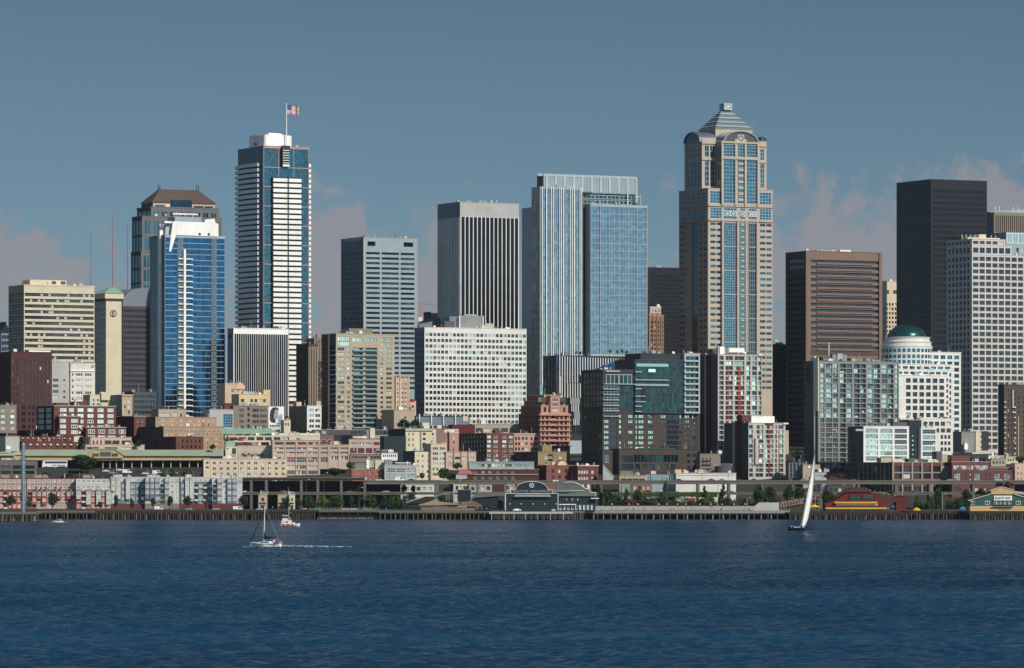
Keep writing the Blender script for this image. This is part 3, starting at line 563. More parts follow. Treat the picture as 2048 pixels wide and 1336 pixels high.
# blue grey ribbon window tower
G_city = glass('blue_grey_ribbon_glass', (.16, .28, .33), metal=.8, rough=.1)
t = T('office_tower', 'blue grey granite tower with ribbon windows and two notched openings at the roofline', 727, 3330)
v = t.vol(682, 727, 835, 474, None, M_steel, wl=M_bgrey, cap=.3)
for (xa, xb) in ((732, 760), (763, 798), (801, 829)): v.F(xa, xb, 501, 780, 1, 28, .98, .48, [G_deep, G_city], d=.5, kind='f', nx=8, bar=.12, fm=M_dmull)
v.F(733, 753, 482, 492, 1, 1, .8, .9, [G_dark], d=3); v.F(805, 829, 482, 492, 1, 1, .8, .9, [G_dark], d=3)
v.L(697, 724, 501, 780, 3, 28, .9, .5, [G_navy]); v.L(683, 696, 500, 780, 1, 28, .8, .6, [G_deep]); v.end()
t.blkL('parapet', 686, 722, 474.3, 480, -.5, 0, M_steel); t.blk('quoin', 727, 730, 480, 780, -.5, 0, M_lgrey); t.done()
# peach narrow building
t = T('masonry_building', 'narrow peach terracotta building with small dark windows right of the balcony apartments', 791, 2985)
v = t.vol(788, 791, 819, 757, 850, M_peach, depth=15, cap=.5); v.F(793, 798, 764, 818, 1, 6, .7, .6, [G_dark], kind='f', fm=M_wmull, bar=.15, nz=2); v.F(802, 815, 764, 818, 2, 6, .6, .6, [G_dark, G_dark, G_mid], kind='f', fm=M_wmull, bar=.15, nz=2); v.end()
for x in (792, 800, 809, 817): t.blk('finial', x, x+1.6, 752, 757.2, -.2, 1, M_peach)
for x in (791.5, 799.5, 808.5, 816.5): t.blk('pilaster', x, x+1.6, 757.5, 850, -.5, -.02, M_peach)
t.done()
t = T('parking_structure', 'blank beige concrete block below the narrow peach building', 788, 2940)
v = t.vol(786, 788, 829, 820, 862, M_buff, depth=18, cap=.3); v.F(808, 813, 833, 837, 1, 1, .9, .9, [G_dark]); v.end(); t.done()
t = T('masonry_building', 'small peach building with red tiled roof strip beside the white gridded block', 820, 3000)
v = t.vol(817, 820, 832, 802, 860, M_peach, depth=10); v.F(822, 829, 808, 850, 1, 4, .6, .5, [G_dark]); v.end(); t.blk('roof', 818, 831, 798, 802, -.8, 9, M_awn); t.done()
# crane
Y = 3500; o = empty('tower_crane', (X(841, Y), Y, ground(Y))); tag(o, 'orange tower crane seen between two towers, its cab white', 'crane')
b0, zt = ground(Y), Z(606, Y); mb = MB(); H = zt-b0
for i in range(24):
    a, b = H*i/24, H*(i+1)/24; r = 1.1
    for (sx, sy) in ((1, 1), (1, -1), (-1, -1), (-1, 1)): mb.tube((sx*r, sy*r, a), (sx*r, sy*r, b), .2, n=4)
    mb.tube((-r, -r, a), (r, -r, b), .14, n=4); mb.tube((r, -r, a), (-r, -r, b), .14, n=4)
mb.build('mast', M_orange, o); zj = Z(640, Y)-b0
MB().box(-1.6, -2.2, -1.5, 1.4, -1.2, 1.6).build('cab', M_bright, o, (0, 0, zj+.5)); jb = MB(); z_ = Z(628, Y)-b0
for i in range(10): jb.tube((1+i*2.2, 0, z_), (3.2+i*2.2, 0, z_), .16, n=4); jb.tube((1+i*2.2, 0, z_), (2+i*2.2, 0, z_+1.4), .1, n=4); jb.tube((2+i*2.2, 0, z_+1.4), (3.2+i*2.2, 0, z_), .1, n=4)
jb.build('jib', M_orange, o); MB().tube((0, 0, H-.3), (26, 0, z_+2.6), .09, n=4).build('stay_cable', M_black, o); MB().tube((0, 0, H-.3), (26, 0, H-2), .07, n=4).build('stay_cable', M_black, o)
# curved dark hall roof
t = T('concert_hall', 'dark curved hall roof with a grey lift tower between crane and striped black tower', 838, 3350)
v = t.vol(834, 838, 885, 652, None, M_bgrey, depth=20); v.end(); a = t.along(885)
MB().prism([(0, 0), (a, 0), (a, 6.6), (a*.75, 5.6), (a*.55, 3.4), (a*.3, 1.9), (0, 1.0)], 0, 20).build('roof', M_bgrey, t.o, (0, 0, t.z(652)+.02)); t.blk('lift_tower', 854, 862, 621, 652, 20.2, 26, M_dgrey); t.blk('lift_tower', 862, 890, 623, 652, 20.6, 26, M_tan); t.done()
# black tower with white piers
t = T('office_tower', 'black glass tower with thin white vertical piers and a pale blank crown band', 920, 3330)
v = t.vol(875, 920, 1038, 404, None, M_lgrey, wl=M_bgrey, cap=.3)
v.F(922, 1037, 433, 700, 14, 1, .92, .995, [G_slot], d=.3); v.L(876, 920, 436, 700, 14, 1, .75, .99, [G_slot], d=.3); v.end()
M_pier = mat('ivory_pier', (.74, .72, .66), rough=.5)
for i in range(15):
    x = t.along(921.3+i*(1037-922)/14, (0, -.3)); MB().box(0, 0, 0, .6, .45, t.z(432)-t.z(700)).build('pier', M_pier, t.o, (x, -.3, t.z(700)))
for i in range(15):
    y = t.along(877+i*2.95, (-.3, 0), 'n'); MB().box(0, 0, 0, .6, .9, t.z(434)-t.z(700)).build('pier', M_pier, t.o, (-.3, y, t.z(700)))
t.blk('rooftop_mast', 936, 937, 398, 405, 5, 5.5, M_wmull); t.done()
# white gridded block
t = T('office_building', 'broad white office block with a regular grid of square windows and a grey rooftop plant', 849, 3030)
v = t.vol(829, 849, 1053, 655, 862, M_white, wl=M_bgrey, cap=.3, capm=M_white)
v.F(850, 1053, 663, 860, 26, 17, .74, .56, [G_seag, G_mid, G_dark], wts=[.25, .35, .40], d=.3); v.L(830, 848, 663, 860, 5, 17, .5, .55, [G_navy], d=.5); v.end()
t.blk('plant_room', 920, 966, 629, 655, 4, 16, M_grey); t.blk('plant_room', 899, 918, 631, 655, 6, 16, M_bgrey); t.blk('plant_room', 889, 909, 641, 655, 3, 8, M_dgrey); t.blk('plant_room', 970, 988, 644, 655, 4, 10, M_lgrey)
t.blk('corner_post', 918.5, 920.5, 629, 655, 3, 4, M_wmull); t.blk('corner_post', 965.5, 967.5, 629, 655, 3, 4, M_wmull); t.blk('cooling_unit', 929, 953, 626.3, 629, 5, 12, M_steel); t.done()
# two part sky blue tower
t = T('office_tower', 'wide sky blue glass tower, left half white ribbed, with a glass roof screen', 1080, 3080)
v = t.vol(1055, 1063, 1100, 412, None, M_bgrey, off=14, wl=M_steel, depth=14); curtain(v, 'F', 1063, 1080, 414, 785, 4, 30, G_mid, M_dbrown, bar=.2); v.end()
v = t.vol(1063, 1080, 1164, 374, None, M_mull, wl=M_lgrey, cap=.3)
curtain(v, 'F', 1081, 1164, 377, 790, 5, 26, glass('silver_curtain_glass', (.27, .30, .31), metal=.92, rough=.08, var=.2), M_bmull, bar=.12, nx=3, nz=2); curtain(v, 'L', 1063, 1079, 376, 790, 1, 26, G_seag, M_lgrey, bar=.3, nx=6, nz=1); v.end()
for x in (1084, 1092.5, 1102, 1106, 1119, 1122.5, 1126.5, 1140, 1144, 1148, 1159.5, 1163): t.blk('white_fin', x, x+1.25, 373, 712 if x > 1085 else 770, -.75, -.1, M_bright)
v = t.vol(1160, 1165, 1270, 381, None, M_dgreen, off=5, depth=20); curtain(v, 'F', 1165, 1181, 410, 706, 1, 25, G_deep, M_dmull, bar=.25, nx=2); curtain(v, 'F', 1166, 1263, 384, 404, 4, 2, G_deep, M_mull, bar=.3, nx=3, fh=.75); v.end()
v = t.vol(1178, 1181, 1295, 405, None, M_mull, off=-2, depth=24, cap=.2); curtain(v, 'F', 1181, 1295, 409, 707, 5, 20, G_sky, M_bmull, bar=.12, nx=4, nz=2, fh=.94)
v.end()
for i in range(6): t.blk('white_fin', 1200+i*18.6, 1201+i*18.6, 408, 706, -2.25, -2.05, M_lgrey)
q = MB(); a0 = t.along(1088, (0, 4)); a1 = t.along(1274, (0, 4))
for j in range(int((a1-a0)/1.1)): q.box(a0+j*1.1, 4, 0, a0+j*1.1+.9, 4.15, t.z(349)-t.z(382))
sc = q.build('roof_screen', M_steel, t.o, (0, 0, t.z(382))); t.blk('screen_coping', 1075, 1274, 346, 351, 3.8, 4.6, M_mull)
for i in range(11): t.blk('screen_mullion', 1093+i*18, 1094.4+i*18, 349, 380 if i < 9 else 405, 3.3, 4, M_wmull)
t.blkL('screen_return', 1074, 1086, 346, 374, 4, 4.4, M_dgrey); t.blk('louvre', 1164, 1184, 380, 382, 2, 3, M_dgrey)
t.blk('corner_post', 1280, 1281.5, 380, 406, 8, 8.5, M_mull); t.blk('rooftop_rail', 1262, 1281, 384, 386, 8, 8.3, M_mull); t.done()
# dark podium with white stripes and stepped outline
t = T('museum_block', 'stepped dark glass block with white vertical stripes at the foot of the sky blue tower', 1112, 2960)
v = t.vol(1084, 1112, 1260, 712, 880, M_char, wl=M_dgrey, depth=18, cap=.4); curtain(v, 'F', 1113, 1235, 715, 742, 6, 1, G_blue, M_char, bar=.2, nx=3)
v.F(1117, 1150, 750, 870, 4, 3, .9, .9, [G_dark]); v.F(1152, 1235, 748, 870, 8, 4, .9, .95, [G_dark]); v.L(1086, 1111, 716, 870, 4, 8, .8, .8, [G_deep]); v.end()
for i in range(24): t.blk('white_fin', 1119+i*5.1, 1120.3+i*5.1, 712+i*.15, (796 if i < 4 else 765) if i < 8 else 750-(i-8)*2.2, -.8, -.05, M_wmull)
for i in range(6): t.blk('white_fin', 1135+i*5.0, 1136.3+i*5, 766, 795, -1.6, -.9, M_wmull)
t.blk('louvre_band', 1140, 1160, 795, 808, -1.0, -.1, M_grey); t.blk('louvre_band', 1148, 1160, 823, 837, -1.0, -.1, M_grey)
for i in range(5): t.blk('white_fin', 1143+i*3.4, 1144.2+i*3.4, 808, 823, -.9, -.1, M_wmull)
for i in range(4): t.blk('white_fin', 1147+i*3.4, 1148.2+i*3.4, 837, 850, -.9, -.1, M_wmull)
t.done()
# dark office slab and masonry tower left of the beige landmark
t = T('office_tower', 'dark charcoal office slab behind the small brown masonry tower', 1290, 3400)
v = t.vol(1285, 1290, 1370, 534, None, mat('near_black_cladding', (.009, .010, .013), rough=.5), depth=40); v.F(1293, 1366, 548, 760, 20, 26, .5, .5, [G_navy], d=.3); v.end(); t.blk('rooftop_rail', 1312, 1324, 530, 534, 4, 5, M_steel); t.done()
t = T('masonry_tower', 'small brown brick tower with pale stone crown left of the pyramid roofed skyscraper', 1298, 3150)
M_bbr = mat('warm_brown_brick', (.24, .15, .095))
v = t.vol(1294, 1298, 1328, 632, None, M_bbr, depth=20, cap=.6, capm=M_sand); v.F(1300, 1327, 640, 720, 4, 9, .42, .55, [G_dark], d=.5); v.end()
v = t.vol(1296, 1300, 1322, 615, 634, M_sand, depth=12, off=2, cap=.7, capm=M_cream); v.F(1302, 1321, 618, 632, 3, 2, .4, .5, [G_dark], d=.5); v.end()
for x in (1298, 1306, 1314, 1322): t.blk('pilaster', x, x+1.8, 626, 720, -.6, -.02, M_bbr)
t.done()
# ------------------------------------------------------------------ pyramid roofed skyscraper
t = T('skyscraper', 'tallest beige and teal glass skyscraper with arched gables and a stepped silver pyramid roof', 1416, 3120)
St, Sd = M_sand, mat('shaded_side_stone', (.34, .26, .20))  # side stone is the sandstone darkened to hold the shade
def xlat(o, w_, h, z, y, parent):                                # square rosette lattice
    q = MB(); b = .28; q.box(0, 0, 0, w_, .3, b); q.box(0, 0, h-b, w_, .3, h); q.box(0, 0, 0, b, .3, h); q.box(w_-b, 0, 0, w_, .3, h)
    for k in (0, 1): q.tube((b if k else w_-b, .15, b), (w_-b if k else b, .15, h-b), .22, n=4)
    q.tube((0, .15, h/2), (w_, .15, h/2), .14, n=4); q.tube((w_/2, .15, 0), (w_/2, .15, h), .14, n=4)
    return q.build('lattice_panel', M_wmull, parent, (o, y, z))
# lower shaft
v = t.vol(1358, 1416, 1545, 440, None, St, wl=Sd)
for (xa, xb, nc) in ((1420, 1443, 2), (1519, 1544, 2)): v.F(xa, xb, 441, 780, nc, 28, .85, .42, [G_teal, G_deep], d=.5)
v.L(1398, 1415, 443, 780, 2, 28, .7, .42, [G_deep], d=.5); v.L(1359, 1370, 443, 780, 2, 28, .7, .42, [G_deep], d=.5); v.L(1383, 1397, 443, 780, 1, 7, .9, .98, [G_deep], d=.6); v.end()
def bay(x0, x1, y0, y1, g, off, nx, n=5, fm=M_mull, nz=4):       # glazed bay strip, split in storeys
    vv = t.vol(x0-1, x0, x1, y0, y1, St, off=off, depth=4, part='bay'); curtain(vv, 'F', x0, x1, y0+1, y1-1, 1, n, g, fm, bar=.16, nx=nx, nz=nz); vv.end()
bay(1447, 1474, 443, 780, G_teal, -1.3, 6, 7, nz=9); bay(1479, 1491, 443, 780, G_teal, -1.6, 3, 7, nz=9); bay(1497, 1513, 443, 780, G_deep, -1.3, 4, 7, nz=5)
for x in (1444.5, 1474.5, 1492, 1513.5): t.blk('pier', x, x+3.6, 440, 780, -2.2, .0, St)
for j in range(28): t.blk('rosette', 1481.5, 1488.5, 446+j*12, 449.5+j*12, -2.0, -1.75, M_sand)
# waist
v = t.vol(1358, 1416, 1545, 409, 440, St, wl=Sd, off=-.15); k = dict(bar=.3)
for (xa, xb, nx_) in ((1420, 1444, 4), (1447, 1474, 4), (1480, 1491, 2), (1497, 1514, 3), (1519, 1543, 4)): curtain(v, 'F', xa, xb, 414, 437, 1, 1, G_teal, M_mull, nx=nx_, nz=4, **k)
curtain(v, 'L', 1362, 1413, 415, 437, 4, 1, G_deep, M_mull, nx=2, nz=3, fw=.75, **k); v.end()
for (xa, xb) in ((1449, 1461), (1461, 1473), (1480.5, 1490), (1498, 1505.5), (1506, 1513.5)):
    a, b = t.along(xa, (0, -.8)), t.along(xb, (0, -.8)); xlat(a, b-a, t.z(420.5)-t.z(431), t.z(431), -.8, t.o)
for y in (408, 437): t.blk('cornice', 1416, 1545.5, y, y+4, -1.0, -.1, St); t.blkL('cornice', 1358, 1416, y+.5, y+4, -.8, .1, Sd)
# shoulders with corner set backs
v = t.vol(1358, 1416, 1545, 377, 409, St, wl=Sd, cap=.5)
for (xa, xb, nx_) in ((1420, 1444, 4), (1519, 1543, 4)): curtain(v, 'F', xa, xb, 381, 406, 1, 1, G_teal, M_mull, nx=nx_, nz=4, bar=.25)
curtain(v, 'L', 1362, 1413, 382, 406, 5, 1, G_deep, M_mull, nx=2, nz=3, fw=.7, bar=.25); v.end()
for (x_, y_) in ((1417, 376), (1444, 376), (1519, 377), (1545, 377)): pass
# upper body
v = t.vol(1369, 1404, 1533, 276, 377, St, wl=Sd, off=9)
curtain(v, 'F', 1408, 1441, 288, 312, 3, 1, G_teal, M_mull, nx=2, nz=2, bar=.3, fw=.85); curtain(v, 'F', 1408, 1441, 319, 371, 3, 1, G_teal, M_mull, nx=2, nz=5, bar=.3, fw=.85)
curtain(v, 'F', 1520, 1529, 291, 315, 1, 1, G_teal, M_mull, nx=2, nz=3); curtain(v, 'F', 1520, 1529, 321, 371, 1, 1, G_teal, M_mull, nx=2, nz=5)
curtain(v, 'L', 1372, 1402, 290, 313, 4, 1, G_deep, M_mull, nx=2, nz=2, fw=.7); curtain(v, 'L', 1372, 1402, 320, 372, 4, 1, G_deep, M_mull, nx=2, nz=4, fw=.7); v.end(); ub = v
# central projecting bay
v = t.vol(1433, 1443.5, 1518, 282, 409, St, wl=Sd, off=-1.2)
for (xa, xb, nx_) in ((1447, 1470, 4), (1475, 1489, 3), (1493, 1515, 4)):
    curtain(v, 'F', xa, xb, 287, 312, 1, 1, G_teal, M_mull, nx=nx_, nz=4, bar=.22); curtain(v, 'F', xa, xb, 317, 406, 1, 1, G_teal, M_mull, nx=nx_, nz=12, bar=.22)
v.L(1434, 1442, 289, 400, 2, 3, .6, .8, [G_deep]); v.end(); cb = v
for j in range(7): t.blk('rosette', 1477, 1487, 323+j*12, 328+j*12, -1.7, -1.45, M_sand)
for y in (281, 313): t.blk('cornice', 1443, 1518.5, y, y+4, -2.1, -1.25, St)
for x in (1443.5, 1470.5, 1489.7, 1515): t.blk('pier', x, x+2.6, 285, 409, -2.0, -1.25, St)
for y in (281.5, 314): t.blk('cornice', 1404, 1443, y, y+4, 8.2, 8.95, St); t.blk('cornice', 1518, 1533, y+1.5, y+5.5, 8.2, 8.95, St)
t.blkL('cornice', 1370, 1404, 283, 287, v.o.x*0-.6+ub.o.x, ub.o.x, Sd)
# arched gables
def arch(x0, x1, yb, yt, off, dep, parent=t.o):
    a, b = t.along(x0, (0, off)), t.along(x1, (0, off)); h = t.z(yt)-t.z(yb); n = 18; c = (a+b)/2; r = (b-a)/2
    P = [(c+r*math.cos(math.pi*i/n), h*math.sin(math.pi*i/n)) for i in range(n+1)]
    MB().prism(P, off, off+dep).build('gable_glass', M_dgrey, parent, (0, 0, t.z(yb)))
    q = MB()
    for i in range(n):
        (x_, z_), (u_, w_) = P[i], P[i+1]; k = 1.1
        q.prism([(x_, z_), (c+(x_-c)*k, z_*k), (c+(u_-c)*k, w_*k), (u_, w_)], off-.9, off+dep)
    q.build('gable_rim', M_silver, parent, (0, 0, t.z(yb)))
arch(1449, 1514, 282, 261.5, -1.2, 14); a = t.along(1475, (0, -2)); b = t.along(1488, (0, -2)); xlat(a, b-a, 4.6, t.z(281.5), -2.2, t.o)
t.blk('gable_pier', 1470, 1475, 276, 283, -2, -1.3, St); t.blk('gable_pier', 1488, 1493, 276, 283, -2, -1.3, St)
# left gable faces the side
y0_, y1_ = ub.o.y+1.5, ub.o.y+ub.d-1.5; h = t.z(261)-t.z(281); q, rm = MB(), MB(); n = 16; c = (y0_+y1_)/2; r = (y1_-y0_)/2
P = [(c+r*math.cos(math.pi*i/n), h*math.sin(math.pi*i/n)) for i in range(n+1)]
gx = ub.o.x-.6
for i in range(n):
    (p, z_), (u_, w_) = P[i], P[i+1]; q.face([(gx, c, 0), (gx, p, z_), (gx, u_, w_)]); k = 1.08
    f = [(p, z_), (c+(p-c)*k, z_*k), (c+(u_-c)*k, w_*k), (u_, w_)]
    rm.face([(gx-.8, *a_) for a_ in f]); rm.face([(gx-.8, *f[1]), (gx+14, *f[1]), (gx+14, *f[2]), (gx-.8, *f[2])])
q.build('gable_glass', G_navy, t.o, (0, 0, t.z(281))); rm.build('gable_rim', M_silver, t.o, (0, 0, t.z(281)))
arch(1522, 1532, 276, 264, 22, 12)
# drum and pyramid
v = t.vol(1398, 1431, 1505, 253, 282, St, wl=Sd, off=12); v.end(); x0, y0, w_, d_ = v.o.x, v.o.y, v.w, v.d
zb, zt_ = t.z(253), t.z(213); n = 9
for i in range(n):
    f0 = i/n; ins = lambda f: (w_/2-3.2)*f; a, b = ins(f0), ins((i+1)/n); z0, z1 = zb+(zt_-zb)*f0, zb+(zt_-zb)*(i+1)/n; q = MB()
    e = .5; A = [(x0-e+a, y0-e+a), (x0+w_+e-a, y0-e+a), (x0+w_+e-a, y0+d_+e-a), (x0-e+a, y0+d_+e-a)]; Bq = [(x0+b, y0+b), (x0+w_-b, y0+b), (x0+w_-b, y0+d_-b), (x0+b, y0+d_-b)]
    for k in range(4):
        j = (k+1) % 4; q.face([(*A[k], z0), (*A[j], z0), (*A[j], z0+.5), (*A[k], z0+.5)]); q.face([(*A[k], z0+.5), (*A[j], z0+.5), (*Bq[j], z1), (*Bq[k], z1)])
    q.build('roof_tier', M_silver if i % 2 == 0 else M_steel, t.o)
c0, c1 = x0+w_/2, y0+d_/2; MB().box(c0-3.1, c1-3.1, 0, c0+3.1, c1+3.1, t.z(199.5)-zt_).build('lantern', M_steel, t.o, (0, 0, zt_)); xlat(c0-2.9, 5.8, 4.3, zt_+.3, c1-3.5, t.o)
t.done()
# brown banded tower
t = T('office_tower', 'brown granite tower with deep horizontal window bands right of the pyramid roofed skyscraper', 1617, 3330)
v = t.vol(1571, 1617, 1764, 502, None, M_brown, wl=mat('shade_darkened_brown_side', (.11, .07, .055)), cap=.3)  # side granite: the front's brown with shade put into the colour
v.F(1621, 1758, 516, 700, 1, 15, .99, .5, [G_navy], d=1.1, kind='f', nx=12, bar=.35, fm=M_dbrown); v.L(1574, 1610, 514, 900, 1, 32, .97, .5, [G_navy], d=.9)
v.F(1621, 1758, 712, 900, 1, 15, .99, .5, [G_navy], d=1.1); v.end()
for j in range(15):
    y = 516+j*12.3; t.blk('spandrel', 1634, 1746, y+8.4, y+12.1, -.8, -.05, M_brown)
t.blk('louvre_band', 1621, 1758, 698, 710, -.15, -.02, M_dbrown); t.blk('corner_fin', 1612, 1619, 502, 900, -1.0, -.05, M_brown); t.blk('corner_fin', 1758.5, 1764.5, 502, 900, -1.0, -.05, M_brown)
t.blk('penthouse', 1634, 1700, 498.5, 502, 8, 22, M_lgrey); t.blk('penthouse', 1680, 1702, 497, 502, 5, 8, M_wmull); t.done()
t = T('office_tower', 'pale beige tower sliver between the brown banded tower and the black tower', 1762, 3620)
v = t.vol(1758, 1762, 1800, 563, None, M_cream, depth=30, cap=.4); v.F(1766, 1798, 579, 588, 2, 1, .5, .8, [G_dark], d=.5); v.F(1765, 1800, 604, 720, 6, 13, .62, .62, [G_red, G_dark], d=.8); v.end(); t.done()
# black tower
M_bs = mat('black_spandrel', (.012, .013, .017), rough=.5)
t = T('office_tower', 'black glass office tower, the darkest in the skyline, rising behind the green dome', 1862, 3500)
v = t.vol(1793, 1862, 1974, 358, None, M_bs, wl=M_black)
v.F(1866, 1972, 376, 740, 26, 31, .62, .55, [G_black], d=.5); v.L(1796, 1860, 372, 740, 1, 31, .97, .5, [G_slot], d=.3); v.end()
for x, y in ((1928, 349), (1912, 352), (1921, 353), (1944, 350)): t.blk('rooftop_antenna', x, x+.9, y, 358, 6, 6.5, M_steel)
t.done()
# right background tower
t = T('office_tower', 'grey tower with dark vertical slots at the far right, topped by a curved rooftop', 1988, 3650)
v = t.vol(1974, 1988, 2120, 424, None, M_stone, wl=M_bgrey); v.F(1990, 2048, 430, 464, 14, 1, .45, .98, [G_dark], d=1.2); v.F(1996, 2060, 468, 480, 8, 1, .6, .9, [G_mid]); v.F(2020, 2060, 490, 560, 5, 4, .5, .5, [G_dark]); v.L(1975, 1987, 430, 520, 2, 10, .8, .6, [G_deep]); v.end()
a, b = t.along(1990, (0, 8)), t.along(2120, (0, 8)); MB().prism([(a-8, 0), (b, 0), (b, 3.5), (a+30, 3.2), (a+8, 2.0), (a-8, .4)], 4, 30).build('roof', M_steel, t.o, (0, 0, t.z(424)+.02))
for x in (1990, 1998, 2026, 2036): t.blk('rooftop_antenna', x, x+1, 411, 420, 8, 8.6, M_wmull)
t.done()
t = T('office_building', 'pale glass and concrete block just behind the round cornered white tower', 2012, 3480)
v = t.vol(2005, 2012, 2100, 464, None, M_steel, depth=20); curtain(v, 'F', 2014, 2048, 466, 486, 3, 1, G_seag, M_wmull, nx=2, bar=.4); v.F(2030, 2050, 492, 520, 2, 2, .5, .55, [G_dark]); v.end(); t.done()
# white gridded round cornered tower
t = T('office_tower', 'white tower at the right edge with wide dark windows and a rounded corner', 1944, 3080)
for (xr, yt, ye, xc) in ((2100, 509, None, 1944), (2023, 490, 509.05, 1944), (2011, 478, 490.05, 1944)):
    v = t.vol(1893, xc, xr, yt, ye, mat('greyish_white_precast', (.52, .49, .45)), wl=M_lgrey, cap=.3)
    if ye is None:
        v.F(1958, 2098, 511, 900, 11, 31, .82, .7, [G_navy], d=.6, kind='f', fm=M_brown, bar=.35); v.L(1895, 1940, 511, 900, 6, 31, .62, .64, [G_navy], d=.5); v.F(1946, 1957, 511, 900, 1, 31, 1, .6, [G_navy], d=.3)
    else:
        n = 5 if xr > 2020 else 4; v.F(1958, 1958+12.8*n, yt+2, ye-1, n, 1, .78, .7, [G_navy if xr > 2020 else G_red], d=.5); v.L(1895, 1940, yt+2, ye-1, 6, 1, .62, .7, [G_navy]); v.F(1946, 1957, yt+2, ye-1, 1, 1, 1, .65, [G_navy], d=.3)
    v.end()
t.blk('penthouse', 1958, 1972, 467, 478, 6, 16, M_cream); t.blk('parapet_rail', 1935, 2000, 474, 478, 4, 12, M_cream)
for x in (1924, 1932, 1940, 1950, 1982, 1990): t.blk('rooftop_antenna', x, x+.9, 468, 476, 9, 9.4, M_wmull)
t.done()
# civic dome seen through the gap
Y = 3600; o = empty('domed_tower', (X(1551, Y), Y, ground(Y))); tag(o, 'tiny pale domed tower seen in the gap beside the brown banded tower', 'tower')
zb = Z(700, Y)-ground(Y); MB().lathe([(4.5, -60), (4.5, zb)], 12).build('drum', M_cream, o); MB().lathe([(3.4, zb), (3.4, zb+3.6), (4, zb+3.7), (4, zb+4.2)], 12).build('colonnade', M_bright, o)
MB().lathe([(3.2, zb+4.2), (2.9, zb+6), (1.8, zb+7.6), (.5, zb+8.4), (.3, zb+11), (.05, zb+12)], 14).build('dome', M_green, o)
t = T('office_tower', 'dark navy slab in the narrow gap between skyscraper and brown banded tower', 1546, 3360)
v = t.vol(1540, 1546, 1585, 688, None, M_char, depth=30); v.F(1548, 1578, 694, 830, 6, 18, .4, .5, [G_navy]); v.end(); t.blk('rooftop_unit', 1556, 1566, 684, 688, 2, 6, M_lgrey); t.done()
# dome building
t = T('domed_office_building', 'white office building with a round corner drum carrying a dark teal ribbed dome', 1822, 3000)
Mw = M_white; r = 51*3000/F; c = (r*math.sin(t.th)-1.5, r*math.cos(t.th))
xs = 0; q = MB(); hh = t.z(700)
n = 36; zt_, zb_ = t.z(695), t.z(905)
def drum(r, z0, z1, m, nm='drum'): return MB().lathe([(r, z0), (r, z1)], 40, c=c).build(nm, m, t.o)
drum(r, -5, t.z(693), Mw); drum(r*.955, t.z(693), t.z(684), Mw, 'drum_step'); drum(r*.90, t.z(684), t.z(675), M_white, 'drum_step')
for k in range(3): MB().lathe([(r*(1.02-.045*k), 0), (r*(1.02-.045*k), .5)], 40, c=c).build('drum_ledge', Mw, t.o, (0, 0, t.z(693-9*k)+.05))
M_dome = mat('teal_dome_metal', (.008, .07, .075), rough=.28, metal=.35, spec=.6); rd = r*.76; hd = t.z(647.5)-t.z(675)
dm = MB().lathe([(rd*math.cos(R(a)), hd*math.sin(R(a))) for a in range(0, 90, 6)]+[(.3, hd)], 40, c=c).build('dome', M_dome, t.o, (0, 0, t.z(675)+.1), smooth=True)
rb = MB()
for i in range(28):
    a = 2*math.pi*i/28; P = [(c[0]+rd*1.008*math.cos(R(b))*math.cos(a), c[1]+rd*1.008*math.cos(R(b))*math.sin(a), hd*1.008*math.sin(R(b))) for b in range(0, 86, 9)]
    for p, q_ in zip(P, P[1:]): rb.tube(p, q_, .13, n=4, cap=False)
rb.build('dome_rib', M_dteal, dm)
MB().lathe([(rd+.9, 0), (rd+.9, .6)], 40, c=c).build('dome_ring', Mw, t.o, (0, 0, t.z(675)))
for k, y in enumerate((697, 709, 720, 731)):                      # drum windows
    for i in range(-8, 9):
        a = R(-90-27+i*11); px, py = c[0]+(r+.05)*math.cos(a), c[1]+(r+.05)*math.sin(a)
        wd = wmesh(2.15, 2.3, 'p', [G_teal], 1, 1, .2); link('window', wd, t.o, (px, py, t.z(y+7)), a+R(90))
v = t.vol(1800, 1820, 1922, 704, 905, Mw, off=2, depth=26, cap=.4, capm=Mw)
v.F(1824, 1920, 707, 906, 7, 16, .72, .62, [G_teal, G_deep], d=.7); v.end()
for (xa, xb, yt, off) in ((1786, 1904, 729, -3.5), (1790, 1898, 740, -7), (1797, 1891, 752, -10.5)):
    v = t.vol(xa-4, xa, xb, yt, 905, Mw, off=off, depth=14, cap=.35, capm=Mw)
    if yt < 750: v.F(xa+3, xb-2, yt+3, yt+9.5, 8, 1, .75, .8, [G_teal], d=.5); v.F(xb-6, xb-1, yt+14, 900, 1, 13, .7, .6, [G_deep])
    else: v.F(1810, 1890, 755, 906, 6, 11, .7, .66, [G_dark, G_navy], d=.9)
    v.end()
v = t.vol(1796, 1800, 1905, 838, 910, Mw, off=-14, depth=6, cap=.4, capm=Mw); v.F(1845, 1903, 841, 868, 5, 2, .75, .62, [G_dark], d=.7); v.F(1880, 1902, 868, 905, 3, 3, .7, .62, [G_dark], d=.7); v.end(); t.done()
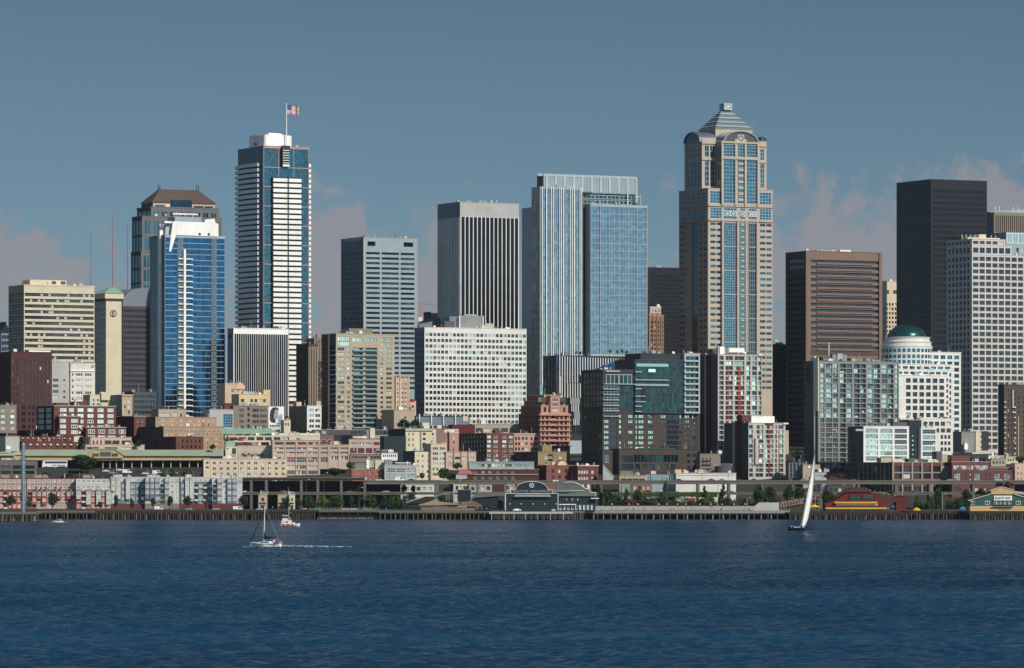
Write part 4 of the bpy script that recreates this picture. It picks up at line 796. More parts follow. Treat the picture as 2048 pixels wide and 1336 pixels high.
# ================================================================== LOW AND MIDDLE BUILDINGS, left half
WF = dict(kind='f', fm=M_wmull, bar=.15, d=.3)
def simple(name, label, xl, xc, xr, yt, yb, Y, wall, wl=None, cap=.3, depth=None, wins=(), cat='building', th=27, capm=None, lw=()):
    t = T(name, label, xc, Y, cat, th); v = t.vol(xl, xc, xr, yt, yb, wall, wl=wl, cap=cap, depth=depth, capm=capm)
    for w_ in wins: v.F(*w_[:9], **(w_[9] if len(w_) > 9 else {}))
    for w_ in lw: v.L(*w_[:9], **(w_[9] if len(w_) > 9 else {}))
    v.end(); return t
t = simple('brick_tower', 'tall dark red brick apartment block cut by the left edge, deep in shade', -30, 22, 104, 704, None, 2945, M_dbrick, wl=M_dbrick,
    wins=[(42, 52, 716, 860, 1, 11, .7, .55, [G_navy, G_navy, G_dark]), (55, 100, 716, 860, 6, 11, .48, .55, [G_navy, G_dark]), (24, 38, 716, 860, 4, 11, .3, .7, [G_dark])], lw=[(0, 20, 716, 860, 3, 11, .35, .5, [G_dark])])
t.blk('roof_wall', 58, 101, 700, 710.5, 1, 3, M_bright); t.done()
t = T('office_building', 'pale white building with paired dark windows in front of the beige banded tower', 141, 2995)
v = t.vol(102, 104, 142, 724, None, M_lgrey, depth=18, off=1.5, cap=.3); v.F(105, 117, 755, 800, 1, 4, .95, .5, [G_mid]); v.F(125, 132, 755, 800, 1, 4, .6, .35, [G_dark]); v.end()
v = t.vol(139, 141, 190, 726, None, mat('warm_white_plaster', (.62, .56, .50)), depth=16, cap=.3)
for xa, xb in ((143, 148), (151, 166), (169, 184)): v.F(xa, xb, 743, 804, 1, 5, .95, .55, [G_dark, G_dark, G_pale], kind='f', fm=M_wmull, bar=.3, nx=3 if xb-xa > 6 else 1)
v.end(); t.blk('vent', 183, 188, 730, 735, -.2, 0, M_grey); t.blk('cornice', 141, 190, 740, 742, -.6, -.02, M_bright); t.done()
t = T('brick_hotel', 'stepped red brick hotel with white framed bay windows on three terraces', 108, 2905)
v = t.vol(74, 108, 232, 812, 868, M_brick, wl=M_dbrick, cap=.4, capm=M_lgrey)
for xa, xb in ((120, 133), (138, 148), (155, 167), (175, 187), (195, 207), (215, 227)): v.F(xa, xb, 814, 871, 1, 5, .98, .62, [G_pale, G_mint, G_mid], kind='f', fm=M_wmull, bar=.3, nx=3, d=.1)
v.L(76, 88, 814, 871, 1, 5, .9, .7, [G_pale], kind='f', fm=M_wmull, bar=.3, nx=2, d=.1); v.L(92, 103, 814, 871, 1, 5, .9, .7, [G_pale], kind='f', fm=M_wmull, bar=.3, nx=2, d=.1); v.end()
v = t.vol(104, 118, 161, 833, 872, M_brick, wl=M_dbrick, off=-5, cap=.4, capm=M_lgrey)
for xa, xb in ((120, 132), (142, 156)): v.F(xa, xb, 836, 870, 1, 3, .95, .62, [G_pale, G_mid], kind='f', fm=M_wmull, bar=.3, nx=3, d=.1)
v.end()
v = t.vol(166, 172, 252, 855, 888, M_brick, wl=M_dbrick, off=-9, cap=.4, capm=M_lgrey)
for i in range(4): v.F(176+i*20.5, 190+i*20.5, 857, 881, 1, 2, .95, .66, [G_pale, G_mid], kind='f', fm=M_wmull, bar=.3, nx=3, d=.1)
v.end()
for x, y in ((113, 805), (150, 802)): t.blk('penthouse', x, x+24, y, 812, 6, 14, M_brick)
t.blk('chimney', 150, 153, 797, 812, 3, 4, M_lgrey)
for y in (851, 863): t.blk('round_vent', 157.5, 161.5, y, y+4, -5.4, -5.1, M_wmull)
t.done()
t = simple('brick_building', 'grey brown brick building with bright sea green windows at the left edge', -20, -6, 33, 811, 866, 2915, M_stone, depth=15, capm=M_roofg, wins=[(0, 12, 815, 862, 1, 4, .7, .5, [G_seag, G_mint], WF), (20, 30, 815, 862, 1, 4, .8, .5, [G_mint, G_seag], dict(WF, nx=2))]); t.done()
t = simple('plaster_building', 'cream flat roofed building stepping behind the stepped brick hotel', 176, 180, 222, 790, 815, 2975, M_cream, depth=12, wins=[(183, 200, 796, 812, 2, 2, .4, .5, [G_dark])]); t.blk('roof_wall', 203, 220, 786, 800, -2, 3, M_cream); t.done()
t = simple('masonry_building', 'narrow tan masonry building with paired tall windows and a grey shaded flank', 222, 244, 265, 790, 832, 2965, M_tan, wl=M_grey, capm=M_sand, wins=[(246, 262, 797, 830, 2, 3, .55, .7, [G_dark, G_pale], WF)]); t.blk('cornice', 243.5, 265.5, 790, 792, -.7, -.02, M_sand); t.done()
t = simple('office_building', 'dark glass fronted block under the arched roof slab', 262, 266, 312, 784, 835, 2985, M_dgrey, depth=14, wins=[(268, 310, 787, 830, 8, 4, .8, .6, [G_dark, G_navy])]); t.done()
t = simple('brick_building', 'red brick corner block in front of the dark glass block', 232, 268, 291, 833, 872, 2925, M_brick, wl=M_dbrick, capm=M_lgrey, wins=[(271, 289, 837, 868, 2, 3, .4, .5, [G_dark], WF)]); t.done()
t = T('apartment_building', 'broad ochre brick apartment block in two steps below the blue condominium tower', 327, 2890)
v = t.vol(262, 327, 449, 853, 900, M_ochre, wl=M_dbrown, cap=.3)
v.F(330, 446, 855, 900, 13, 5, .32, .5, [G_pale, G_dark, G_dark], **WF); v.L(266, 325, 857, 900, 7, 5, .25, .45, [G_dark]); v.end()
v = t.vol(292, 311, 433, 834, 854, M_ochre, off=7, wl=M_dbrown, cap=.3); v.F(313, 430, 836, 854, 13, 2, .32, .5, [G_pale, G_dark], **WF); v.end(); t.blk('cornice', 327, 449, 860, 861, -.3, -.02, M_tan); t.done()
t = simple('market_roof_house', 'beige parapet walled rooftop building at the foot of the blue condominium tower', 313, 317, 372, 819, 840, 2950, M_buff, depth=12, wins=[(319, 341, 824, 836, 1, 1, .95, .7, [G_pale]), (345, 356, 824, 836, 1, 1, .9, .9, [G_dark])]); t.done()
t = simple('brick_building', 'small brick building with arched windows and a rounded parapet above the long market hall', 324, 352, 407, 874, 902, 2865, M_brick, wl=M_dbrick, wins=[(361, 404, 876, 899, 5, 2, .35, .55, [G_dark, G_black])]); t.blk('parapet', 375, 383, 871, 874, 0, .6, M_brick); t.done()
t = simple('brick_apartments', 'long low dark red brick building with cream window awnings at the left edge', 34, 38, 148, 873, 888, 2868, M_brick, depth=12, capm=M_maroon, wins=[(41, 146, 875, 883, 10, 1, .3, .7, [G_dark])])
v = t.vol(42, 46, 166, 884, 902, M_brick, depth=8, off=-4, cap=.2, capm=M_maroon); v.F(55, 163, 887, 897, 8, 1, .3, .6, [G_dark], d=.2); v.end()
for i in range(8): t.blk('window_awning', 59+i*13.5, 63.5+i*13.5, 887.5, 890.5, -5.0, -4.02, M_cream)
for i in range(10): t.blk('window_awning', 43.5+i*10.5, 47+i*10.5, 875.3, 877, -.8, -.02, M_cream)
t.done()
t = simple('plaster_building', 'blank grey wall and cream gable at the left edge above the market', -10, 11, 39, 873, 905, 2862, M_lgrey, wl=M_cream, depth=10); t.blk('sign_board', 12, 21, 892, 899, -.4, -.1, M_bright); t.done()
t = simple('pink_house', 'pale pink two storey building with dark openings left of the ochre apartments', 177, 181, 263, 875, 899, 2864, M_pink, depth=10, capm=M_pink, wins=[(183, 206, 880, 889, 3, 1, .4, .8, [G_dark]), (208, 240, 880, 889, 2, 1, .85, .85, [G_dark, G_mid]), (243, 262, 880, 889, 1, 1, .95, .85, [G_dark])])
v = t.vol(168, 171, 289, 889.5, 902, M_pink, depth=5, off=-4, cap=.2); v.F(173, 198, 893, 900, 2, 1, .9, .7, [G_dark]); v.F(208, 236, 893, 900, 1, 1, .9, .6, [G_dark]); v.F(244, 264, 893, 900, 1, 1, .9, .6, [G_dark]); v.end(); t.done()
# long market hall
t = T('market_hall', 'long low ochre market hall with sage green roof and a row of small windows', 46, 2838, 'market hall', th=9)
v = t.vol(30, 46, 420, 909, 920, mat('ochre_paint', (.50, .33, .15)), depth=14); v.F(110, 150, 910, 917, 6, 1, .5, .75, [G_dark, G_pale], kind='f', fm=M_tan, bar=.15, d=.2); v.F(186, 237, 904, 916, 4, 1, .9, .8, [G_mid]); v.F(246, 368, 910, 917, 19, 1, .5, .75, [G_dark, G_dark, G_pale], kind='f', fm=M_tan, bar=.15, d=.2); v.end()
L_ = v.w; z0 = t.z(909); h = t.z(899)-z0
MB().face([(-1, -1.5, -.2), (L_+8, -1.5, -.2), (L_+8, 8, h), (-1, 8, h)]).face([(-1, 8, h), (L_+8, 8, h), (L_+8, 16, 0), (-1, 16, 0)]).face([(-1, -1.5, -.5), (-1, -1.5, -.2), (-1, 8, h), (-1, 16, 0)]).face([(-1, -1.5, -.8), (L_+8, -1.5, -.8), (L_+8, -1.5, -.2), (-1, -1.5, -.2)]).build('roof', M_roofg, t.o, (0, 0, z0+.05))
a, b = t.along(174, (0, -2)), t.along(246, (0, -2)); c = (a+b)/2; hh = t.z(899)-t.z(916)
MB().prism([(a, 0), (b, 0), (b, hh*.35), (c+6, hh), (c-6, hh), (a, hh*.35)], -2, 8).build('gable_front', MATS['ochre_paint'], t.o, (0, 0, t.z(916))); MB().prism([(a-1, hh*.35), (a, hh*.33), (c-6, hh), (c+6, hh), (b, hh*.33), (b+1, hh*.35), (c+6.3, hh+.6), (c-6.3, hh+.6)], -2.6, 9).build('gable_roof', M_roofg, t.o, (0, 0, t.z(916)))
for xa, xb, ya in ((185, 198, 906.5), (200, 222, 903.5), (224, 236, 906.5)): t.blk('gable_window', xa, xb, ya, 912.5, -2.25, -2.03, G_mid)
t.blk('floor_slab', 30, 425, 919.6, 921, -2, 14, M_deck); t.blk('undercroft_shade_wall', 60, 425, 921, 952, 10, 14, M_dark)  # dark back wall stands for the shade in the open undercroft
for x in (84, 110, 205, 219, 232, 246, 263, 282, 302, 325, 341, 360, 378, 395, 412): t.blk('column', x, x+1.8, 921, 946, 0, .6, M_lgrey)
t.done()
t = simple('market_stall_house', 'small brown gabled market building with green roofs at the left edge', -12, 2, 47, 911, 925, 2828, M_tan, depth=8, cap=None); a = t.along(47)
MB().prism([(a-9, 0), (a+.5, 0), (a-4, 2.6)], -1, 9).build('gable', M_tan, t.o, (0, 0, t.z(910))); t.blk('roof', -6, 30, 907, 911, -2, 8, M_roofg); t.blk('roof', 0, 22, 903.5, 905.5, 2, 9, M_roofg); t.done()
t = T('parking_garage', 'weathered grey concrete parking garage with two open decks left of the coach', 0, 2790, 'garage', th=4)
v = t.vol(-10, -4, 74, 921, 960, M_deck, depth=16, cap=.3); v.F(0, 71, 929, 950, 3, 2, .86, .66, [G_dark], d=2.5, name='opening'); v.end(); t.done()
# grey stone end and cream annex
t = T('market_annex', 'long cream and peach building with three rows of twelve heart trimmed windows', 407, 2803, 'building', th=8)
v = t.vol(384, 407, 574, 918, 955, mat('peach_cream_plaster', (.60, .49, .34)), wl=M_stone, depth=11, cap=.35, capm=M_lgrey)
v.F(407.5, 421.5, 921, 940, 1, 2, .48, .5, [G_dark, G_red], **WF)
v.F(421.5, 573, 921, 954, 11, 3, .48, .55, [G_dark, G_red, G_pale], wts=[6, 3, 1], nx=2, **WF); v.L(387, 405, 922, 945, 3, 2, .35, .6, [G_dark]); v.end()
for i in range(12):
    for j in range(3 if i else 2):
        x = 414.5+i*13.75; y = 931.2+j*11; a = t.along(x, (0, -.2)); MB().prism([(-.7, .5), (-.4, 0), (0, -.35), (.4, 0), (.7, .5), (0, .3)], -.25, -.02).build('window_trim', M_wmull, t.o, (a, 0, t.z(y)))
for x in (407, 421, 477, 532): t.blk('pilaster', x, x+1.4, 918, 955, -.25, -.02, MATS['peach_cream_plaster'])
t.done()
# market building with sign wall
t = T('market_building', 'cream stepped market building with mint green roof, red awnings and black wall lettering', 475, 2826, 'market hall', th=8)
v = t.vol(473, 475, 547, 891, 918, mat('sign_wall_beige', (.46, .37, .28)), depth=12, cap=.2); v.F(476, 544, 896, 901, 22, 1, .55, .9, [G_dark, G_black], kind='f', fm=M_wmull, bar=.15, d=.2); v.end()
t.text('Pike Place Market', 484, 528, 906.3, 912.4, -.3, M_black)
v = t.vol(442, 451, 474.5, 893, 918, M_cream, depth=8, off=-1.5, wl=M_stone, cap=.15); v.F(463, 473, 896, 909, 1, 1, .8, .95, [G_navy], d=.4); v.F(453, 457, 896, 898.5, 1, 1, .9, .9, [G_dark]); v.end()
t.blk('roof_box', 451, 470, 882.5, 892.7, -1, 5, M_green); t.blkL('roof_box', 445, 450.5, 883, 892.7, 0, 4, M_dgreen); t.blk('awning_panel', 463, 472, 908, 912, -1.9, -1.55, M_green); t.done()
t = T('market_building', 'upper tiers of cream market arcade with mint roof, red awnings and dark open bays', 450, 2872, 'market hall', th=8)
v = t.vol(446, 450, 640, 866, 880, M_cream, depth=12, cap=None); v.F(470, 556, 867, 872, 5, 1, .75, .9, [G_dark, G_red], d=.6); v.end()
v = t.vol(452, 457, 638, 871.5, 896, M_cream, depth=6, off=-5, cap=.2); v.F(459, 580, 874, 881, 7, 1, .78, .95, [G_dark], d=.8); v.F(459, 540, 884, 891, 4, 1, .8, .9, [G_dark, G_red], d=.8); v.end()
for x in (460, 478): t.blk('awning', x, x+12, 874.3, 877.5, -6.6, -5.1, M_awn)
for x in (463, 494): t.blk('awning', x, x+22, 884.6, 888, -6.8, -5.1, M_awn)
a, b = t.along(444, (0, -1)), t.along(536, (0, -1)); MB().face([(a, -1, 0), (b, -1, 0), (b-2, 9, 3.0), (a-1, 9, 3.0)]).face([(a, -1, -.5), (b, -1, -.5), (b, -1, 0), (a, -1, 0)]).build('roof', M_green, t.o, (0, 0, t.z(866)))
a, b = t.along(534, (0, -2)), t.along(558, (0, -2)); MB().face([(a, -2, 0), (b, -2, 0), (b-5, 9, 3.6), (a-2, 9, 3.6)]).face([(b, -2, 0), (b+2, 7, 0), (b-5, 9, 3.6)]).build('roof', M_green, t.o, (0, 0, t.z(867)))
t.done()
# grey masonry with billboard
t = T('masonry_building', 'grey brown loft building with tall grouped windows and a blue glass bay beside the billboard', 467, 2935)
v = t.vol(462, 467, 538, 812, 862, M_stone, depth=14, cap=.4); v.F(478, 488, 815, 860, 1, 4, .9, .6, [G_dark, G_mid], kind='f', fm=M_stone, bar=.2, nx=3); v.F(494, 500, 812, 858, 1, 4, .7, .6, [G_dark]); v.F(504, 534, 815, 860, 2, 4, .9, .62, [G_dark, G_mid], kind='f', fm=M_stone, bar=.25, nx=3); v.end()
v = t.vol(416, 419, 467, 820, 866, M_lgrey, depth=10, off=-3, cap=.4, capm=M_sand); v.F(446, 466, 828, 856, 1, 1, .95, .95, [G_blue], kind='f', fm=M_mull, bar=.2, nx=4, nz=5); v.end(); t.blk('chimney', 449, 463, 809, 820, 4, 7, M_brick); t.done()
Y = 2926; o = empty('billboard', (X(537, Y), Y, Z(862, Y)), R(12)); tag(o, 'tall white billboard with a grey portrait of a woman raising her hand', 'billboard')
S = Y/F; W, H = 31.5*S, 49*S; MB().box(0, 0, 0, W, .5, H).build('panel', M_bright, o)
fr = MB(); fr.box(-.2, -.15, -.2, 0, .6, H+.2).box(W, -.15, -.2, W+.2, .6, H+.2).box(0, -.15, H, W, .6, H+.2).box(0, -.15, -.2, W, .6, 0); fr.build('frame', M_lgrey, o)
def poly(name, pts, m, d): return MB().prism([(x*W, z*H) for x, z in pts], d, d+.04).build(name, m, o)
M_p1, M_p2, M_p3 = mat('poster_dark_grey', (.035, .035, .04)), mat('poster_mid_grey', (.34, .33, .33)), mat('poster_blue', (.06, .30, .55))
poly('poster_hair', [(.1, .42), (.22, .34), (.45, .33), (.46, .45), (.42, .5), (.4, .7), (.5, .84), (.66, .84), (.64, .93), (.5, .97), (.28, .96), (.14, .86), (.08, .66)], M_p1, -.06)
poly('poster_face', [(.34, .52), (.44, .46), (.56, .5), (.62, .64), (.63, .8), (.54, .9), (.42, .86), (.36, .7)], M_p2, -.12)
poly('poster_hand', [(.62, .34), (.78, .32), (.88, .46), (.9, .62), (.84, .72), (.8, .6), (.74, .76), (.7, .6), (.64, .66), (.6, .5)], M_p2, -.12)
poly('poster_eye', [(.45, .72), (.52, .715), (.53, .735), (.46, .745)], M_p1, -.17); poly('poster_mouth', [(.47, .575), (.56, .59), (.55, .61), (.48, .6)], M_p1, -.17)
poly('poster_headline', [(.52, .27), (.86, .27), (.86, .34), (.52, .34)], M_p3, -.17)
for i in range(7): poly('poster_letter', [(.1+i*.115, .17), (.18+i*.115, .17), (.18+i*.115, .25), (.1+i*.115, .25)], M_p1, -.1)
poly('poster_caption', [(.1, .115), (.86, .115), (.86, .13), (.1, .13)], M_p2, -.1)
t = simple('rooftop_house', 'tiny cream stair house right under the billboard edge', 565, 568, 581, 841, 866, 2915, M_cream, depth=5, wins=[(569, 579, 845, 852, 2, 1, .6, .8, [G_dark])]); t.done()
t = simple('masonry_building', 'peach masonry building with a rooftop garden left of the pinstripe office block', 446, 450, 486, 768, 815, 2982, M_peach, depth=12, cap=.5, wins=[(459, 484, 775, 812, 2, 3, .42, .6, [G_dark, G_mid], dict(WF, nx=2))])
a = t.along(482, (0, -.5)); MB().prism([(-7, -2), (0, -2), (0, 0), (-3.5, 2.6), (-7, 0)], -.6, 4).build('gable', M_peach, t.o, (a+3, 0, t.z(772)))
t.done()
t = simple('plaster_building', 'yellow stucco building with rooftop ducts in front of the pinstripe block', 474, 478, 540, 789, 815, 2965, M_yellow, depth=12, wins=[(481, 489, 797, 805, 1, 1, .9, .8, [G_dark]), (499, 533, 797, 805, 4, 1, .62, .8, [G_dark])])
t.blk('roof_wall', 527, 540, 779, 789, 0, 8, M_yellow); t.blk('air_duct', 486, 510, 782.5, 788, 3, 5, M_steel); t.blk('fan_unit', 512, 526, 784, 789, 4, 6, M_cream); t.done()
t = T('warehouse', 'plain olive grey block with a blank flank and white front of square windows', 614, 2942)
v = t.vol(578, 614, 643, 812, 862, M_white, wl=M_olive, cap=.3); v.F(617, 642, 815, 858, 2, 4, .8, .6, [G_dark, G_dark, G_seag], kind='f', fm=M_wmull, bar=.15, nx=2); v.end(); t.blk('stair_house', 633, 642, 802, 812, 1, 5, M_sand); t.blk('stair_house', 593, 603, 803, 812, 14, 19, M_peach); t.done()
# arcaded brick, footbridge
t = T('arcade_building', 'dusky brown building with a row of large arched windows above the peach loft block', 580, 2892, th=8)
v = t.vol(575, 580, 668, 869, 892, mat('mauve_brick', (.20, .115, .10)), depth=10, cap=.3); v.end()
for i in range(7):
    a, b = t.along(583+i*12, (0, -.1)), t.along(592+i*12, (0, -.1)); c, r = (a+b)/2, (b-a)/2; z = t.z(884); P = [(c+r*math.cos(math.pi*k/10), r*1.15*math.sin(math.pi*k/10)) for k in range(11)]+[(a, -2), (b, -2)]
    w_ = MB().prism(P, -.12, .2).build('arched_window', G_red, t.o, (0, 0, z)); q = MB()
    for k in range(10):
        (x0, z0), (x1, z1) = P[k], P[k+1]; q.prism([(x0, z0), (c+(x0-c)*1.2, z0*1.2), (c+(x1-c)*1.2, z1*1.2), (x1, z1)], -.3, 0)
    q.build('arch_trim', M_lgrey, w_)
t.done()
t = simple('covered_walkway', 'dark roofed walkway strip below the balcony apartment tower', 620, 625, 790, 860, 870, 2915, M_dgrey, depth=8, cap=.3, capm=M_lgrey, th=6, wins=[(700, 788, 862, 868, 12, 1, .7, .8, [G_dark])]); t.done()
t = T('loft_building', 'long peach loft building with five rows of red brown window bays below the arcade', 545, 2818, th=8)
M_loft = mat('peach_loft_concrete', (.47, .36, .28)); g = [G_red, G_dark]
v = t.vol(543, 545, 640, 881, 955, M_loft, depth=12, cap=.35)
for x0, nx in ((549, 4), (571, 6), (593, 6), (616, 6)):
    for ya, yb in ((884, 889.5), (894.5, 899), (903.5, 907.5), (914, 925), (930.5, 938), (941, 949)): v.F(x0, x0+19.5 if x0 > 549 else x0+18, ya, yb, 1, 1, .98, .98, g if ya not in (930.5,) else [G_pale, G_red], kind='f', fm=M_red if ya < 890 else M_wmull, bar=.1, nx=nx, nz=2 if yb-ya > 8 else 1)
v.end()
v = t.vol(636, 640.2, 698, 890, 938, M_loft, depth=12, off=0, cap=.35)
for x0 in (660, 680):
    for ya, yb in ((894.5, 899), (903.5, 907.5), (912, 919.5)): v.F(x0, x0+16, ya, yb, 1, 1, .98, .98, g, kind='f', fm=M_wmull, bar=.1, nx=5)
for ya, yb in ((894.5, 899), (903.5, 907.5), (914, 925)): v.F(641, 658, ya, yb, 1, 1, .95, .98, g, kind='f', fm=M_wmull, bar=.1, nx=5)
v.end(); t.blk('stair_house', 666, 677, 882, 890, 2, 6, M_cream)
for x in (545, 569, 591.5, 614, 637.5, 656, 677, 696.5): t.blk('pilaster', x, x+1.8, 883 if x < 640 else 891, 950 if x < 640 else 936, -.35, -.02, M_loft)
t.done()
t = T('loft_building', 'shorter peach building with four wide maroon window bays right of the long loft building', 698, 2850, th=8)
v = t.vol(686, 698, 760, 878, 909, M_loft, wl=M_olive, cap=.35, capm=M_brick, depth=12)
for i in range(4): v.F(700+i*15.6, 713.5+i*15.6, 884, 890.5, 1, 1, .96, .96, [G_red], kind='f', fm=M_wmull if i < 3 else M_red, bar=.25, nx=4); v.F(700+i*15.6, 713.5+i*15.6, 896, 906.5, 1, 1, .96, .96, [G_red], kind='f', fm=M_maroon, bar=.2, nx=4, nz=2)
v.end(); v = t.vol(694, 700, 762, 908.5, 935, M_stone, depth=8, off=-2, cap=.2); v.F(703, 760, 912, 917, 9, 1, .9, .8, [G_mid, G_navy]); v.F(705, 755, 924, 931, 5, 1, .9, .8, [G_navy]); v.end()
t.blk('roof_plant', 705, 735, 872, 878, 4, 8, M_cream); t.blk('stair_house', 740, 750, 856, 878, 3, 7, M_cream); t.blk('stair_house', 733, 739.8, 859, 876, 4, 7, M_grey); t.done()
t = simple('brick_building', 'red brick building with arched twin windows, partly seen through the elevated highway', 700, 703, 768.5, 939, 1018, 2765, mat('rose_brick', (.30, .10, .07)), depth=10, th=6, cap=.3, capm=M_lgrey, wins=[(709, 722, 941, 949, 2, 1, .45, .95, [G_dark, G_mid], WF), (729, 744, 941, 949, 2, 1, .45, .95, [G_dark], WF), (750, 765, 941, 949, 2, 1, .45, .95, [G_dark, G_mid], WF), (709, 765, 953, 959, 6, 1, .4, .95, [G_pale, G_dark], WF), (709, 765, 968, 982, 6, 1, .4, .7, [G_dark, G_pale])])
t.blk('stair_house', 750.5, 768, 920, 938.8, 2, 6, M_cream); t.blk('roof_shed', 710, 730, 926, 939, 1, 5, M_olive); t.blk('roof_wall', 733, 739, 919, 937, 1, 4, M_bright); t.blk('roof_shed', 739, 749, 921, 935, 3, 6, M_buff); t.done()
t = simple('glass_front_building', 'pale concrete building with two rows of wide blue green factory windows', 766, 769, 833, 930, 1018, 2762, M_lgrey, depth=10, th=6, wins=[(771, 832, 936, 946, 3, 1, .93, .85, [G_seag, G_mid], dict(WF, nx=6, nz=2)), (771, 832, 947, 958, 3, 1, .93, .85, [G_seag], dict(WF, nx=6, nz=2)), (780, 832, 968, 980, 3, 1, .9, .8, [G_pale])]); t.blk('stair_house', 769.5, 785, 919, 930, 1, 5, M_grey); t.blk('roof_pipe', 790, 822, 925, 926.5, -.5, 0, M_bright); t.blk('sign_box', 826, 831, 926, 931, -.4, 0, M_bright); t.done()
t = simple('white_house', 'small white building with a row of seven dark windows right of the maroon bays', 759, 763, 795, 906, 921, 2835, M_bright, depth=8, th=8, cap=.4, capm=M_grey, wins=[(765, 793, 909, 914, 7, 1, .55, .95, [G_dark])]); t.blk('roof_vent', 763, 787, 899, 903, 3, 5, M_grey); t.done()
t = T('cream_hotel', 'cream stucco building with dark ivy hung flank and green cornice, lift house on top', 811, 2880)
v = t.vol(776, 811, 872, 858, 903, M_cream, wl=M_dteal, cap=.4, capm=M_roofg); v.F(814, 830, 863, 896, 2, 3, .42, .55, [G_dark, G_mid], **WF); v.F(844, 853, 863, 893, 1, 3, .7, .6, [G_dark], **WF); v.F(862, 869, 863, 893, 1, 3, .6, .6, [G_dark], **WF); v.end()
t.blk('stair_house', 845, 859, 845, 858, 4, 9, M_cream); t.blk('light_well', 840, 843, 862, 903, -.3, -.02, M_stone); t.blk('ledge', 811, 866, 860, 861.5, -.8, -.02, M_roofg); t.done()
iv = T('retaining_wall', 'dark sloping retaining wall hung with creepers left of the cream building', 768, 2873, 'wall', th=20)
v = iv.vol(762, 768, 812, 872, 925, M_dteal, depth=8); v.end(); iv.done()
t = simple('cream_apartments', 'cream walk up building with three columns of small square windows, dark flank', 806, 829.5, 861.5, 903, 960, 2795, M_cream, wl=M_dgrey, cap=.4, capm=M_dgreen, wins=[(831, 860, 907, 959, 3, 5, .42, .55, [G_dark, G_pale], WF)]); t.done()
t = simple('concrete_block', 'cream framed loft building with wide grey windows right of the cream walk up', 859, 862, 893, 888, 960, 2797, mat('ivory_concrete', (.56, .47, .34)), depth=12, wins=[(864, 892, 892, 954, 2, 6, .82, .6, [G_mid, G_seag, G_pale], dict(WF, nx=3))])
for x in (862, 884, 889, 891): t.blk('finial', x, x+1.2, 884, 888, 0, 1, M_cream)
t.done()
t = T('row_house', 'mauve and brick row building with a pink end wall and white cornice', 871, 2905)
v = t.vol(868, 871, 905, 858, 910, mat('mauve_plaster', (.24, .15, .14)), depth=10, cap=.3); v.F(889, 893, 861, 867, 1, 1, .9, .9, [G_dark], **WF); v.end()
v = t.vol(893, 899, 917.5, 865, 912, M_salmon, depth=8, off=-2, cap=.3, capm=M_bright); v.F(905, 911, 871, 890, 1, 2, .7, .6, [G_dark], **WF); v.end(); t.blk('roof_wall', 889, 917, 858, 865, 0, 4, M_white); t.done()
t = simple('loft_building', 'low beige building with four square windows between red downpipes', 889, 892, 952, 904, 940, 2800, M_peach, depth=8, th=10, wins=[(894, 906, 913, 919, 1, 1, .85, .9, [G_pale]), (909, 921, 913, 919, 1, 1, .85, .9, [G_navy]), (923, 935, 913, 919, 1, 1, .85, .9, [G_pale]), (938, 949, 913, 919, 1, 1, .85, .9, [G_pale]), (894, 920, 924, 934, 6, 1, .5, .9, [G_pale])])
for x in (907, 922, 936): t.blk('downpipe', x, x+.9, 896, 936, -.5, -.05, M_brick)
t.done()
t = simple('brick_apartments', 'dark brick apartment block with white windows, its shaded flank lit in stripes', 919, 973, 1028, 867, 928, 2855, M_brick, wl=M_dbrown, capm=M_stone, wins=[(973, 983, 869, 924, 1, 6, .8, .6, [G_pale, G_mint], dict(WF, nx=2)), (986, 997, 869, 924, 1, 6, .8, .6, [G_pale, G_dark], dict(WF, nx=3)), (1004, 1014, 869, 924, 1, 6, .8, .6, [G_mint, G_mid], dict(WF, nx=2)), (1017, 1027, 869, 924, 1, 6, .8, .6, [G_pale, G_dark], dict(WF, nx=3))], lw=[(921, 970, 869, 924, 8, 6, .35, .6, [G_pale, G_dark], WF)]); t.blk('chimney', 990, 1003, 861, 867, 3, 7, M_brick); t.done()
t = simple('salmon_lofts', 'salmon coloured four storey building with grouped dark windows and a grey parapet', 1026, 1028, 1080, 868, 908, 2870, M_salmon, depth=12, cap=.5, capm=M_lgrey, wins=[(1029, 1041, 872, 903, 2, 3, .6, .6, [G_dark]), (1042, 1057, 872, 903, 2, 3, .75, .6, [G_dark, G_mid], WF), (1060, 1066, 872, 903, 1, 3, .6, .6, [G_dark]), (1067, 1077, 872, 903, 1, 3, .9, .6, [G_dark, G_mid], WF)]); t.done()
t = T('stepped_apartments', 'salmon pink stepped apartment tower with projecting balcony bands and crystal roof bays', 1080, 2912)
v = t.vol(1037, 1080, 1140, 826, 925, M_salmon, wl=mat('shade_darkened_salmon', (.20, .09, .075))); v.F(1083, 1138, 829, 900, 6, 7, .6, .55, [G_dark, G_mid, G_pale]); v.F(1084, 1136, 902, 922, 5, 2, .5, .5, [G_dark]); v.L(1040, 1078, 829, 900, 6, 7, .5, .55, [G_navy]); v.end()  # side salmon is the front colour darkened for its shade
for yt, yb, xl, xr, off in ((811, 826, 1042, 1136, 3), (801, 811.5, 1048, 1130, 6), (790, 801.5, 1053, 1125, 9)):
    xc = {3: 1082, 6: 1085, 9: 1088}[off]; v = t.vol(xl, xc, xr, yt, yb, M_salmon if off < 9 else M_peach, off=off, wl=MATS['shade_darkened_salmon'], cap=.4); v.F(xc+3, xr-3, yt+2, yb-1, 5, 1, .55, .8, [G_mid, G_dark]); v.end()
v = t.vol(1097, 1101, 1120, 792, 826, M_salmon, off=1.5, depth=6, cap=.5); v.F(1103, 1118, 795, 824, 1, 3, .8, .6, [G_pale, G_dark], kind='f', fm=M_wmull, bar=.2, nx=4); v.end()
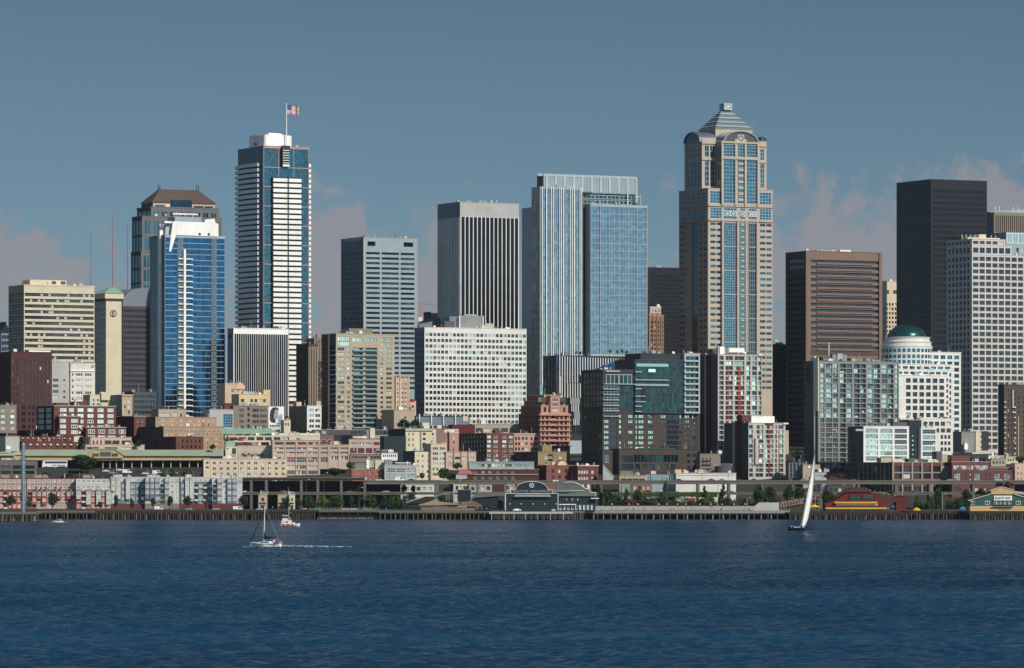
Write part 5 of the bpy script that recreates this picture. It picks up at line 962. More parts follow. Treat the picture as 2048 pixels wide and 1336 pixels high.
for i in range(7): t.blk('balcony', 1079, 1142.5, 828.5+i*10.4, 831+i*10.4, -2.4, -.05, M_salmon); t.blkL('balcony', 1040, 1079, 829.5+i*10.4, 831.5+i*10.4, -1.4, -.05, MATS['shade_darkened_salmon'])
for i in range(6):
    for x in (1081, 1088, 1097, 1117, 1126, 1134): t.blk('balcony_pier', x, x+2.6, 834+i*10.4, 838.7+i*10.4, -2.2, -1.2, M_salmon)
for x in (1083, 1123): q = t.blk('crystal_bay', x, x+9, 794, 804, 4.5, 9, G_seag)
t.done()
# roof things in front of the white gridded block
t = simple('transit_canopy', 'dark blue curved canopy with white posts in front of the white gridded block', 826, 832, 940, 833, 850, 2960, M_bgrey, depth=10, th=12, cap=.5, capm=M_dteal)
for x in (838, 862, 886, 910): t.blk('post', x, x+2, 828, 850, -1.2, -.6, M_wmull)
t.done()
t = simple('shed_roof_building', 'low building with a maroon shingle roof below the blue canopy', 896, 905, 950, 849, 872, 2925, M_maroon, wl=M_brick, depth=12, cap=None, th=14); t.done()
t = simple('warehouse', 'pale beige low warehouse with broad dark windows left of the salmon stepped tower', 942, 945, 1038, 849, 872, 2935, M_buff, depth=14, th=12, cap=.5, capm=M_lgrey, wins=[(950, 1034, 855, 865, 5, 1, .8, .8, [G_dark, G_mid])]); t.blk('penthouse', 958, 972, 836, 849, 4, 9, M_white); t.blk('roof_wall', 926, 936, 832, 842, 6, 9, M_cream); t.done()
t = T('masonry_building', 'olive tan walk up building with a dark brick flank and iron balconies', 1076, 2832)
v = t.vol(1028, 1076, 1133, 904, 935, mat('olive_tan_plaster', (.26, .20, .105)), wl=M_dbrown, cap=.3); v.F(1085, 1128, 909, 932, 3, 2, .35, .5, [G_dark, G_pale], **WF); v.L(1030, 1074, 908, 930, 7, 2, .3, .55, [G_dark, G_pale]); v.end()
t.blk('stair_house', 1085, 1104, 890, 904, 3, 7, MATS['olive_tan_plaster']); t.blk('fire_balcony', 1098, 1107, 918, 920, -1, -.1, M_black); t.blk('fire_balcony', 1098, 1107, 908, 909.5, -1, -.1, M_black); t.done()
t = T('terrace_apartments', 'red and grey terraced building with planted decks and a rounded pink end wall', 938, 2772, th=4)
v = t.vol(934, 938, 1068, 924, 1015, M_steel, depth=10, off=4, cap=.4, capm=M_grey); v.F(941, 1066, 927, 934, 6, 1, .92, .95, [G_seag, G_mint, G_mid], kind='f', fm=M_grey, bar=.25, nx=3); v.end()
v = t.vol(912, 930, 1078, 939, 1015, M_dbrick, depth=10, cap=.3, capm=M_grey); v.F(944, 1034, 941, 947, 6, 1, .55, .9, [G_dark], kind='f', fm=M_pinkm, bar=.2, nx=3); v.F(944, 1034, 951, 959, 6, 1, .55, .9, [G_dark], kind='f', fm=M_pinkm, bar=.2, nx=3); v.end()
a, b = t.along(916, (0, -1)), t.along(948, (0, -1)); r = (b-a)*.5; MB().prism([(a, 0), (b, 0), (b-2, 2.2), (b-5, 3.0)]+[(a+2.6-2.6*math.cos(R(g)), 3.2*math.sin(R(g))) for g in (75, 55, 35, 15)], -1, 4).build('rounded_wall', mat('rose_stucco', (.42, .16, .15)), t.o, (0, 0, t.z(949)))
t.blk('deck_rail', 942, 1069, 935, 937, -.4, -.1, M_pink); t.blk('deck_rail', 930, 1076, 948.3, 949.6, -.8, -.1, M_lgrey); t.blk('base_wall', 912, 934, 949, 958, -.6, 0, M_lgrey); t.done()
t = T('brick_building', 'maroon brick warehouse with a small arched pediment behind the twin humped aquarium', 1093, 2776)
M_mb = mat('maroon_brick', (.20, .07, .06)); v = t.vol(1072, 1093, 1155, 931, 1018, M_mb, wl=M_dbrick, cap=.35, capm=M_stone); v.F(1099, 1152, 936, 960, 4, 2, .38, .6, [G_dark], d=.4); v.end()
a = t.along(1124, (0, -.3)); P = [(3*math.cos(math.pi*k/10), 2.6*math.sin(math.pi*k/10)) for k in range(11)]; MB().prism([(x*1.35, z*1.3) for x, z in P], -.3, 1).build('pediment', M_mb, t.o, (a, 0, t.z(931))); MB().prism(P, -.45, -.32).build('fanlight', M_cream, t.o, (a, 0, t.z(931)+.15)); t.done()
t = simple('brick_building', 'bright red brick building with white windows and cream cornice left of the dark hotel', 1152, 1155, 1197, 932, 1018, 2774, M_brick, depth=9, cap=.5, capm=M_cream, wins=[(1156, 1177, 940, 948, 4, 1, .7, .85, [G_pale], WF), (1182, 1188, 940, 948, 1, 1, .8, .85, [G_pale], WF), (1156, 1177, 953, 960, 4, 1, .7, .85, [G_pale], WF), (1182, 1188, 953, 960, 1, 1, .8, .85, [G_pale], WF), (1160, 1195, 967, 978, 3, 1, .6, .8, [G_pale])]); t.done()
# ================================================================== MIDDLE BUILDINGS, right half
t = T('hotel_tower', 'large dark hotel of teal glass above brown brick, with balcony stacks and bright mint windows', 1205, 2822)
M_db2 = mat('umber_brick', (.062, .048, .042)); gm = [G_mint, G_mint, G_mint, G_dark]
v = t.vol(1163, 1205, 1270, 740, 826, M_char, wl=M_dteal, cap=.4, capm=M_dgrey)
curtain(v, 'F', 1236, 1269, 770, 826, 2, 5, G_hotel, M_dmull, bar=.15, nx=3); curtain(v, 'F', 1207, 1236, 770, 826, 1, 5, G_hotel, M_mull, bar=.2, nx=4, fh=.8); curtain(v, 'F', 1212, 1264, 748, 768, 2, 1, G_hotel, M_lgrey, bar=.35, nx=3)
v.F(1239, 1267, 781, 788, 6, 1, .8, .95, [G_mint]); curtain(v, 'L', 1166, 1204, 744, 826, 3, 7, G_hotel, M_dbrown, bar=.35, nx=2); v.end()
t.blk('terrace_slab', 1212, 1240, 741, 743.5, -1, 2, M_lgrey); t.blk('terrace_slab', 1208, 1338, 767, 768.4, -1.2, -.1, M_mull)
v = t.vol(1268, 1270, 1371, 719, 826, M_char, off=-1, depth=26, cap=.3, capm=M_dgrey); curtain(v, 'F', 1271, 1358, 721, 825, 6, 10, G_hotel, M_dmull, bar=.14, nx=3); curtain(v, 'F', 1358, 1370, 721, 825, 1, 10, G_hotel, M_char, bar=.14); v.end()
v = t.vol(1279, 1281, 1371, 706, 719.2, M_char, off=2, depth=20, cap=.3); curtain(v, 'F', 1296, 1350, 711, 720, 4, 1, G_teal, M_mull, bar=.2, nx=4); v.end()
v = t.vol(1367, 1369, 1400, 705, 826, M_mull, off=-1.6, depth=24, cap=.4, capm=M_lgrey); curtain(v, 'F', 1371, 1398, 708, 824, 1, 10, G_hotel, M_mull, bar=.25, nx=3, fh=.8); v.end()
for j in range(10): t.blk('balcony', 1369, 1399.5, 719.5+j*11.6, 721+j*11.6, -3, -1.7, M_lgrey)
for j in range(6): t.blk('balcony', 1207, 1239, 777+j*10.9, 778.6+j*10.9, -1.6, -.1, M_lgrey)
for (x0, x1, y) in ((1271, 1338, 758), (1271, 1338, 769), (1271, 1284, 742), (1271, 1284, 776), (1271, 1291, 791), (1271, 1291, 802), (1271, 1284, 811), (1271, 1284, 821.5)): t.blk('balcony', x0, x1, y, y+1.6, -2.4, -1.1, M_lgrey)
for j in range(2): t.blk('balcony_recess_shade', 1284, 1293, 776+j*12, 788+j*12, -1.25, -1.05, M_black)  # black slabs stand for the shade inside the recesses
t.blk('sky_reflecting_window', 1297, 1311, 737, 743, -1.3, -1.1, G_mint); t.blk('sky_reflecting_window', 1273, 1337, 726, 732, -1.3, -1.1, G_seag)  # brightness of reflected sky put into the mint tint
v = t.vol(1163, 1205, 1400, 826, None, M_db2, off=-.05, wl=M_dbrown)
for xa, xb, nx in ((1208, 1218, 3), (1238, 1243, 1), (1256, 1266, 3), (1271, 1275, 1), (1277, 1288, 3), (1296, 1307, 3), (1321, 1332, 3), (1359, 1363, 1), (1369, 1379, 3), (1384, 1394, 3)): v.F(xa, xb, 827, 901, 1, 7, .95, .6, gm, kind='f', fm=M_dmull, bar=.2, nx=nx, nz=2, d=.3)
v.F(1220, 1234, 827, 903, 1, 7, .95, .7, [G_navy], d=.4); v.F(1333, 1358, 827, 901, 1, 7, .97, .8, [G_dark, G_navy], kind='f', nx=5, bar=.15, fm=M_dmull)
v.L(1166, 1203, 828, 940, 5, 9, .45, .6, [G_navy, G_mid, G_dark], kind='f', fm=M_dgrey, bar=.2); v.F(1207, 1219, 908, 926, 1, 1, .8, .9, [G_mid], kind='f', fm=M_mull, nx=2); v.end()
v = t.vol(1236, 1238, 1400, 898, None, M_db2, off=-6, depth=5.9, cap=.25); v.F(1240, 1266, 911, 924, 1, 1, .98, .95, [G_navy]); v.F(1267, 1357, 909, 925, 6, 1, .95, .95, [G_hotel], kind='f', fm=M_dgrey, nx=2, bar=.15); v.F(1241, 1266, 928, 940, 1, 1, .98, .95, [G_dark]); v.F(1268, 1353, 928, 940, 6, 1, .6, .95, [G_navy, G_mid]); v.F(1372, 1394, 904, 941, 2, 3, .55, .45, [G_navy]); v.end()
t.blk('terrace_planting', 1276, 1350, 895.5, 898, -5.5, -5, MATS['dark_green_siding']); t.done()
# condominiums with red panels
M_conc = mat('pale_condo_concrete', (.44, .41, .36)); gc = [G_dark, G_seag, G_mint, G_navy]
t = T('condominium', 'tall condominium with white concrete grid, red panels and blank grey flank walls', 1437, 2842)
v = t.vol(1400, 1437, 1524, 709, None, M_conc, wl=M_dgrey, cap=.3)
for xa, xb in ((1451, 1466), (1469, 1489), (1493, 1501), (1504, 1514), (1516.5, 1523)): v.F(xa, xb, 711, 850, 1, 14, .96, .84, gc, kind='f', fm=M_lgrey, bar=.18, nx=2 if xb-xa > 12 else 1, d=1.0)
v.F(1438, 1448, 711, 960, 1, 25, .85, .8, [G_dark, G_navy], kind='f', fm=M_lgrey, bar=.15, nx=2, d=1.2); v.F(1451, 1466, 850, 900, 1, 5, .96, .84, gc, d=1); v.F(1468, 1480, 850, 900, 1, 5, .96, .84, gc, d=1); v.end()
for j in range(13):
    y = 733+j*9.9; t.blk('red_panel', 1454.5, 1458, y, y+6.5, -.1, .9, M_red); t.blk('red_panel', 1476, 1482, y, y+7.5, -.15, .9, M_red)
t.blk('red_panel', 1453, 1463, 706, 708.4, -.2, .6, M_red); t.blk('red_panel', 1480, 1490, 706, 708.4, -.2, .6, M_red)
t.blkL('red_strip', 1411, 1421, 709, 960, -.5, .1, mat('shade_darkened_red_panel', (.10, .018, .018))); t.blkL('edge_fin', 1409, 1411, 705, 960, -.9, .1, M_conc); t.blk('edge_fin', 1436, 1438.6, 693, 960, -.6, .3, M_conc)  # side strip: the panel red darkened for shade
t.blk('penthouse', 1440, 1449, 693, 709, 1, 6, M_bright); t.blk('penthouse', 1449, 1458, 696, 709, 2, 7, M_grey); t.blk('penthouse', 1458, 1489, 695, 704, 2, 8, M_bright); t.blk('penthouse', 1425, 1437, 697, 708, 4, 10, M_dgrey); t.blk('canopy', 1517, 1524.5, 707, 710, -1, 1, M_wmull); t.done()
t = T('condominium', 'shorter condominium with white grid, red strips and mint windows in front of the brown tower', 1497, 2800)
v = t.vol(1448, 1497, 1571, 846, 960, M_conc, wl=M_dgrey, cap=.3)
for xa, xb in ((1498, 1506), (1511, 1527), (1531, 1547), (1550, 1554), (1557, 1567)): v.F(xa, xb, 849, 955, 1, 11, .95, .8, [G_dark, G_mint, G_seag, G_dark], kind='f', fm=M_lgrey, bar=.18, nx=2 if xb-xa > 9 else 1, d=.8)
v.end()
for j in range(10): t.blk('red_panel', 1537, 1540.5, 850.5+j*9.8, 857.5+j*9.8, -.12, .7, M_red); t.blk('red_panel', 1557, 1559, 851+j*9.8, 857.5+j*9.8, -.12, .7, M_red)
for j in range(7): t.blk('red_panel', 1517, 1519.5, 851+j*9.8, 857.5+j*9.8, -.12, .7, M_red)
t.blkL('maroon_strip', 1470, 1482, 842, 960, -.6, .1, M_dbrick); t.blkL('edge_fin', 1465, 1469, 843, 958, -.9, .1, M_sand); t.blk('column_duct', 1511, 1517, 876, 928, -1.6, -.1, M_conc)
t.blk('penthouse', 1503, 1549, 832, 845.5, 1, 9, M_bright); t.blk('penthouse', 1484, 1503, 830, 842, 3, 9, M_brick); t.blk('canopy', 1531, 1548, 845.5, 848, -.8, 0, M_red); t.blk('side_wing', 1571, 1577.5, 860, 908, 1, 12, M_tan); t.blk('side_balcony', 1567, 1577, 845, 848, -1, 3, M_wmull); t.done()
t = simple('masonry_building', 'sooty grey masonry building with iron fire escape between dark hotel and red panelled condominium', 1397, 1400, 1441, 908, 948, 2790, M_stone, depth=10, th=10, wins=[(1402, 1424, 913, 944, 3, 3, .4, .5, [G_dark, G_mid, G_pale])])
for j in range(3): t.blk('fire_escape', 1404, 1422, 921+j*8, 922+j*8, -1, -.1, M_black)
t.done()
Y = 2786; o = empty('storage_tank', (X(1447, Y), Y, ground(Y))); tag(o, 'round dark grey rooftop tank right of the sooty masonry building', 'tank'); r = 17.5*Y/F; MB().lathe([(r, -2), (r, Z(933, Y)-ground(Y)), (r*.6, Z(931, Y)-ground(Y))], 24).build('shell', M_dgrey, o); q = MB(); z = Z(932, Y)-ground(Y)
for i in range(24): a = 2*math.pi*i/24; q.tube((r*math.cos(a), r*math.sin(a), z), (r*math.cos(a), r*math.sin(a), z+1.2), .07, n=4)
q.lathe([(r+.05, z+1.15), (r+.05, z+1.3)], 24, cap=False).build('railing', M_mull, o)
# sea green glass condominium
t = T('condominium', 'broad grey condominium grid filled with mint and dark glass, blank cream strip on its left', 1636, 2835)
M_gc = mat('cool_grey_concrete', (.21, .22, .215)); gg = [G_dark, G_mint, G_seag, G_navy]
v = t.vol(1608, 1636, 1798, 722, 948, M_gc, wl=M_dgrey, cap=.3)
for k, (xa, xb) in enumerate(((1641, 1649), (1652, 1664), (1665.5, 1676), (1680, 1692), (1693, 1704), (1708, 1720), (1721, 1732), (1735, 1747), (1748, 1760), (1763, 1775), (1776, 1787), (1790, 1796.5))):
    wt = [(1, 4, 2, 1), (2, 3, 2, 1), (2, 3, 2, 1), (5, .5, .5, 1), (2, 3, 2, 1), (5, .4, .5, 2), (5, .4, .5, 2), (2, 3, 2, 1), (5, .4, .6, 2), (2, 3, 2, 1), (4, 1, 1, 2), (1, 4, 2, 1)][k]
    v.F(xa, xb, 726, 945, 1, 22, .97, .8, gg, wts=wt, kind='f', fm=M_gc, bar=.14, nx=4 if k in (1, 2, 4, 7, 9) else 2, nz=2, d=.7 if wt[0] < 4 else 1.6)
v.L(1612, 1622, 728, 764, 1, 1, .8, .9, [G_deep], kind='f', fm=M_dgrey, nx=2); v.L(1611, 1623, 768, 940, 2, 17, .3, .55, [G_mid, G_pale]); v.end()
t.blkL('cream_strip', 1629, 1636, 715, 822, -.5, .1, M_cream); t.blkL('edge_fin', 1627, 1629, 712, 948, -.8, .1, M_white)
for (x0, x1, y0, m, d) in ((1645, 1664, 713, M_dgrey, 3), (1665, 1694, 708, M_grey, 5), (1675, 1685, 706, M_mull, 4), (1702, 1726, 715, M_olive, 3), (1742, 1760, 717, M_grey, 4)): t.blk('plant_room', x0, x1, y0, 722, d, d+6, m)
for x in (1648, 1654, 1684, 1732): MB().lathe([(.05, 0), (1.1, .5), (1.5, 1.3)], 10).build('dish', M_lgrey, t.o, (t.along(x, (0, 2)), 2, t.z(721)))
t.blk('rooftop_mast', 1657.5, 1658.5, 684, 714, 4, 4.3, M_wmull); t.done()
t = T('condominium', 'low condominium with thick white frames around mint glass and a dark teal stair tower', 1727, 2795)
M_wf = mat('white_frame_concrete', (.66, .66, .62))
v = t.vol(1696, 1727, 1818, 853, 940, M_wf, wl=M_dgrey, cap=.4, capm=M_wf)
for k in range(3):
    for j in range(6): v.F(1731+k*29, 1756+k*29, 857+j*11.1, 866+j*11.1, 1, 1, .98, .95, [G_mint, G_seag] if k < 2 else [G_dark, G_seag], kind='f', fm=M_mull, bar=.12, nx=7, nz=2, d=.6)
v.L(1703, 1712, 858, 935, 1, 8, .7, .5, [G_dark]); v.end()
v = t.vol(1814, 1817, 1843, 840, 940, M_dteal, depth=10, off=3, cap=.5, capm=M_stone); v.F(1823, 1836, 866, 932, 2, 7, .6, .3, [G_mint]); v.end()
v = t.vol(1840, 1842, 1873, 855, 940, M_wf, depth=10, cap=.4, capm=M_wf)
for j in range(6): v.F(1845, 1871, 858+j*11.3, 867+j*11.3, 1, 1, .98, .95, [G_mint, G_seag, G_dark], kind='f', fm=M_mull, bar=.12, nx=7, nz=2, d=.6)
v.end(); t.blk('roof_shed', 1786, 1815, 843, 853, 3, 9, M_dgrey); t.blk('balcony_stack', 1712, 1726, 858, 862, -1, 0, M_lgrey); t.done()
t = simple('blank_building', 'grey and cream blank walled blocks with a small antenna, right of the white gridded building', 1919, 1923, 1951, 864, 905, 2915, M_grey, depth=10, wins=()); t.blk('party_wall', 1951.5, 1977, 862, 901, -1, 8, M_cream); t.blk('stair_house', 1929, 1936, 887, 899, -3, -1, M_bright); t.blk('rooftop_mast', 1932, 1932.8, 877, 887, -2, -1.8, M_wmull); t.done()
t = T('apartment_tower', 'dark brown stone apartment tower with small cream balconies at the right edge', 2008, 2905)
v = t.vol(1996, 2008, 2120, 770, 912, M_dbrown, wl=M_dteal, cap=.4); v.F(2014, 2026, 776, 905, 2, 13, .4, .6, [G_navy, G_mid]); v.F(2033, 2070, 790, 905, 4, 12, .35, .5, [G_navy]); v.F(2027, 2031, 782, 905, 1, 12, .8, .7, [G_dark]); v.end()
for j in range(11): t.blk('balcony', 2009, 2012.5, 803+j*10.3, 805.2+j*10.3, -1.2, -.05, M_cream); t.blk('balcony', 2029 if j > 1 else 2025, 2032, 813+j*10.3, 815.4+j*10.3, -1.2, -.05, M_cream)
t.blk('corner_strip', 2036.5, 2038, 832, 912, -.4, -.02, M_tan); t.blk('roof_bay', 2025, 2028, 780, 812, -.8, -.02, M_sand); t.done()
# behind the viaduct
t = T('white_market_building', 'long low white painted building behind the elevated highway, with red sign on its wall', 1352, 2758, 'building', th=3)
v = t.vol(1349, 1352, 1472, 947, 1018, M_white, depth=12, cap=.4, capm=M_cream); v.F(1366, 1389, 996, 1008, 1, 1, .9, .8, [G_pale]); v.F(1440, 1470, 980, 990, 1, 1, .8, .6, [G_deep]); v.end()
for x0, x1 in ((1350, 1363), (1367, 1372), (1396, 1407)): t.blk('stair_house', x0, x1, 939, 947, 2, 6, M_peach)
t.blk('wall_sign', 1376, 1391, 996, 1004, -.3, -.05, M_awn); t.blk('ledge', 1356, 1470, 950, 951, -.2, -.05, M_lgrey); t.done()
t = simple('canopy_shed', 'grey green canopy sheds at the foot of the dark hotel', 1237, 1239, 1292, 951, 1018, 2764, M_buff, depth=8, th=3, capm=M_roofg, wins=[(1241, 1290, 957, 963, 4, 1, .9, .9, [G_dark])]); t.blk('roof', 1240, 1266, 942, 950.5, 1, 7, M_olive); v = t.vol(1290, 1292, 1350, 949, 1018, M_steel, off=2, depth=8, cap=.3, capm=M_bgrey); v.F(1294, 1348, 951, 961, 12, 1, .6, .95, [G_seag]); v.end(); t.done()
t = T('outdoor_staircase', 'long grey staircase climbing the hillside left of the dark hotel', 1206, 2772, 'staircase', th=0)
a = t.along(1226)-t.along(1202); h = t.z(931)-t.z(958); q = MB()
for i in range(16): q.box(a*(1-(i+1)/16), -2, 0, a*(1-i/16), 2, h*(i+1)/16)
q.build('stair_flight', M_lgrey, t.o, (0, 0, t.z(960))); MB().tube((0, -2, h+1), (a, -2, 1), .15, n=5).build('handrail', M_wmull, t.o, (0, 0, t.z(960))); t.done()
t = simple('steel_frame_building', 'dark open steel framed structure right of the shorter red panelled condominium', 1573, 1577, 1608, 924, 1018, 2792, M_dgrey, depth=10, th=6, capm=M_dteal, wins=[(1578, 1607, 926, 956, 4, 3, .85, .8, [G_dark])])
for i in range(5): t.blk('post', 1578+i*7, 1578.9+i*7, 926, 956, -.5, 0, M_mull)
t.done()
t = simple('white_house', 'small cluster of white and peach houses behind the heeling sailboat mast', 1603, 1606, 1640, 930, 1018, 2785, M_buff, depth=8, th=6, wins=[(1609, 1622, 931, 936, 2, 1, .8, .8, [G_mint]), (1628, 1638, 938, 945, 1, 1, .8, .8, [G_dark])]); v = t.vol(1626, 1629, 1653, 945, 1018, M_lgrey, off=-4, depth=4, cap=.3, capm=M_buff); v.F(1632, 1645, 950, 957, 1, 1, .9, .9, [G_pale]); v.end(); t.done()
t = T('brick_warehouse', 'tan and brick warehouse with large dark window bays behind the viaduct, flank in shade', 1785, 2766)
M_wb = mat('dusty_tan_concrete', (.33, .27, .23)); v = t.vol(1716, 1785, 1903, 925, 1016, M_brick, wl=M_dbrown, cap=.35, capm=M_wb)
for xa in (1790, 1807, 1827, 1846, 1866): v.F(xa, xa+14.5, 931, 944, 1, 1, .98, .8, [G_dark], d=.6); v.F(xa, xa+14.5, 946, 958, 1, 1, .98, .8, [G_dark], d=.6); v.F(xa, xa+14.5, 972, 984, 1, 1, .98, .8, [G_navy], d=.6)
v.L(1720, 1783, 930, 960, 7, 2, .7, .8, [G_dark]); v.end()
for x in (1785, 1804, 1823.5, 1843, 1863, 1882, 1901): t.blk('pilaster', x, x+2.6, 924, 1016, -.6, -.02, M_wb)
for i in range(8): t.blkL('pilaster', 1717+i*8.6, 1718.6+i*8.6, 926, 1016, -.5, .02, M_stone)
for y in (944.4, 959.2): t.blk('sill_band', 1787, 1901, y, y+1.8, -.35, -.02, M_wb)
t.blk('panel', 1885, 1900, 932, 958, -.3, -.02, M_wb)
for x0, x1, y0, m in ((1762, 1783, 915, M_sand), (1785, 1805, 918, M_cream), (1818, 1848, 917, M_dgrey), (1856, 1878, 918, M_cream), (1884, 1895, 908, M_buff), (1873, 1884, 902, M_dgrey)): t.blk('rooftop_unit', x0, x1, y0, 925, 4, 9, m)
t.done()
t = T('brick_building', 'low maroon brick building with sea green window shades at the right', 1904, 2768, th=10)
v = t.vol(1900, 1904, 1979, 924, 1016, mat('plum_brick', (.145, .05, .048)), depth=8, off=5, cap=.3, capm=M_pink); v.F(1906, 1977, 929, 939, 5, 1, .85, .8, [G_seag, G_pale, G_mid], kind='f', fm=M_wmull, bar=.2, nx=3); v.end()
v = t.vol(1901, 1904, 2029, 941, 1016, MATS['plum_brick'], depth=6, off=-1, cap=.25, capm=M_stone)
for xa, xb in ((1908, 1922), (1928, 1933), (1939, 1943), (1948, 1961), (1968, 1973), (1977, 1981), (1988, 2001), (2008, 2021)): v.F(xa, xb, 946, 962, 1, 1, .95, .95, [G_seag if xb-xa > 6 else G_mid], kind='f', fm=MATS['plum_brick'], bar=.25, nx=3 if xb-xa > 6 else 1, nz=3); v.F(xa, xb, 975, 985, 1, 1, .95, .9, [G_pale, G_mid])
v.end(); v = t.vol(1975, 1979.5, 2028, 936, 941.2, MATS['plum_brick'], depth=4, off=3, cap=.3, capm=M_pink); v.end(); t.blk('penthouse', 1903, 1940, 911, 924, 9, 12, MATS['plum_brick']); t.done()
t = simple('cream_apartments', 'cream walk up building with small dark windows at the right edge', 2027, 2030, 2080, 927, 966, 2772, M_peach, depth=10, th=8, wins=[(2032, 2060, 931, 964, 4, 3, .42, .5, [G_dark], WF)]); t.done()
for (xa, xb, ya, Y, m, lb) in ((1977, 2008, 912, 2840, M_white, 'white low terrace building below the blank grey and cream blocks'), (1982, 2012, 919, 2815, M_buff, 'beige flat roofed house right of the maroon brick penthouse'), (2012, 2036, 914, 2830, M_cream, 'cream flat roofed house at the foot of the dark brown apartment tower')):
    t = simple('flat_roofed_house', lb, xa-3, xa, xb, ya, ya+14, Y, m, depth=8, th=8, wins=[(xa+2, xb-2, ya+3, ya+9, 4, 1, .6, .8, [G_dark, G_mid])]); t.done()
# ================================================================== WATERFRONT
# orange, rose and grey waterfront condominiums
M_ob, M_ro, M_gs, M_ws = mat('orange_stucco', (.30, .085, .042)), mat('dusty_rose_stucco', (.36, .24, .19)), mat('slate_blue_siding', (.15, .18, .21)), mat('off_white_siding', (.50, .49, .44))
WG = [G_dark, G_dark, G_navy, G_seag, G_mid]
def condo(name, label, xl, xr, yt, Y, base, top, trim, ybase=1018, seed=0, gray=False):
    t = T(name, label, xl, Y, 'condominium', th=2, base=5); v = t.vol(xl-1, xl, xr, yt+24 if not gray else yt+9, ybase, base, depth=14, cap=.2, capm=M_maroon if not gray else M_gs)
    rnd = random.Random(seed); n = max(3, int((xr-xl)/9)); w_ = (xr-xl)/n
    rows = 4 if gray else 3; y0 = yt+13 if gray else yt+27; st = 12.4 if gray else 12.2
    for k in range(n):
        xa = xl+k*w_; typ = rnd.choice('wwbo')
        for j in range(rows):
            y = y0+j*st
            if typ == 'w': v.F(xa+1.5, xa+w_-1.2, y, y+8, 1, 1, .9, .85, WG, kind='f', fm=M_wmull, bar=.28, nx=2, nz=1, d=.2)
            elif typ == 'o': v.F(xa+2.5, xa+w_-2.5, y+1, y+7, 1, 1, .8, .9, WG, kind='f', fm=M_wmull, bar=.25, nx=1, nz=2, d=.2)
            else: v.F(xa+1, xa+w_-1, y, y+9, 1, 1, .95, .95, [G_dark, G_navy], d=1.5, name='balcony_opening'); t.blk('balcony_rail', xa+.8, xa+w_-.8, y+5.5, y+8.6, -.8, -.6, trim); t.blk('balcony_slab', xa+.8, xa+w_-.8, y+8.6, y+9.4, -1.0, -.02, trim)
    v.end()
    v = t.vol(xl-1, xl, xr, yt, yt+24 if not gray else yt+9.1, top, off=2 if not gray else .8, depth=11, cap=.3, capm=M_maroon if not gray else M_bright)
    for k in range(n):
        xa = xl+k*w_
        for j in range(2 if not gray else 1): v.F(xa+1.2, xa+w_-1.2, yt+2+j*12, yt+8.5+j*12, 1, 1, .85, .95, WG, kind='f', fm=M_wmull, bar=.28, nx=2, d=.2)
    v.end()
    for k in range(n):                                            # bays stepping forward
        if rnd.random() < .42:
            xa = xl+k*w_; bt = yt+26 if not gray else yt+1; q = t.vol(xa+.2, xa+.6, xa+w_-.6, bt, ybase-9 if rnd.random() < .6 else ybase-20, trim, off=-1.4, depth=1.38, part='bay', cap=.3, capm=top)
            for j in range(5):
                y = y0+(j-1 if gray else j)*st
                if y > ybase-14: break
                q.F(xa+1.4, xa+w_-1.4, y+.5, y+8, 1, 1, .92, .9, WG, kind='f', fm=M_wmull, bar=.25, nx=2, nz=2, d=.15)
            q.end()
    return t
for xl, xr, yt, Y, b, tp, tr, s_, gr, lb in ((-12, 52, 957, 2678, M_ob, M_ro, M_ws, 3, 0, 'orange stucco condominium with pale bays behind the tall steel column'), (54, 152, 957, 2682, M_ro, M_ro, M_ob, 5, 0, 'dusty rose condominium with dark red cornices between the two orange fronted ones'),
    (152, 222, 957, 2677, M_ob, M_ws, M_ws, 8, 0, 'orange condominium with white bays beside the grey condominium row'), (222, 290, 955, 2680, M_gs, M_ws, M_ws, 11, 1, 'slate grey condominium with white top floor, first from the orange ones'),
    (290, 358, 955, 2676, M_ws, M_ws, M_gs, 14, 1, 'off white condominium with slate trim amid the grey waterfront row'), (361, 424, 955, 2681, M_gs, M_ws, M_ws, 17, 1, 'slate condominium with dark balcony recesses just left of the last white one'), (424, 484, 956, 2677, M_ws, M_ws, M_gs, 23, 1, 'pale end condominium of the waterfront row, beside the dark highway deck')):
    t = condo('condominium', lb, xl, xr, yt, Y, b, tp, tr, seed=s_, gray=gr)
    if gr: t.blk('ground_wall', xl, xr, 1007, 1018, -2, -1.5, M_brick if s_ != 14 else M_stone); t.blk('penthouse', xl+10, xl+22, 949, 955, 4, 8, M_ws)
    else: t.blk('penthouse', xl+14, xl+30, 950, 957, 4, 9, M_ro)
    t.done()
# elevated highway
Y = 2716; o = empty('elevated_highway', (X(600, Y), Y, 5), 0); tag(o, 'long two level concrete elevated highway on square columns behind the waterfront', 'highway')
ox, oz = X(600, Y), 5
def hb(name, x0, x1, y0, y1, d0, d1, m): return MB().box(0, d0, 0, X(x1, Y)-X(x0, Y), d1, Z(y0, Y)-Z(y1, Y)).build(name, m, o, (X(x0, Y)-ox, 0, Z(y1, Y)-oz))
hb('upper_deck', 727, 2200, 963, 968.5, 0, 15, M_deck); hb('upper_parapet', 727, 2200, 960.5, 963, -.3, 0.1, M_deck); hb('lower_deck', 478, 2200, 986, 989.5, 0, 15, M_deck); hb('lower_parapet', 478, 2200, 983.8, 986, -.3, .1, M_deck)
hb('upper_ramp_deck', 478, 727, 956.5, 960, 1, 16, M_dark); hb('upper_parapet', 478, 727, 954.5, 956.5, .7, 1, M_deck); hb('abutment_wall', 478, 800, 962, 1018, 15, 16, M_dark)
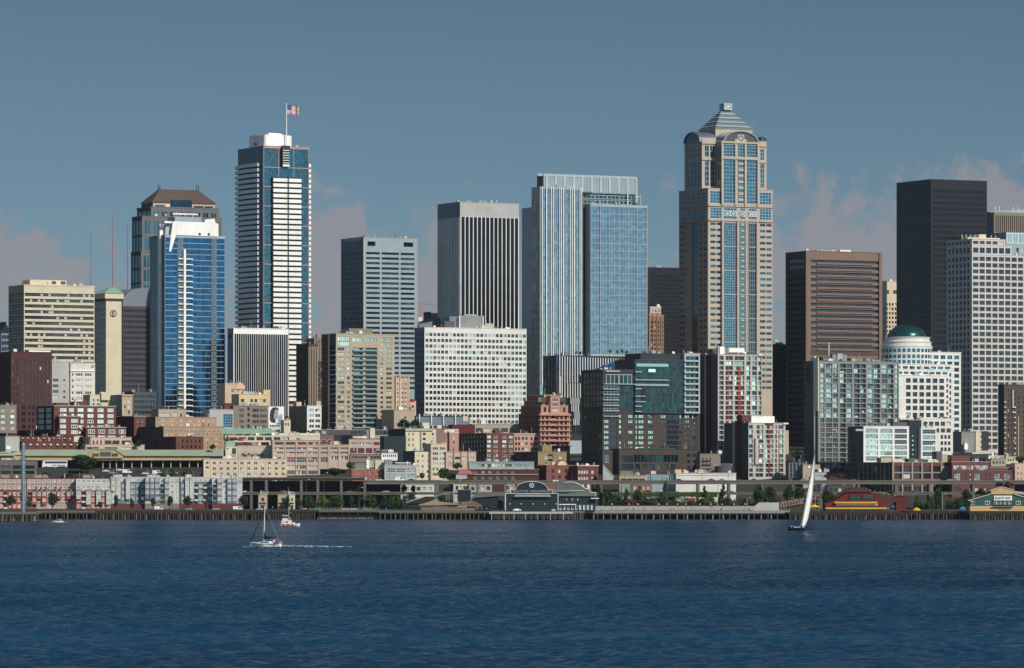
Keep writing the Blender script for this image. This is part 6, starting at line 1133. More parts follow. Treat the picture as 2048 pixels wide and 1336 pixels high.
for i, x in enumerate((500, 530, 600, 633, 680, 727, 868, 873, 952, 1008, 1200, 1262, 1330, 1394, 1456, 1522, 1583, 1640, 1715, 1790, 1858, 1945, 2010, 2070)):
    for d in (.2, 13): hb('column', x, x+5, 960 if x < 727 else 968, 1019, d, d+1.4, M_deck)
for i in range(30): hb('light_pole', 520+i*52, 520.7+i*52, 946, 961, .1, .25, M_dmull)
# viaduct clutter: cars
def car(kind, paint):
    r = empty('parked_car', (0, 0, 0)); L, W, H = (4.5, 1.8, 1.45) if kind == 'car' else (5.6, 2.1, 2.5)
    if kind == 'car': P = [(0, .35), (L, .35), (L, .8), (L-.9, .95), (L-1.5, 1.42), (1.5, 1.45), (.6, .98), (0, .85)]; Wn = [(1.0, 1.0), (L-1.2, .98), (L-1.6, 1.36), (1.5, 1.38)]
    else: P = [(0, .4), (L, .4), (L, 1.1), (L-.9, 1.35), (L-1.4, 2.45), (.1, 2.5)]; Wn = [(L-2.6, 1.4), (L-1.15, 1.4), (L-1.5, 2.2), (L-2.6, 2.2)]
    MB().prism(P, -W/2, W/2).build('body', paint, r); MB().prism(Wn, -W/2-.02, W/2+.02).build('side_window', G_dark, r)
    for x in (.9, L-.9):
        for y in (-W/2+.05, W/2-.25): MB().tube((x, y-.05, .34), (x, y+.2, .34), .34, n=10).build('wheel', M_black, r)
    return r
paints = [mat('car_white', (.75, .75, .73), rough=.3), mat('car_silver', (.4, .42, .44), rough=.3, metal=.4), mat('car_navy', (.02, .03, .06), rough=.3), mat('car_red', (.4, .02, .02), rough=.3), mat('car_black', (.02, .02, .022), rough=.3), mat('car_teal', (.12, .3, .33), rough=.3)]
PN = ['white', 'silver', 'navy', 'red', 'black', 'teal']; proto = {}
def place_car(px, py, Y, pi, where, kind='car', rz=0, grp=None):
    k = (kind, pi)
    if k not in proto: o = proto[k] = car(kind, paints[pi])
    else: o = copy_tree(proto[k])
    o.location = (X(px, Y), Y, Z(py, Y)); o.rotation_euler.z = rz
    tag(o, f'{PN[pi]} {"van" if kind != "car" else "car"} {where}', 'van' if kind != 'car' else 'car', grp); return o
for px, pi, wh in ((752, 0, 'on the upper highway deck above the brick arches'), (790, 0, 'on the upper deck in front of the blue green factory windows'), (815, 2, 'on the upper deck right behind the white one'), (882, 0, 'on the upper deck by the big hillside tree'), (1350, 2, 'on the upper deck at the left end of the white market building'), (1415, 4, 'on the upper deck in front of the white market wall'), (1436, 1, 'on the upper deck near the round tank'), (1500, 4, 'on the upper deck below the shorter red panelled condominium'),
                   (1600, 1, 'on the upper deck left of the tall sail'), (1700, 3, 'on the upper deck below the mint glass condominium'), (1893, 1, 'on the upper deck at the corner of the tan warehouse'), (1990, 0, 'on the upper deck above the green and yellow pier shed')): place_car(px, 962.6, 2721, pi, wh, 'van' if px in (790,) else 'car', grp='cars on the elevated highway')
for px, pi, wh in ((485, 0, 'on the lower deck beside the last waterfront condominium'), (522, 0, 'on the lower deck above the two small houses'), (560, 3, 'on the lower deck in the dark ramp area'), (692, 3, 'on the lower deck left of the brick building'), (765, 1, 'on the lower deck by the glass fronted building'), (1288, 2, 'on the lower deck above the ivy'), (1815, 2, 'on the lower deck in front of the tan warehouse')): place_car(px, 985.6, 2720, pi, wh, grp='cars on the elevated highway')
for px, pi, kd, wh in ((309, 0, 'van', 'on the quay below the grey condominiums'), (345, 1, 'car', 'on the quay right of the white van'), (371, 0, 'car', 'on the quay in the middle of the pile pier'), (404, 4, 'car', 'on the quay between two white vehicles'), (425, 0, 'car', 'on the quay near the camper'), (466, 0, 'van', 'parked like a camper at the end of the pile pier'), (512, 0, 'car', 'on the quay below the two small houses'), (602, 3, 'car', 'on the quay left of the seawall'), (617, 5, 'car', 'parked at the left end of the seawall rail'), (628, 1, 'car', 'parked under the yellow green tree'), (684, 0, 'car', 'parked behind the seawall rail under trees'), (700, 0, 'car', 'parked right beside its twin behind the seawall'), (729, 5, 'car', 'parked below the round oak on the seawall'),
                       (1946, 2, 'car', 'first in the line before the green and yellow shed'), (1966, 4, 'car', 'second in the line before the green and yellow shed'), (1984, 1, 'car', 'parked at the middle of the green and yellow shed'), (2002, 0, 'car', 'parked right of the shed doorway'), (2020, 4, 'car', 'parked last before the right edge')): place_car(px, 1021.3, 2636, pi, wh, kd, grp='vehicles parked along the quay')
rr = random.Random(5)
for k, (px, py, pi, wh) in enumerate(((205, 944, 0, 'leftmost on the sloping lot by the big tree'), (218, 948, 1, 'on the sloping lot below the market columns'), (232, 942, 0, 'uphill on the sloping lot'), (245, 947, 0, 'on the lower row of the sloping lot'), (258, 941, 3, 'red on the sloping lot under the market hall'), (270, 946, 2, 'beside the red car on the sloping lot'), (284, 949, 0, 'at the right end of the sloping lot'), (305, 949, 0, 'just above the grey condominium roofs'), (340, 948, 0, 'parked above the off white condominium'))):
    Y = 2787; place_car(px, py, Y, pi, wh, 'van' if k in (3, 7) else 'car', grp='cars on the sloping lot')
q = MB(); Yl = 2782; q.face([(X(74, Yl), Yl-4, Z(952, Yl)), (X(400, Yl), Yl-4, Z(952, Yl)), (X(400, Yl), Yl+26, Z(941, Yl)), (X(74, Yl), Yl+26, Z(941, Yl))]); struct('parking_lot_pavement', q, M_asph)
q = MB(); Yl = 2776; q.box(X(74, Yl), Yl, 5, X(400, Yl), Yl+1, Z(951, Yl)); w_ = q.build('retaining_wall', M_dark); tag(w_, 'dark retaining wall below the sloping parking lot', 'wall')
# coach
Y = 2780; o = empty('coach', (X(88, Y), Y-8, Z(935.5, Y))); tag(o, 'white coach with purple swirl graphics on the ramp beside the parking garage', 'bus')
L = X(137, Y)-X(88, Y); H = Z(921, Y)-Z(935.5, Y); MB().prism([(0, .5), (L, .5), (L, H-.2), (L-.3, H), (.9, H), (.2, H-.5), (0, 1.8)], -1.25, 1.25).build('body', paints[0], o); MB().box(1.4, -1.3, H*.58, L-.3, -1.24, H*.88).build('window_band', G_dark, o); MB().box(-.03, -1.1, 1.5, .05, 1.1, H-.7).build('windscreen', G_dark, o)
gq = MB()
for k in range(9): a = L*.35+k*L*.065; gq.prism([(a, .9+.5*math.sin(k)), (a+.7, 1.0+.5*math.cos(k*2)), (a+.9, 1.9+.2*math.sin(k*3)), (a+.2, 1.6)], -1.29, -1.25)
gq.build('swirl_graphic', mat('purple_paint', (.10, .05, .16)), o)
for x in (2.2, L-3.4, L-2.2): MB().tube((x, -1.25, .5), (x, 1.25, .5), .5, n=12).build('wheel', M_black, o)
rp = MB(); rp.box(X(76, Y), Y-12, 5, X(138, Y), Y-4, Z(935.6, Y)); w_ = rp.build('ramp_wall', M_asph); tag(w_, 'grey sloping ramp wall carrying the white coach', 'ramp')
# tall galvanised column at the left
Y = 2420; o = empty('steel_column', (X(46.5, Y), Y, Z(1024, Y))); tag(o, 'tall round galvanised steel column standing on the left pier', 'column')
h = Z(888, Y)-Z(1024, Y); MB().tube((0, 0, 0), (0, 0, h), 1.15, 1.0, 20).build('shaft', M_silver, o); 
for k in range(1, 7): MB().tube((0, 0, h*k/7), (0, 0, h*k/7+.35), 1.22, n=20).build('collar', M_steel, o)
MB().lathe([(1.0, 0), (.8, .5), (.2, .8)], 16).build('cap', M_silver, o, (0, 0, h)); MB().box(1.4, -.2, 0, 1.9, .2, h*.42).build('ladder', M_dmull, o)
# ------------------------------------------------------------------ piers
def pier(name, label, x0, x1, Y, ytop, thick, deckm, pilem, n, depth, beam=True, rail=None):
    o = empty(name, (X(x0, Y), Y, 0)); tag(o, label, 'pier'); L = X(x1, Y)-X(x0, Y); zt = Z(ytop, Y); th = thick*Y/F
    MB().box(0, 0, 0, L, depth, th).build('deck', deckm, o, (0, 0, zt-th)); rr = random.Random(int(x0)+9)
    if beam: MB().box(.2, .35, 0, L-.2, .75, .7).build('cap_beam', M_dark, o, (0, 0, zt-th-.72))
    for i in range(n):
        x = .5+(L-1)*(i+.5*rr.random())/n; MB().tube((0, 0, -3), (rr.uniform(-.12, .12), 0, zt-th), .27+.09*rr.random(), n=7).build('pile', pilem[i % len(pilem)], o, (x, .2+.5*(i % 2), 0))
    for i in range(min(n, 30)): MB().tube((0, 0, -3), (0, 0, zt-th), .3, n=6).build('pile', M_dark, o, (.5+(L-1)*(i+.5)/min(n, 30), 5, 0))
    if rail:
        q = MB(); q.box(0, .15, 1.0, L, .25, 1.1).box(0, .15, .5, L, .25, .56); k = int(L/2.2)
        for i in range(k+1): q.box(L*i/k-.05, .12, 0, L*i/k+.05, .28, 1.1)
        q.build('railing', rail, o, (0, 0, zt))
    return o
PM = [M_pile, M_dark, M_pile, mat('pale_pile', (.17, .145, .12)), M_dark]
pier('timber_pier', 'short stout timber and concrete pier at the left edge under the steel column', -30, 72, 2410, 1024, 4.5, M_deck, PM, 24, 30); w_ = MB().box(X(-30, 2412), 2412, -3, X(72, 2412), 2413, 3.2).build('bulkhead', M_rock); tag(w_, 'stained bulkhead wall under the left pier', 'wall')
pier('timber_pier', 'dark recessed quay deck behind the small motorboat', 72, 196, 2600, 1022, 3.4, M_deck, PM, 16, 26, rail=M_dmull)
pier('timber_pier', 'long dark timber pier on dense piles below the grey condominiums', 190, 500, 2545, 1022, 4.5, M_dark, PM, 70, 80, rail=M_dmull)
pier('timber_pier', 'broken line of dark fender piles behind the tugboat', 500, 632, 2560, 1021, 3.2, M_dark, [M_dark, M_pile], 44, 66)
pier('timber_pier', 'thin quay deck over a beige rock bank, left of the aquarium piers', 630, 758, 2600, 1020, 3.5, M_deck, [M_dark], 6, 26, rail=M_lgrey)
w_ = MB().prism([(X(634, 2604), -2), (X(757, 2604), -2), (X(756, 2604), 2.3), (X(636, 2604), 2.5)], 2603, 2626).build('rock_bank', M_rock); tag(w_, 'low beige rock bank at the waterline under the quay', 'embankment')
pier('timber_pier', 'weathered pier with wide pile bays in front of the canopy ramp', 757, 985, 2580, 1022, 3.6, M_deck, [M_pile, M_deck], 24, 46, rail=M_dmull)
w_ = MB().box(X(870, 2596), 2596, -3, X(985, 2596), 2597, 3.1).build('bulkhead', M_rock); tag(w_, 'pale rubble bulkhead seen between the piles left of the aquarium', 'wall')
pier('concrete_pier', 'pale decked concrete pier carrying the dark aquarium hall', 978, 1146, 2530, 1023.5, 4, M_lgrey, [M_grey, M_pile], 14, 90)
pier('timber_pier', 'closely piled apron beside the aquarium hall', 1144, 1170, 2545, 1022, 4, M_deck, PM, 12, 76)
pier('concrete_pier', 'long promenade deck with a light parapet right of the aquarium', 1168, 1580, 2575, 1021.5, 5, M_grey, [M_pile, M_grey], 34, 50, rail=M_lgrey)
pier('timber_pier', 'old restaurant pier on crowded irregular piles', 1578, 1822, 2540, 1025, 4, M_dark, PM, 60, 86)
pier('timber_pier', 'sagging dark pier section over a rocky bank, left of the green shed', 1820, 1942, 2570, 1023, 3.5, M_dark, PM, 22, 56)
w_ = MB().prism([(X(1810, 2590), -2), (X(1920, 2590), -2), (X(1916, 2590), 2.2), (X(1870, 2590), 2.6), (X(1822, 2590), 1.4)], 2589, 2626).build('rock_bank', M_rock); tag(w_, 'rocky bank under the sagging pier section', 'embankment')
pier('timber_pier', 'timber pier on thick piles in front of the green and yellow shed', 1938, 2120, 2545, 1024, 4, M_dark, PM, 48, 82)
struct('quay_pavement', MB().box(X(-400, 2626), 2626.2, 4, X(2500, 2626), 2680, 5.3), M_asph)
w_ = MB().box(X(1190, 2585), 2586, 5.1, X(1510, 2585), 2586.5, Z(1012, 2586)).build('promenade_wall', mat('graffiti_wall', (.34, .31, .27), var=.35, scale=.5)); tag(w_, 'low stained parapet wall along the promenade right of the aquarium', 'wall')
w_ = MB().prism([(X(1506, 2588), 4.8), (X(1558, 2588), 4.8), (X(1558, 2588), 9.3), (X(1518, 2588), 9.3), (X(1506, 2588), 6.5)], 2588, 2592).build('concrete_kiosk', M_lgrey); tag(w_, 'low slanted concrete block at the right end of the promenade', 'structure')
# aquarium hall
t = T('aquarium_hall', 'dark teal aquarium hall with white outlined humped front and its name in white letters', 1011, 2545, 'aquarium', th=0, base=5)
W2 = t.along(1116); v = t.vol(1009, 1011, 1116, 987, 1022.5, M_dteal, depth=40); v.end()
zt = t.z(987)
a, b = t.along(1022), t.along(1105); h1 = t.z(979)-zt; hp = t.z(963)-zt; P = [(a, 0), (b, 0), (b, h1), (b-2.4, h1)]; c = (a+b)/2; r = (b-a)/2-2.6
P += [(c+r*math.cos(math.pi*k/16), h1+(hp-h1)*math.sin(math.pi*k/16)**.9) for k in range(0, 17)]+[(a+2.4, h1), (a, h1)]
MB().prism(P, 0, 3).build('gable_wall', M_dteal, t.o, (0, 0, zt))
tr = MB()
for (x0, z0), (x1, z1) in zip(P[2:], P[3:]): tr.tube((x0, -.15, z0), (x1, -.15, z1), .14, n=5)
tr.tube((a, -.15, 0), (a, -.15, h1), .14, n=5).tube((b, -.15, 0), (b, -.15, h1), .14, n=5).tube((0, -.15, 0), (W2, -.15, 0), .18, n=5).tube((0, -.15, 0), (0, -.15, -zt), .2, n=5).tube((W2, -.15, 0), (W2, -.15, -zt), .2, n=5); tr.build('white_outline', M_wmull, t.o, (0, 0, zt))
t.text('SEATTLE AQUARIUM', 1025, 1102, 980.3, 984.6, -.2, M_lgrey)
q = MB(); k = 20; r0, r1 = 1.0, 1.28
for i in range(k):
    p, s_ = 2*math.pi*i/k, 2*math.pi*(i+1)/k; q.face([(r0*math.cos(p), 0, r0*math.sin(p)), (r1*math.cos(p), 0, r1*math.sin(p)), (r1*math.cos(s_), 0, r1*math.sin(s_)), (r0*math.cos(s_), 0, r0*math.sin(s_))])
q.prism([(-.6, -.1), (-.1, -.45), (.55, .1), (.2, .2)], -.02, .02).prism([(-.3, .3), (.3, .5), (.1, .1)], -.02, .02); q.build('emblem', M_wmull, t.o, (t.along(1063.5), -.2, t.z(970.5)))
MB().face([(t.along(1031), -.1, t.z(989)), (t.along(1100), -.1, t.z(989)), (t.along(1102), -1.8, t.z(993.5)), (t.along(1028), -1.8, t.z(993.5))]).build('canopy', M_grey, t.o)
for x in (1020, 1042, 1066, 1089, 1112): MB().lathe([(.05, 0), (.28, .15), (.28, .45), (.05, .6)], 8).build('wall_lamp', M_bright, t.o, (t.along(x), -.4, t.z(1009)))
t.blk('electrical_box', 1103, 1111, 1018, 1022.5, -1.2, -.1, M_steel); t.done()
place_car(1026, 1022.4, 2541, 0, 'pickup parked on the pale deck before the aquarium front')
t = T('aquarium_wing', 'low grey roofed aquarium wing with a white rimmed curved gable and white arcade', 1117, 2570, 'building', th=0, base=5)
v = t.vol(1116, 1117, 1191, 992, 1021, M_dteal, depth=24); v.F(1120, 1170, 995, 1002, 9, 1, .5, .9, [G_pale, G_navy]); v.F(1118, 1188, 1009, 1020, 9, 1, .6, .95, [G_pale, G_navy, G_dark], kind='f', fm=M_wmull, bar=.3); v.end()
a, b = t.along(1113), t.along(1193); z0 = t.z(993); MB().prism([(a, 0), (b, 0), (b-7, t.z(982)-z0), (b-10, t.z(978)-z0), (b-14, t.z(966)-z0), (a+4, t.z(962)-z0), (a, t.z(962)-z0)], 3, 22).build('roof', mat('grey_shingle', (.115, .13, .12)), t.o, (0, 0, z0)); MB().face([(a, -1, .2), (b, -1, .2), (b-8, 3.2, t.z(985)-z0), (a, 3.2, t.z(985)-z0)]).build('roof', MATS['grey_shingle'], t.o, (0, 0, z0))
c0, c1 = t.along(1132), t.along(1192); zz = t.z(982); P = [(t.along(x), t.z(y)) for x, y in ((1129, 966), (1136, 964.3), (1143, 964), (1150, 965), (1157, 968), (1164, 972), (1171, 977.5), (1180, 978.5), (1180, 984.5), (1191, 985.5), (1191, 992))]; tr = MB()
for (x0, z0), (x1, z1) in zip(P, P[1:]): tr.tube((x0, 2.6, z0), (x1, 2.6, z1), .22, n=5)
tr.build('white_outline', M_wmull, t.o); MB().prism([(P[0][0], t.z(982)), (P[-1][0], t.z(992)), (P[-1][0], P[-2][1]), P[-3], P[-4]]+P[6:0:-1][0:6], 2.7, 3.0).build('gable_wall', MATS['grey_shingle'], t.o)
t.blk('clerestory', 1107, 1140, 979, 984, 1.0, 2.9, M_bgrey); t.blk('skylight_strip', 1140, 1168, 981, 982, 2.2, 2.5, M_wmull); t.blk('awning', 1118, 1152, 1008, 1009.5, -1.5, -.05, M_bright); t.blk('awning', 1182, 1198, 996, 997.5, -2.5, -.05, M_bright)
for x in (1106, 1112): t.blk('roof_vent', x, x+5, 960, 963, 8, 9, M_wmull)
t.done()
# canopy ramps, pergola and rocks left of the aquarium
t = T('pier_canopy', 'long grey sloping canopy roof over dark sheds left of the aquarium', 945, 2602, 'shelter', th=0, base=5)
MB().prism([(t.along(945), t.z(996)), (t.along(1010), t.z(991)), (t.along(1012), t.z(985)), (t.along(957), t.z(985)), (t.along(945), t.z(992))], 0, 14).build('roof', M_deck, t.o); t.blk('shed_wall', 948, 996, 992, 1012, 1, 12, M_dteal); t.done()
t = T('walkway_house', 'dark blue box shelter with a sloping covered gangway left of the aquarium', 915, 2596, 'shelter', th=0, base=5)
t.blk('shelter_wall', 915, 941, 980, 1004, 0, 9, M_dteal); t.blk('roof', 914, 943, 979, 980.2, -.5, 9.5, M_grey); a, b = t.along(870), t.along(915); MB().prism([(a, t.z(993.5)), (b, t.z(981)), (b, t.z(979.3)), (a, t.z(992))], 1, 4).build('gangway_roof', M_grey, t.o)
for x in (893, 898, 903, 909): t.blk('post', x, x+.8, 984, 1004, 1, 1.3, M_grey)
for x in (906.5, 941.5): t.blk('post', x, x+1.2, 966, 1008, -.6, -.2, M_steel)
t.done()
t = T('gangway', 'dark louvred gangway roof sloping down beside the tent like pavilion', 812, 2604, 'shelter', th=0, base=5)
MB().prism([(t.along(812), t.z(1005)), (t.along(852), t.z(993)), (t.along(868), t.z(993)), (t.along(868), t.z(1000)), (t.along(853), t.z(1004)), (t.along(815), t.z(1008))], 0, 6).build('roof', M_dark, t.o); MB().prism([(t.along(812), t.z(1005.5)), (t.along(852), t.z(993.3)), (t.along(852), t.z(991.7)), (t.along(812), t.z(1004))], -.4, .0).build('roof_edge', M_lgrey, t.o); t.blk('shed_wall', 816, 838, 1007, 1015, 1, 5, M_dark); t.done()
t = T('wave_pavilion', 'tan wave roofed pavilion with bands of pale timber on the pier', 838, 2588, 'pavilion', th=0, base=5)
MB().prism([(t.along(x), t.z(y)) for x, y in ((838, 1009), (850, 1006), (872, 999), (878, 1003), (918, 1007), (918, 1009.5), (838, 1011))], 0, 8).build('roof', M_wood, t.o); t.blk('wall_band', 840, 934, 1011.5, 1015, 1, 8, M_wood); t.blk('wall_band', 842, 950, 1016.5, 1021, .2, 7, M_stone); MB().prism([(t.along(x), t.z(y)) for x, y in ((916, 1010), (928, 1004), (944, 1001), (958, 1007), (966, 1012), (962, 1014), (920, 1012))], 2, 7).build('rock_work', M_rock, t.o)
t.blk('opening_shade', 898, 914, 1007.5, 1013, .7, .9, M_dark); t.done()  # dark slab stands for the shade within the opening
# red restaurant
t = T('restaurant', 'dark red pier restaurant with sloping shingle roof and two yellow awning stripes', 1648, 2570, 'restaurant', th=0, base=5)
S_ = lambda L: [(t.along(x), t.z(y)) for x, y in L]
MB().prism(S_([(1652, 1022), (1650, 1008), (1668, 1001), (1690, 988), (1692, 984), (1738, 984), (1752, 987), (1772, 1004), (1776, 1018), (1776, 1022)]), 0, 22).build('wall', mat('deep_red_boards', (.115, .018, .016)), t.o)
MB().prism(S_([(1670, 993), (1684, 985), (1690, 981), (1706, 974), (1732, 975), (1745, 984), (1690, 984.5), (1674, 995)]), -.8, 18).build('roof', mat('brown_shingle', (.075, .03, .025)), t.o)
t.blk('window_band', 1700, 1722, 990, 998, -.3, -.05, G_dark); t.blk('window_band', 1726, 1748, 990, 998, -.3, -.05, G_dark); t.blk('window_band', 1672, 1755, 1007, 1011, -.3, -.05, G_dark); t.blk('window_band', 1654, 1772, 1018.3, 1022, -.3, -.05, G_dark)
t.blk('awning', 1669, 1755, 1003.5, 1006.5, -1.6, -.05, M_yel); t.blk('awning', 1651, 1774, 1015, 1018, -2.2, -.05, M_yel)
for x in (1698, 1723.5, 1749): t.blk('post', x, x+1, 989, 999, -.4, -.05, MATS['deep_red_boards'])
v = t.vol(1791, 1792, 1813, 992, 1021, MATS['deep_red_boards'], depth=10, off=6, cap=.3); v.end(); MB().prism(S_([(1752, 987), (1790, 990), (1796, 1004), (1774, 1005)]), 4, 16).build('side_roof', MATS['brown_shingle'], t.o)
for i in range(9): MB().lathe([(.05, 0), (.4, .3), (.05, .8)], 7).build('roof_vent', M_lgrey, t.o, (t.along(1708+i*10+rr.random()*4), 6, t.z(975+i*2.2)))
t.done()
t = T('bar_tent', 'yellow pyramid awning tent on the restaurant pier beside the sail', 1618, 2560, 'tent', th=0, base=5)
a, b = t.along(1618), t.along(1642); c = (a+b)/2; z0, z1 = t.z(1014), t.z(1008.5); q = MB(); A = [(a, 0), (b, 0), (b, 5), (a, 5)]
for i in range(4): q.face([(*A[i], z0), (*A[(i+1) % 4], z0), (c, 2.5, z1)])
q.build('canopy', M_yel, t.o)
for (x, y) in A: MB().tube((x, y, 0), (x, y, z0), .1, n=5).build('post', M_dmull, t.o)
t.done()
for px, w2, py, m, lb, cn in ((1772, 9, 1016, M_blue, 'blue canvas stall canopy right of the red restaurant', 'stall'), (1790, 10, 1013, mat('violet_canvas', (.10, .09, .22)), 'violet domed stall canopy at the end of the red restaurant pier', 'stall'), (1833, 8, 1018, M_yel, 'small yellow canopy beside the gangplank', 'stall'), (1925, 7, 1016, mat('cyan_canvas', (.02, .22, .34)), 'round cyan tent left of the green and yellow shed', 'tent'), (772, 3, 1019, M_blue, 'tiny blue stall canopy on the pile pier', 'stall')):
    Y = 2600; o = empty('market_stall', (X(px, Y), Y, 5.3)); tag(o, lb, cn); w_ = w2*Y/F; z = Z(py, Y)-5.3; MB().lathe([(w_, z-.8), (w_*.9, z-.2), (w_*.5, z+.5), (.1, z+.8)], 12, sy=.6).build('canopy', m, o)
    for sx in (-.8, .8): MB().tube((w_*sx, 0, 0), (w_*sx, 0, z-.7), .09, n=5).build('post', M_dmull, o)
# truss gangway left of the sail
t = T('truss_bridge', 'rusty pink steel truss gangway sloping up beside the promenade', 1560, 2590, 'gangway', th=0, base=5)
q = MB(); x0, x1 = t.along(1561), t.along(1608); za, zb = t.z(1014), t.z(1006); n = 8
for k in range(n):
    f0, f1 = k/n, (k+1)/n; P0, P1 = x0+(x1-x0)*f0, x0+(x1-x0)*f1; l0, l1 = za+(zb-za)*f0, za+(zb-za)*f1; hh = 2.6
    for y in (0, 2.4): q.tube((P0, y, l0), (P1, y, l1), .14, n=4).tube((P0, y, l0+hh), (P1, y, l1+hh), .14, n=4).tube((P0, y, l0), (P0, y, l0+hh), .1, n=4).tube((P0, y, l0), (P1, y, l1+hh), .1, n=4)
q.build('truss', M_pinkm, t.o); MB().prism([(x0, za-.2), (x1, zb-.2), (x1, zb), (x0, za)], 0, 2.4).build('walkway', M_dark, t.o); t.done()
t = T('gate_frame', 'pink steel scaffold frame behind the yellow tent', 1624, 2612, 'scaffold', th=0, base=5); q = MB()
for x in (1624, 1631, 1638): q.tube((t.along(x), 0, 0), (t.along(x), 0, t.z(990)), .15, n=4)
for y in (990, 998, 1006): q.tube((t.along(1624), 0, t.z(y)), (t.along(1638), 0, t.z(y)), .12, n=4)
q.tube((t.along(1624), 0, t.z(998)), (t.along(1638), 0, t.z(990)), .1, n=4); q.build('frame', M_pinkm, t.o); t.done()
# green and yellow shed
t = T('pier_shed', 'green and yellow gabled pier shed with a white sign over dark balcony windows', 1940, 2560, 'pier shed', th=0, base=5)
P = S_([(1940, 1022), (2068, 1022), (2068, 1001), (2027, 988), (1982, 988), (1938, 1001)]); MB().prism(S_([(1940, 1012.2), (2070, 1012.2), (2070, 1001), (2027, 988.4), (1982, 988.4), (1940, 1001)]), 0, 24).build('upper_wall', M_dgreen, t.o)
M_yw = mat('warm_yellow_boards', (.52, .37, .17)); v = t.vol(1939, 1940, 2069, 1012, 1022, M_yw, depth=24, off=-.05); v.F(1970, 1981, 1016, 1022.5, 1, 1, .95, .95, [G_dark], d=.6, name='doorway'); v.F(2036, 2046, 1016.5, 1022.5, 1, 1, .95, .95, [G_dark], d=.6, name='doorway'); v.end()
MB().prism(S_([(1982, 988.5), (2026, 988.5), (2026, 981), (2004, 975), (1982, 981)]), -.6, 20).build('gable_loft', M_yw, t.o)
tr = MB(); e = lambda A_, B_, d: tr.tube((A_[0], d, A_[1]), (B_[0], d, B_[1]), .25, n=5)
for A_, B_ in ((0, 1), (1, 2)): 
    pts = S_([(1980, 980.8), (2004, 973.8), (2028, 980.8)]); e(pts[A_], pts[B_], -.8)
pl = S_([(1936, 1001.5), (1981, 988.3)]); e(*pl, -.5); pl = S_([(2028, 988.3), (2070, 1001)]); e(*pl, -.5); tr.build('white_trim', M_cream, t.o)
for x, w2 in ((1940.5, 8), (1970, 9), (2032, 9)): q = t.blk('side_window', x, x+w2, 1002, 1009.5, -.25, -.05, M_bright); MB().box(-1.0, -.1, -.8, -.12, 0, .8).box(.12, -.1, -.8, 1.0, 0, .8).build('pane', G_dark, q, ((X(x+w2, 2560)-X(x, 2560))/2, -.02, 1.05))
sg = t.blk('sign_board', 1988, 2024, 991.2, 1000.8, -.6, -.3, M_bright); t.text('ELLIOTT BAY', 1990.5, 2021.5, 993.6, 998, -.75, MATS['cool_grey_concrete'], parent=t.o)
t.blk('balcony_recess_shade', 1986, 2026, 1001.8, 1012, -.1, -.02, M_black);  # black slab paints the balcony recess in shade
for i in range(9): t.blk('balcony_window', 1987.5+i*4.2, 1990+i*4.2, 1003, 1009.5, -.3, -.12, G_pale if i % 2 else G_seag)
t.blk('balcony_rail', 1985, 2027, 1010, 1012.6, -1.6, -1.45, M_black); MB().prism(S_([(1984, 1013), (2028, 1013), (2022, 1018), (2008, 1020), (1995, 1018)]), -.3, -.06).build('entrance_arch', M_stone, t.o)
for i in range(5): MB().lathe([(.05, 0), (.9, .4), (.9, 1.3), (.1, 1.8)], 8).build('roof_cowl', M_lgrey, t.o, (t.along(2031+i*4), 8, t.z(988+i*.5)))
t.done()
# small houses and signs under the highway
for xa, xb, ya, m, Y, lb in ((517, 534, 990, M_buff, 2664, 'narrow beige and yellow quay house under the dark ramp'), (556, 590, 990, M_buff, 2668, 'cream quay building with a maroon shopfront under the ramp'), (578, 590, 990, M_cream, 2660, 'narrow cream kiosk left of the tree row')):  # leftmost wall colour dulled to stand for shade under the ramp
    t = simple('quay_house', lb, xa-1, xa, xb, ya, 1021, Y, m, depth=9, th=5, wins=[(xa+3, xb-3, ya+4, ya+14, max(1, int((xb-xa)/12)), 1, .5, .7, [G_dark]), (xa+2, xb-2, ya+19, ya+30, max(1, int((xb-xa)/10)), 1, .7, .8, [G_dark, G_red])]); t.blk('shop_sign', xa+2, xb-2, ya+15, ya+17.5, -.4, -.05, M_maroon); t.done()

# ground floor fronts seen under the highway
for xa, xb, ya, Y, m, n_, lb in ((806, 868, 970, 2742, M_white, 5, 'low white shopfront row under the highway, right of the glass fronted building'), (908, 935, 968, 2744, M_cream, 3, 'cream columned shopfront behind the box shelter'), (938, 984, 969, 2741, M_lgrey, 4, 'pale grey shopfront with crossing white bands left of the aquarium'), (1008, 1030, 968, 2744, M_buff, 2, 'narrow beige shopfront seen just over the aquarium roof edge'),
        (1244, 1262, 972, 2742, M_steel, 2, 'grey blue shopfront behind the dark upright trees'), (1264, 1304, 968, 2743, mat('terracotta_plaster', (.34, .14, .09)), 4, 'terracotta shopfront under the highway below the canopy sheds'), (1655, 1715, 972, 2745, M_dgrey, 6, 'dark grey shopfront row left of the restaurant roof'), (540, 600, 966, 2745, M_dgrey, 6, 'shadowed shopfront row under the ramp deck')):
    t = simple('shopfront', lb, xa-1, xa, xb, ya, 1019, Y, m, depth=7, th=3, wins=[(xa+2, xb-2, ya+3, ya+12, n_, 1, .7, .85, [G_dark, G_mid, G_pale]), (xa+2, xb-2, ya+24, ya+38, n_, 1, .75, .8, [G_dark, G_pale])]); t.done()
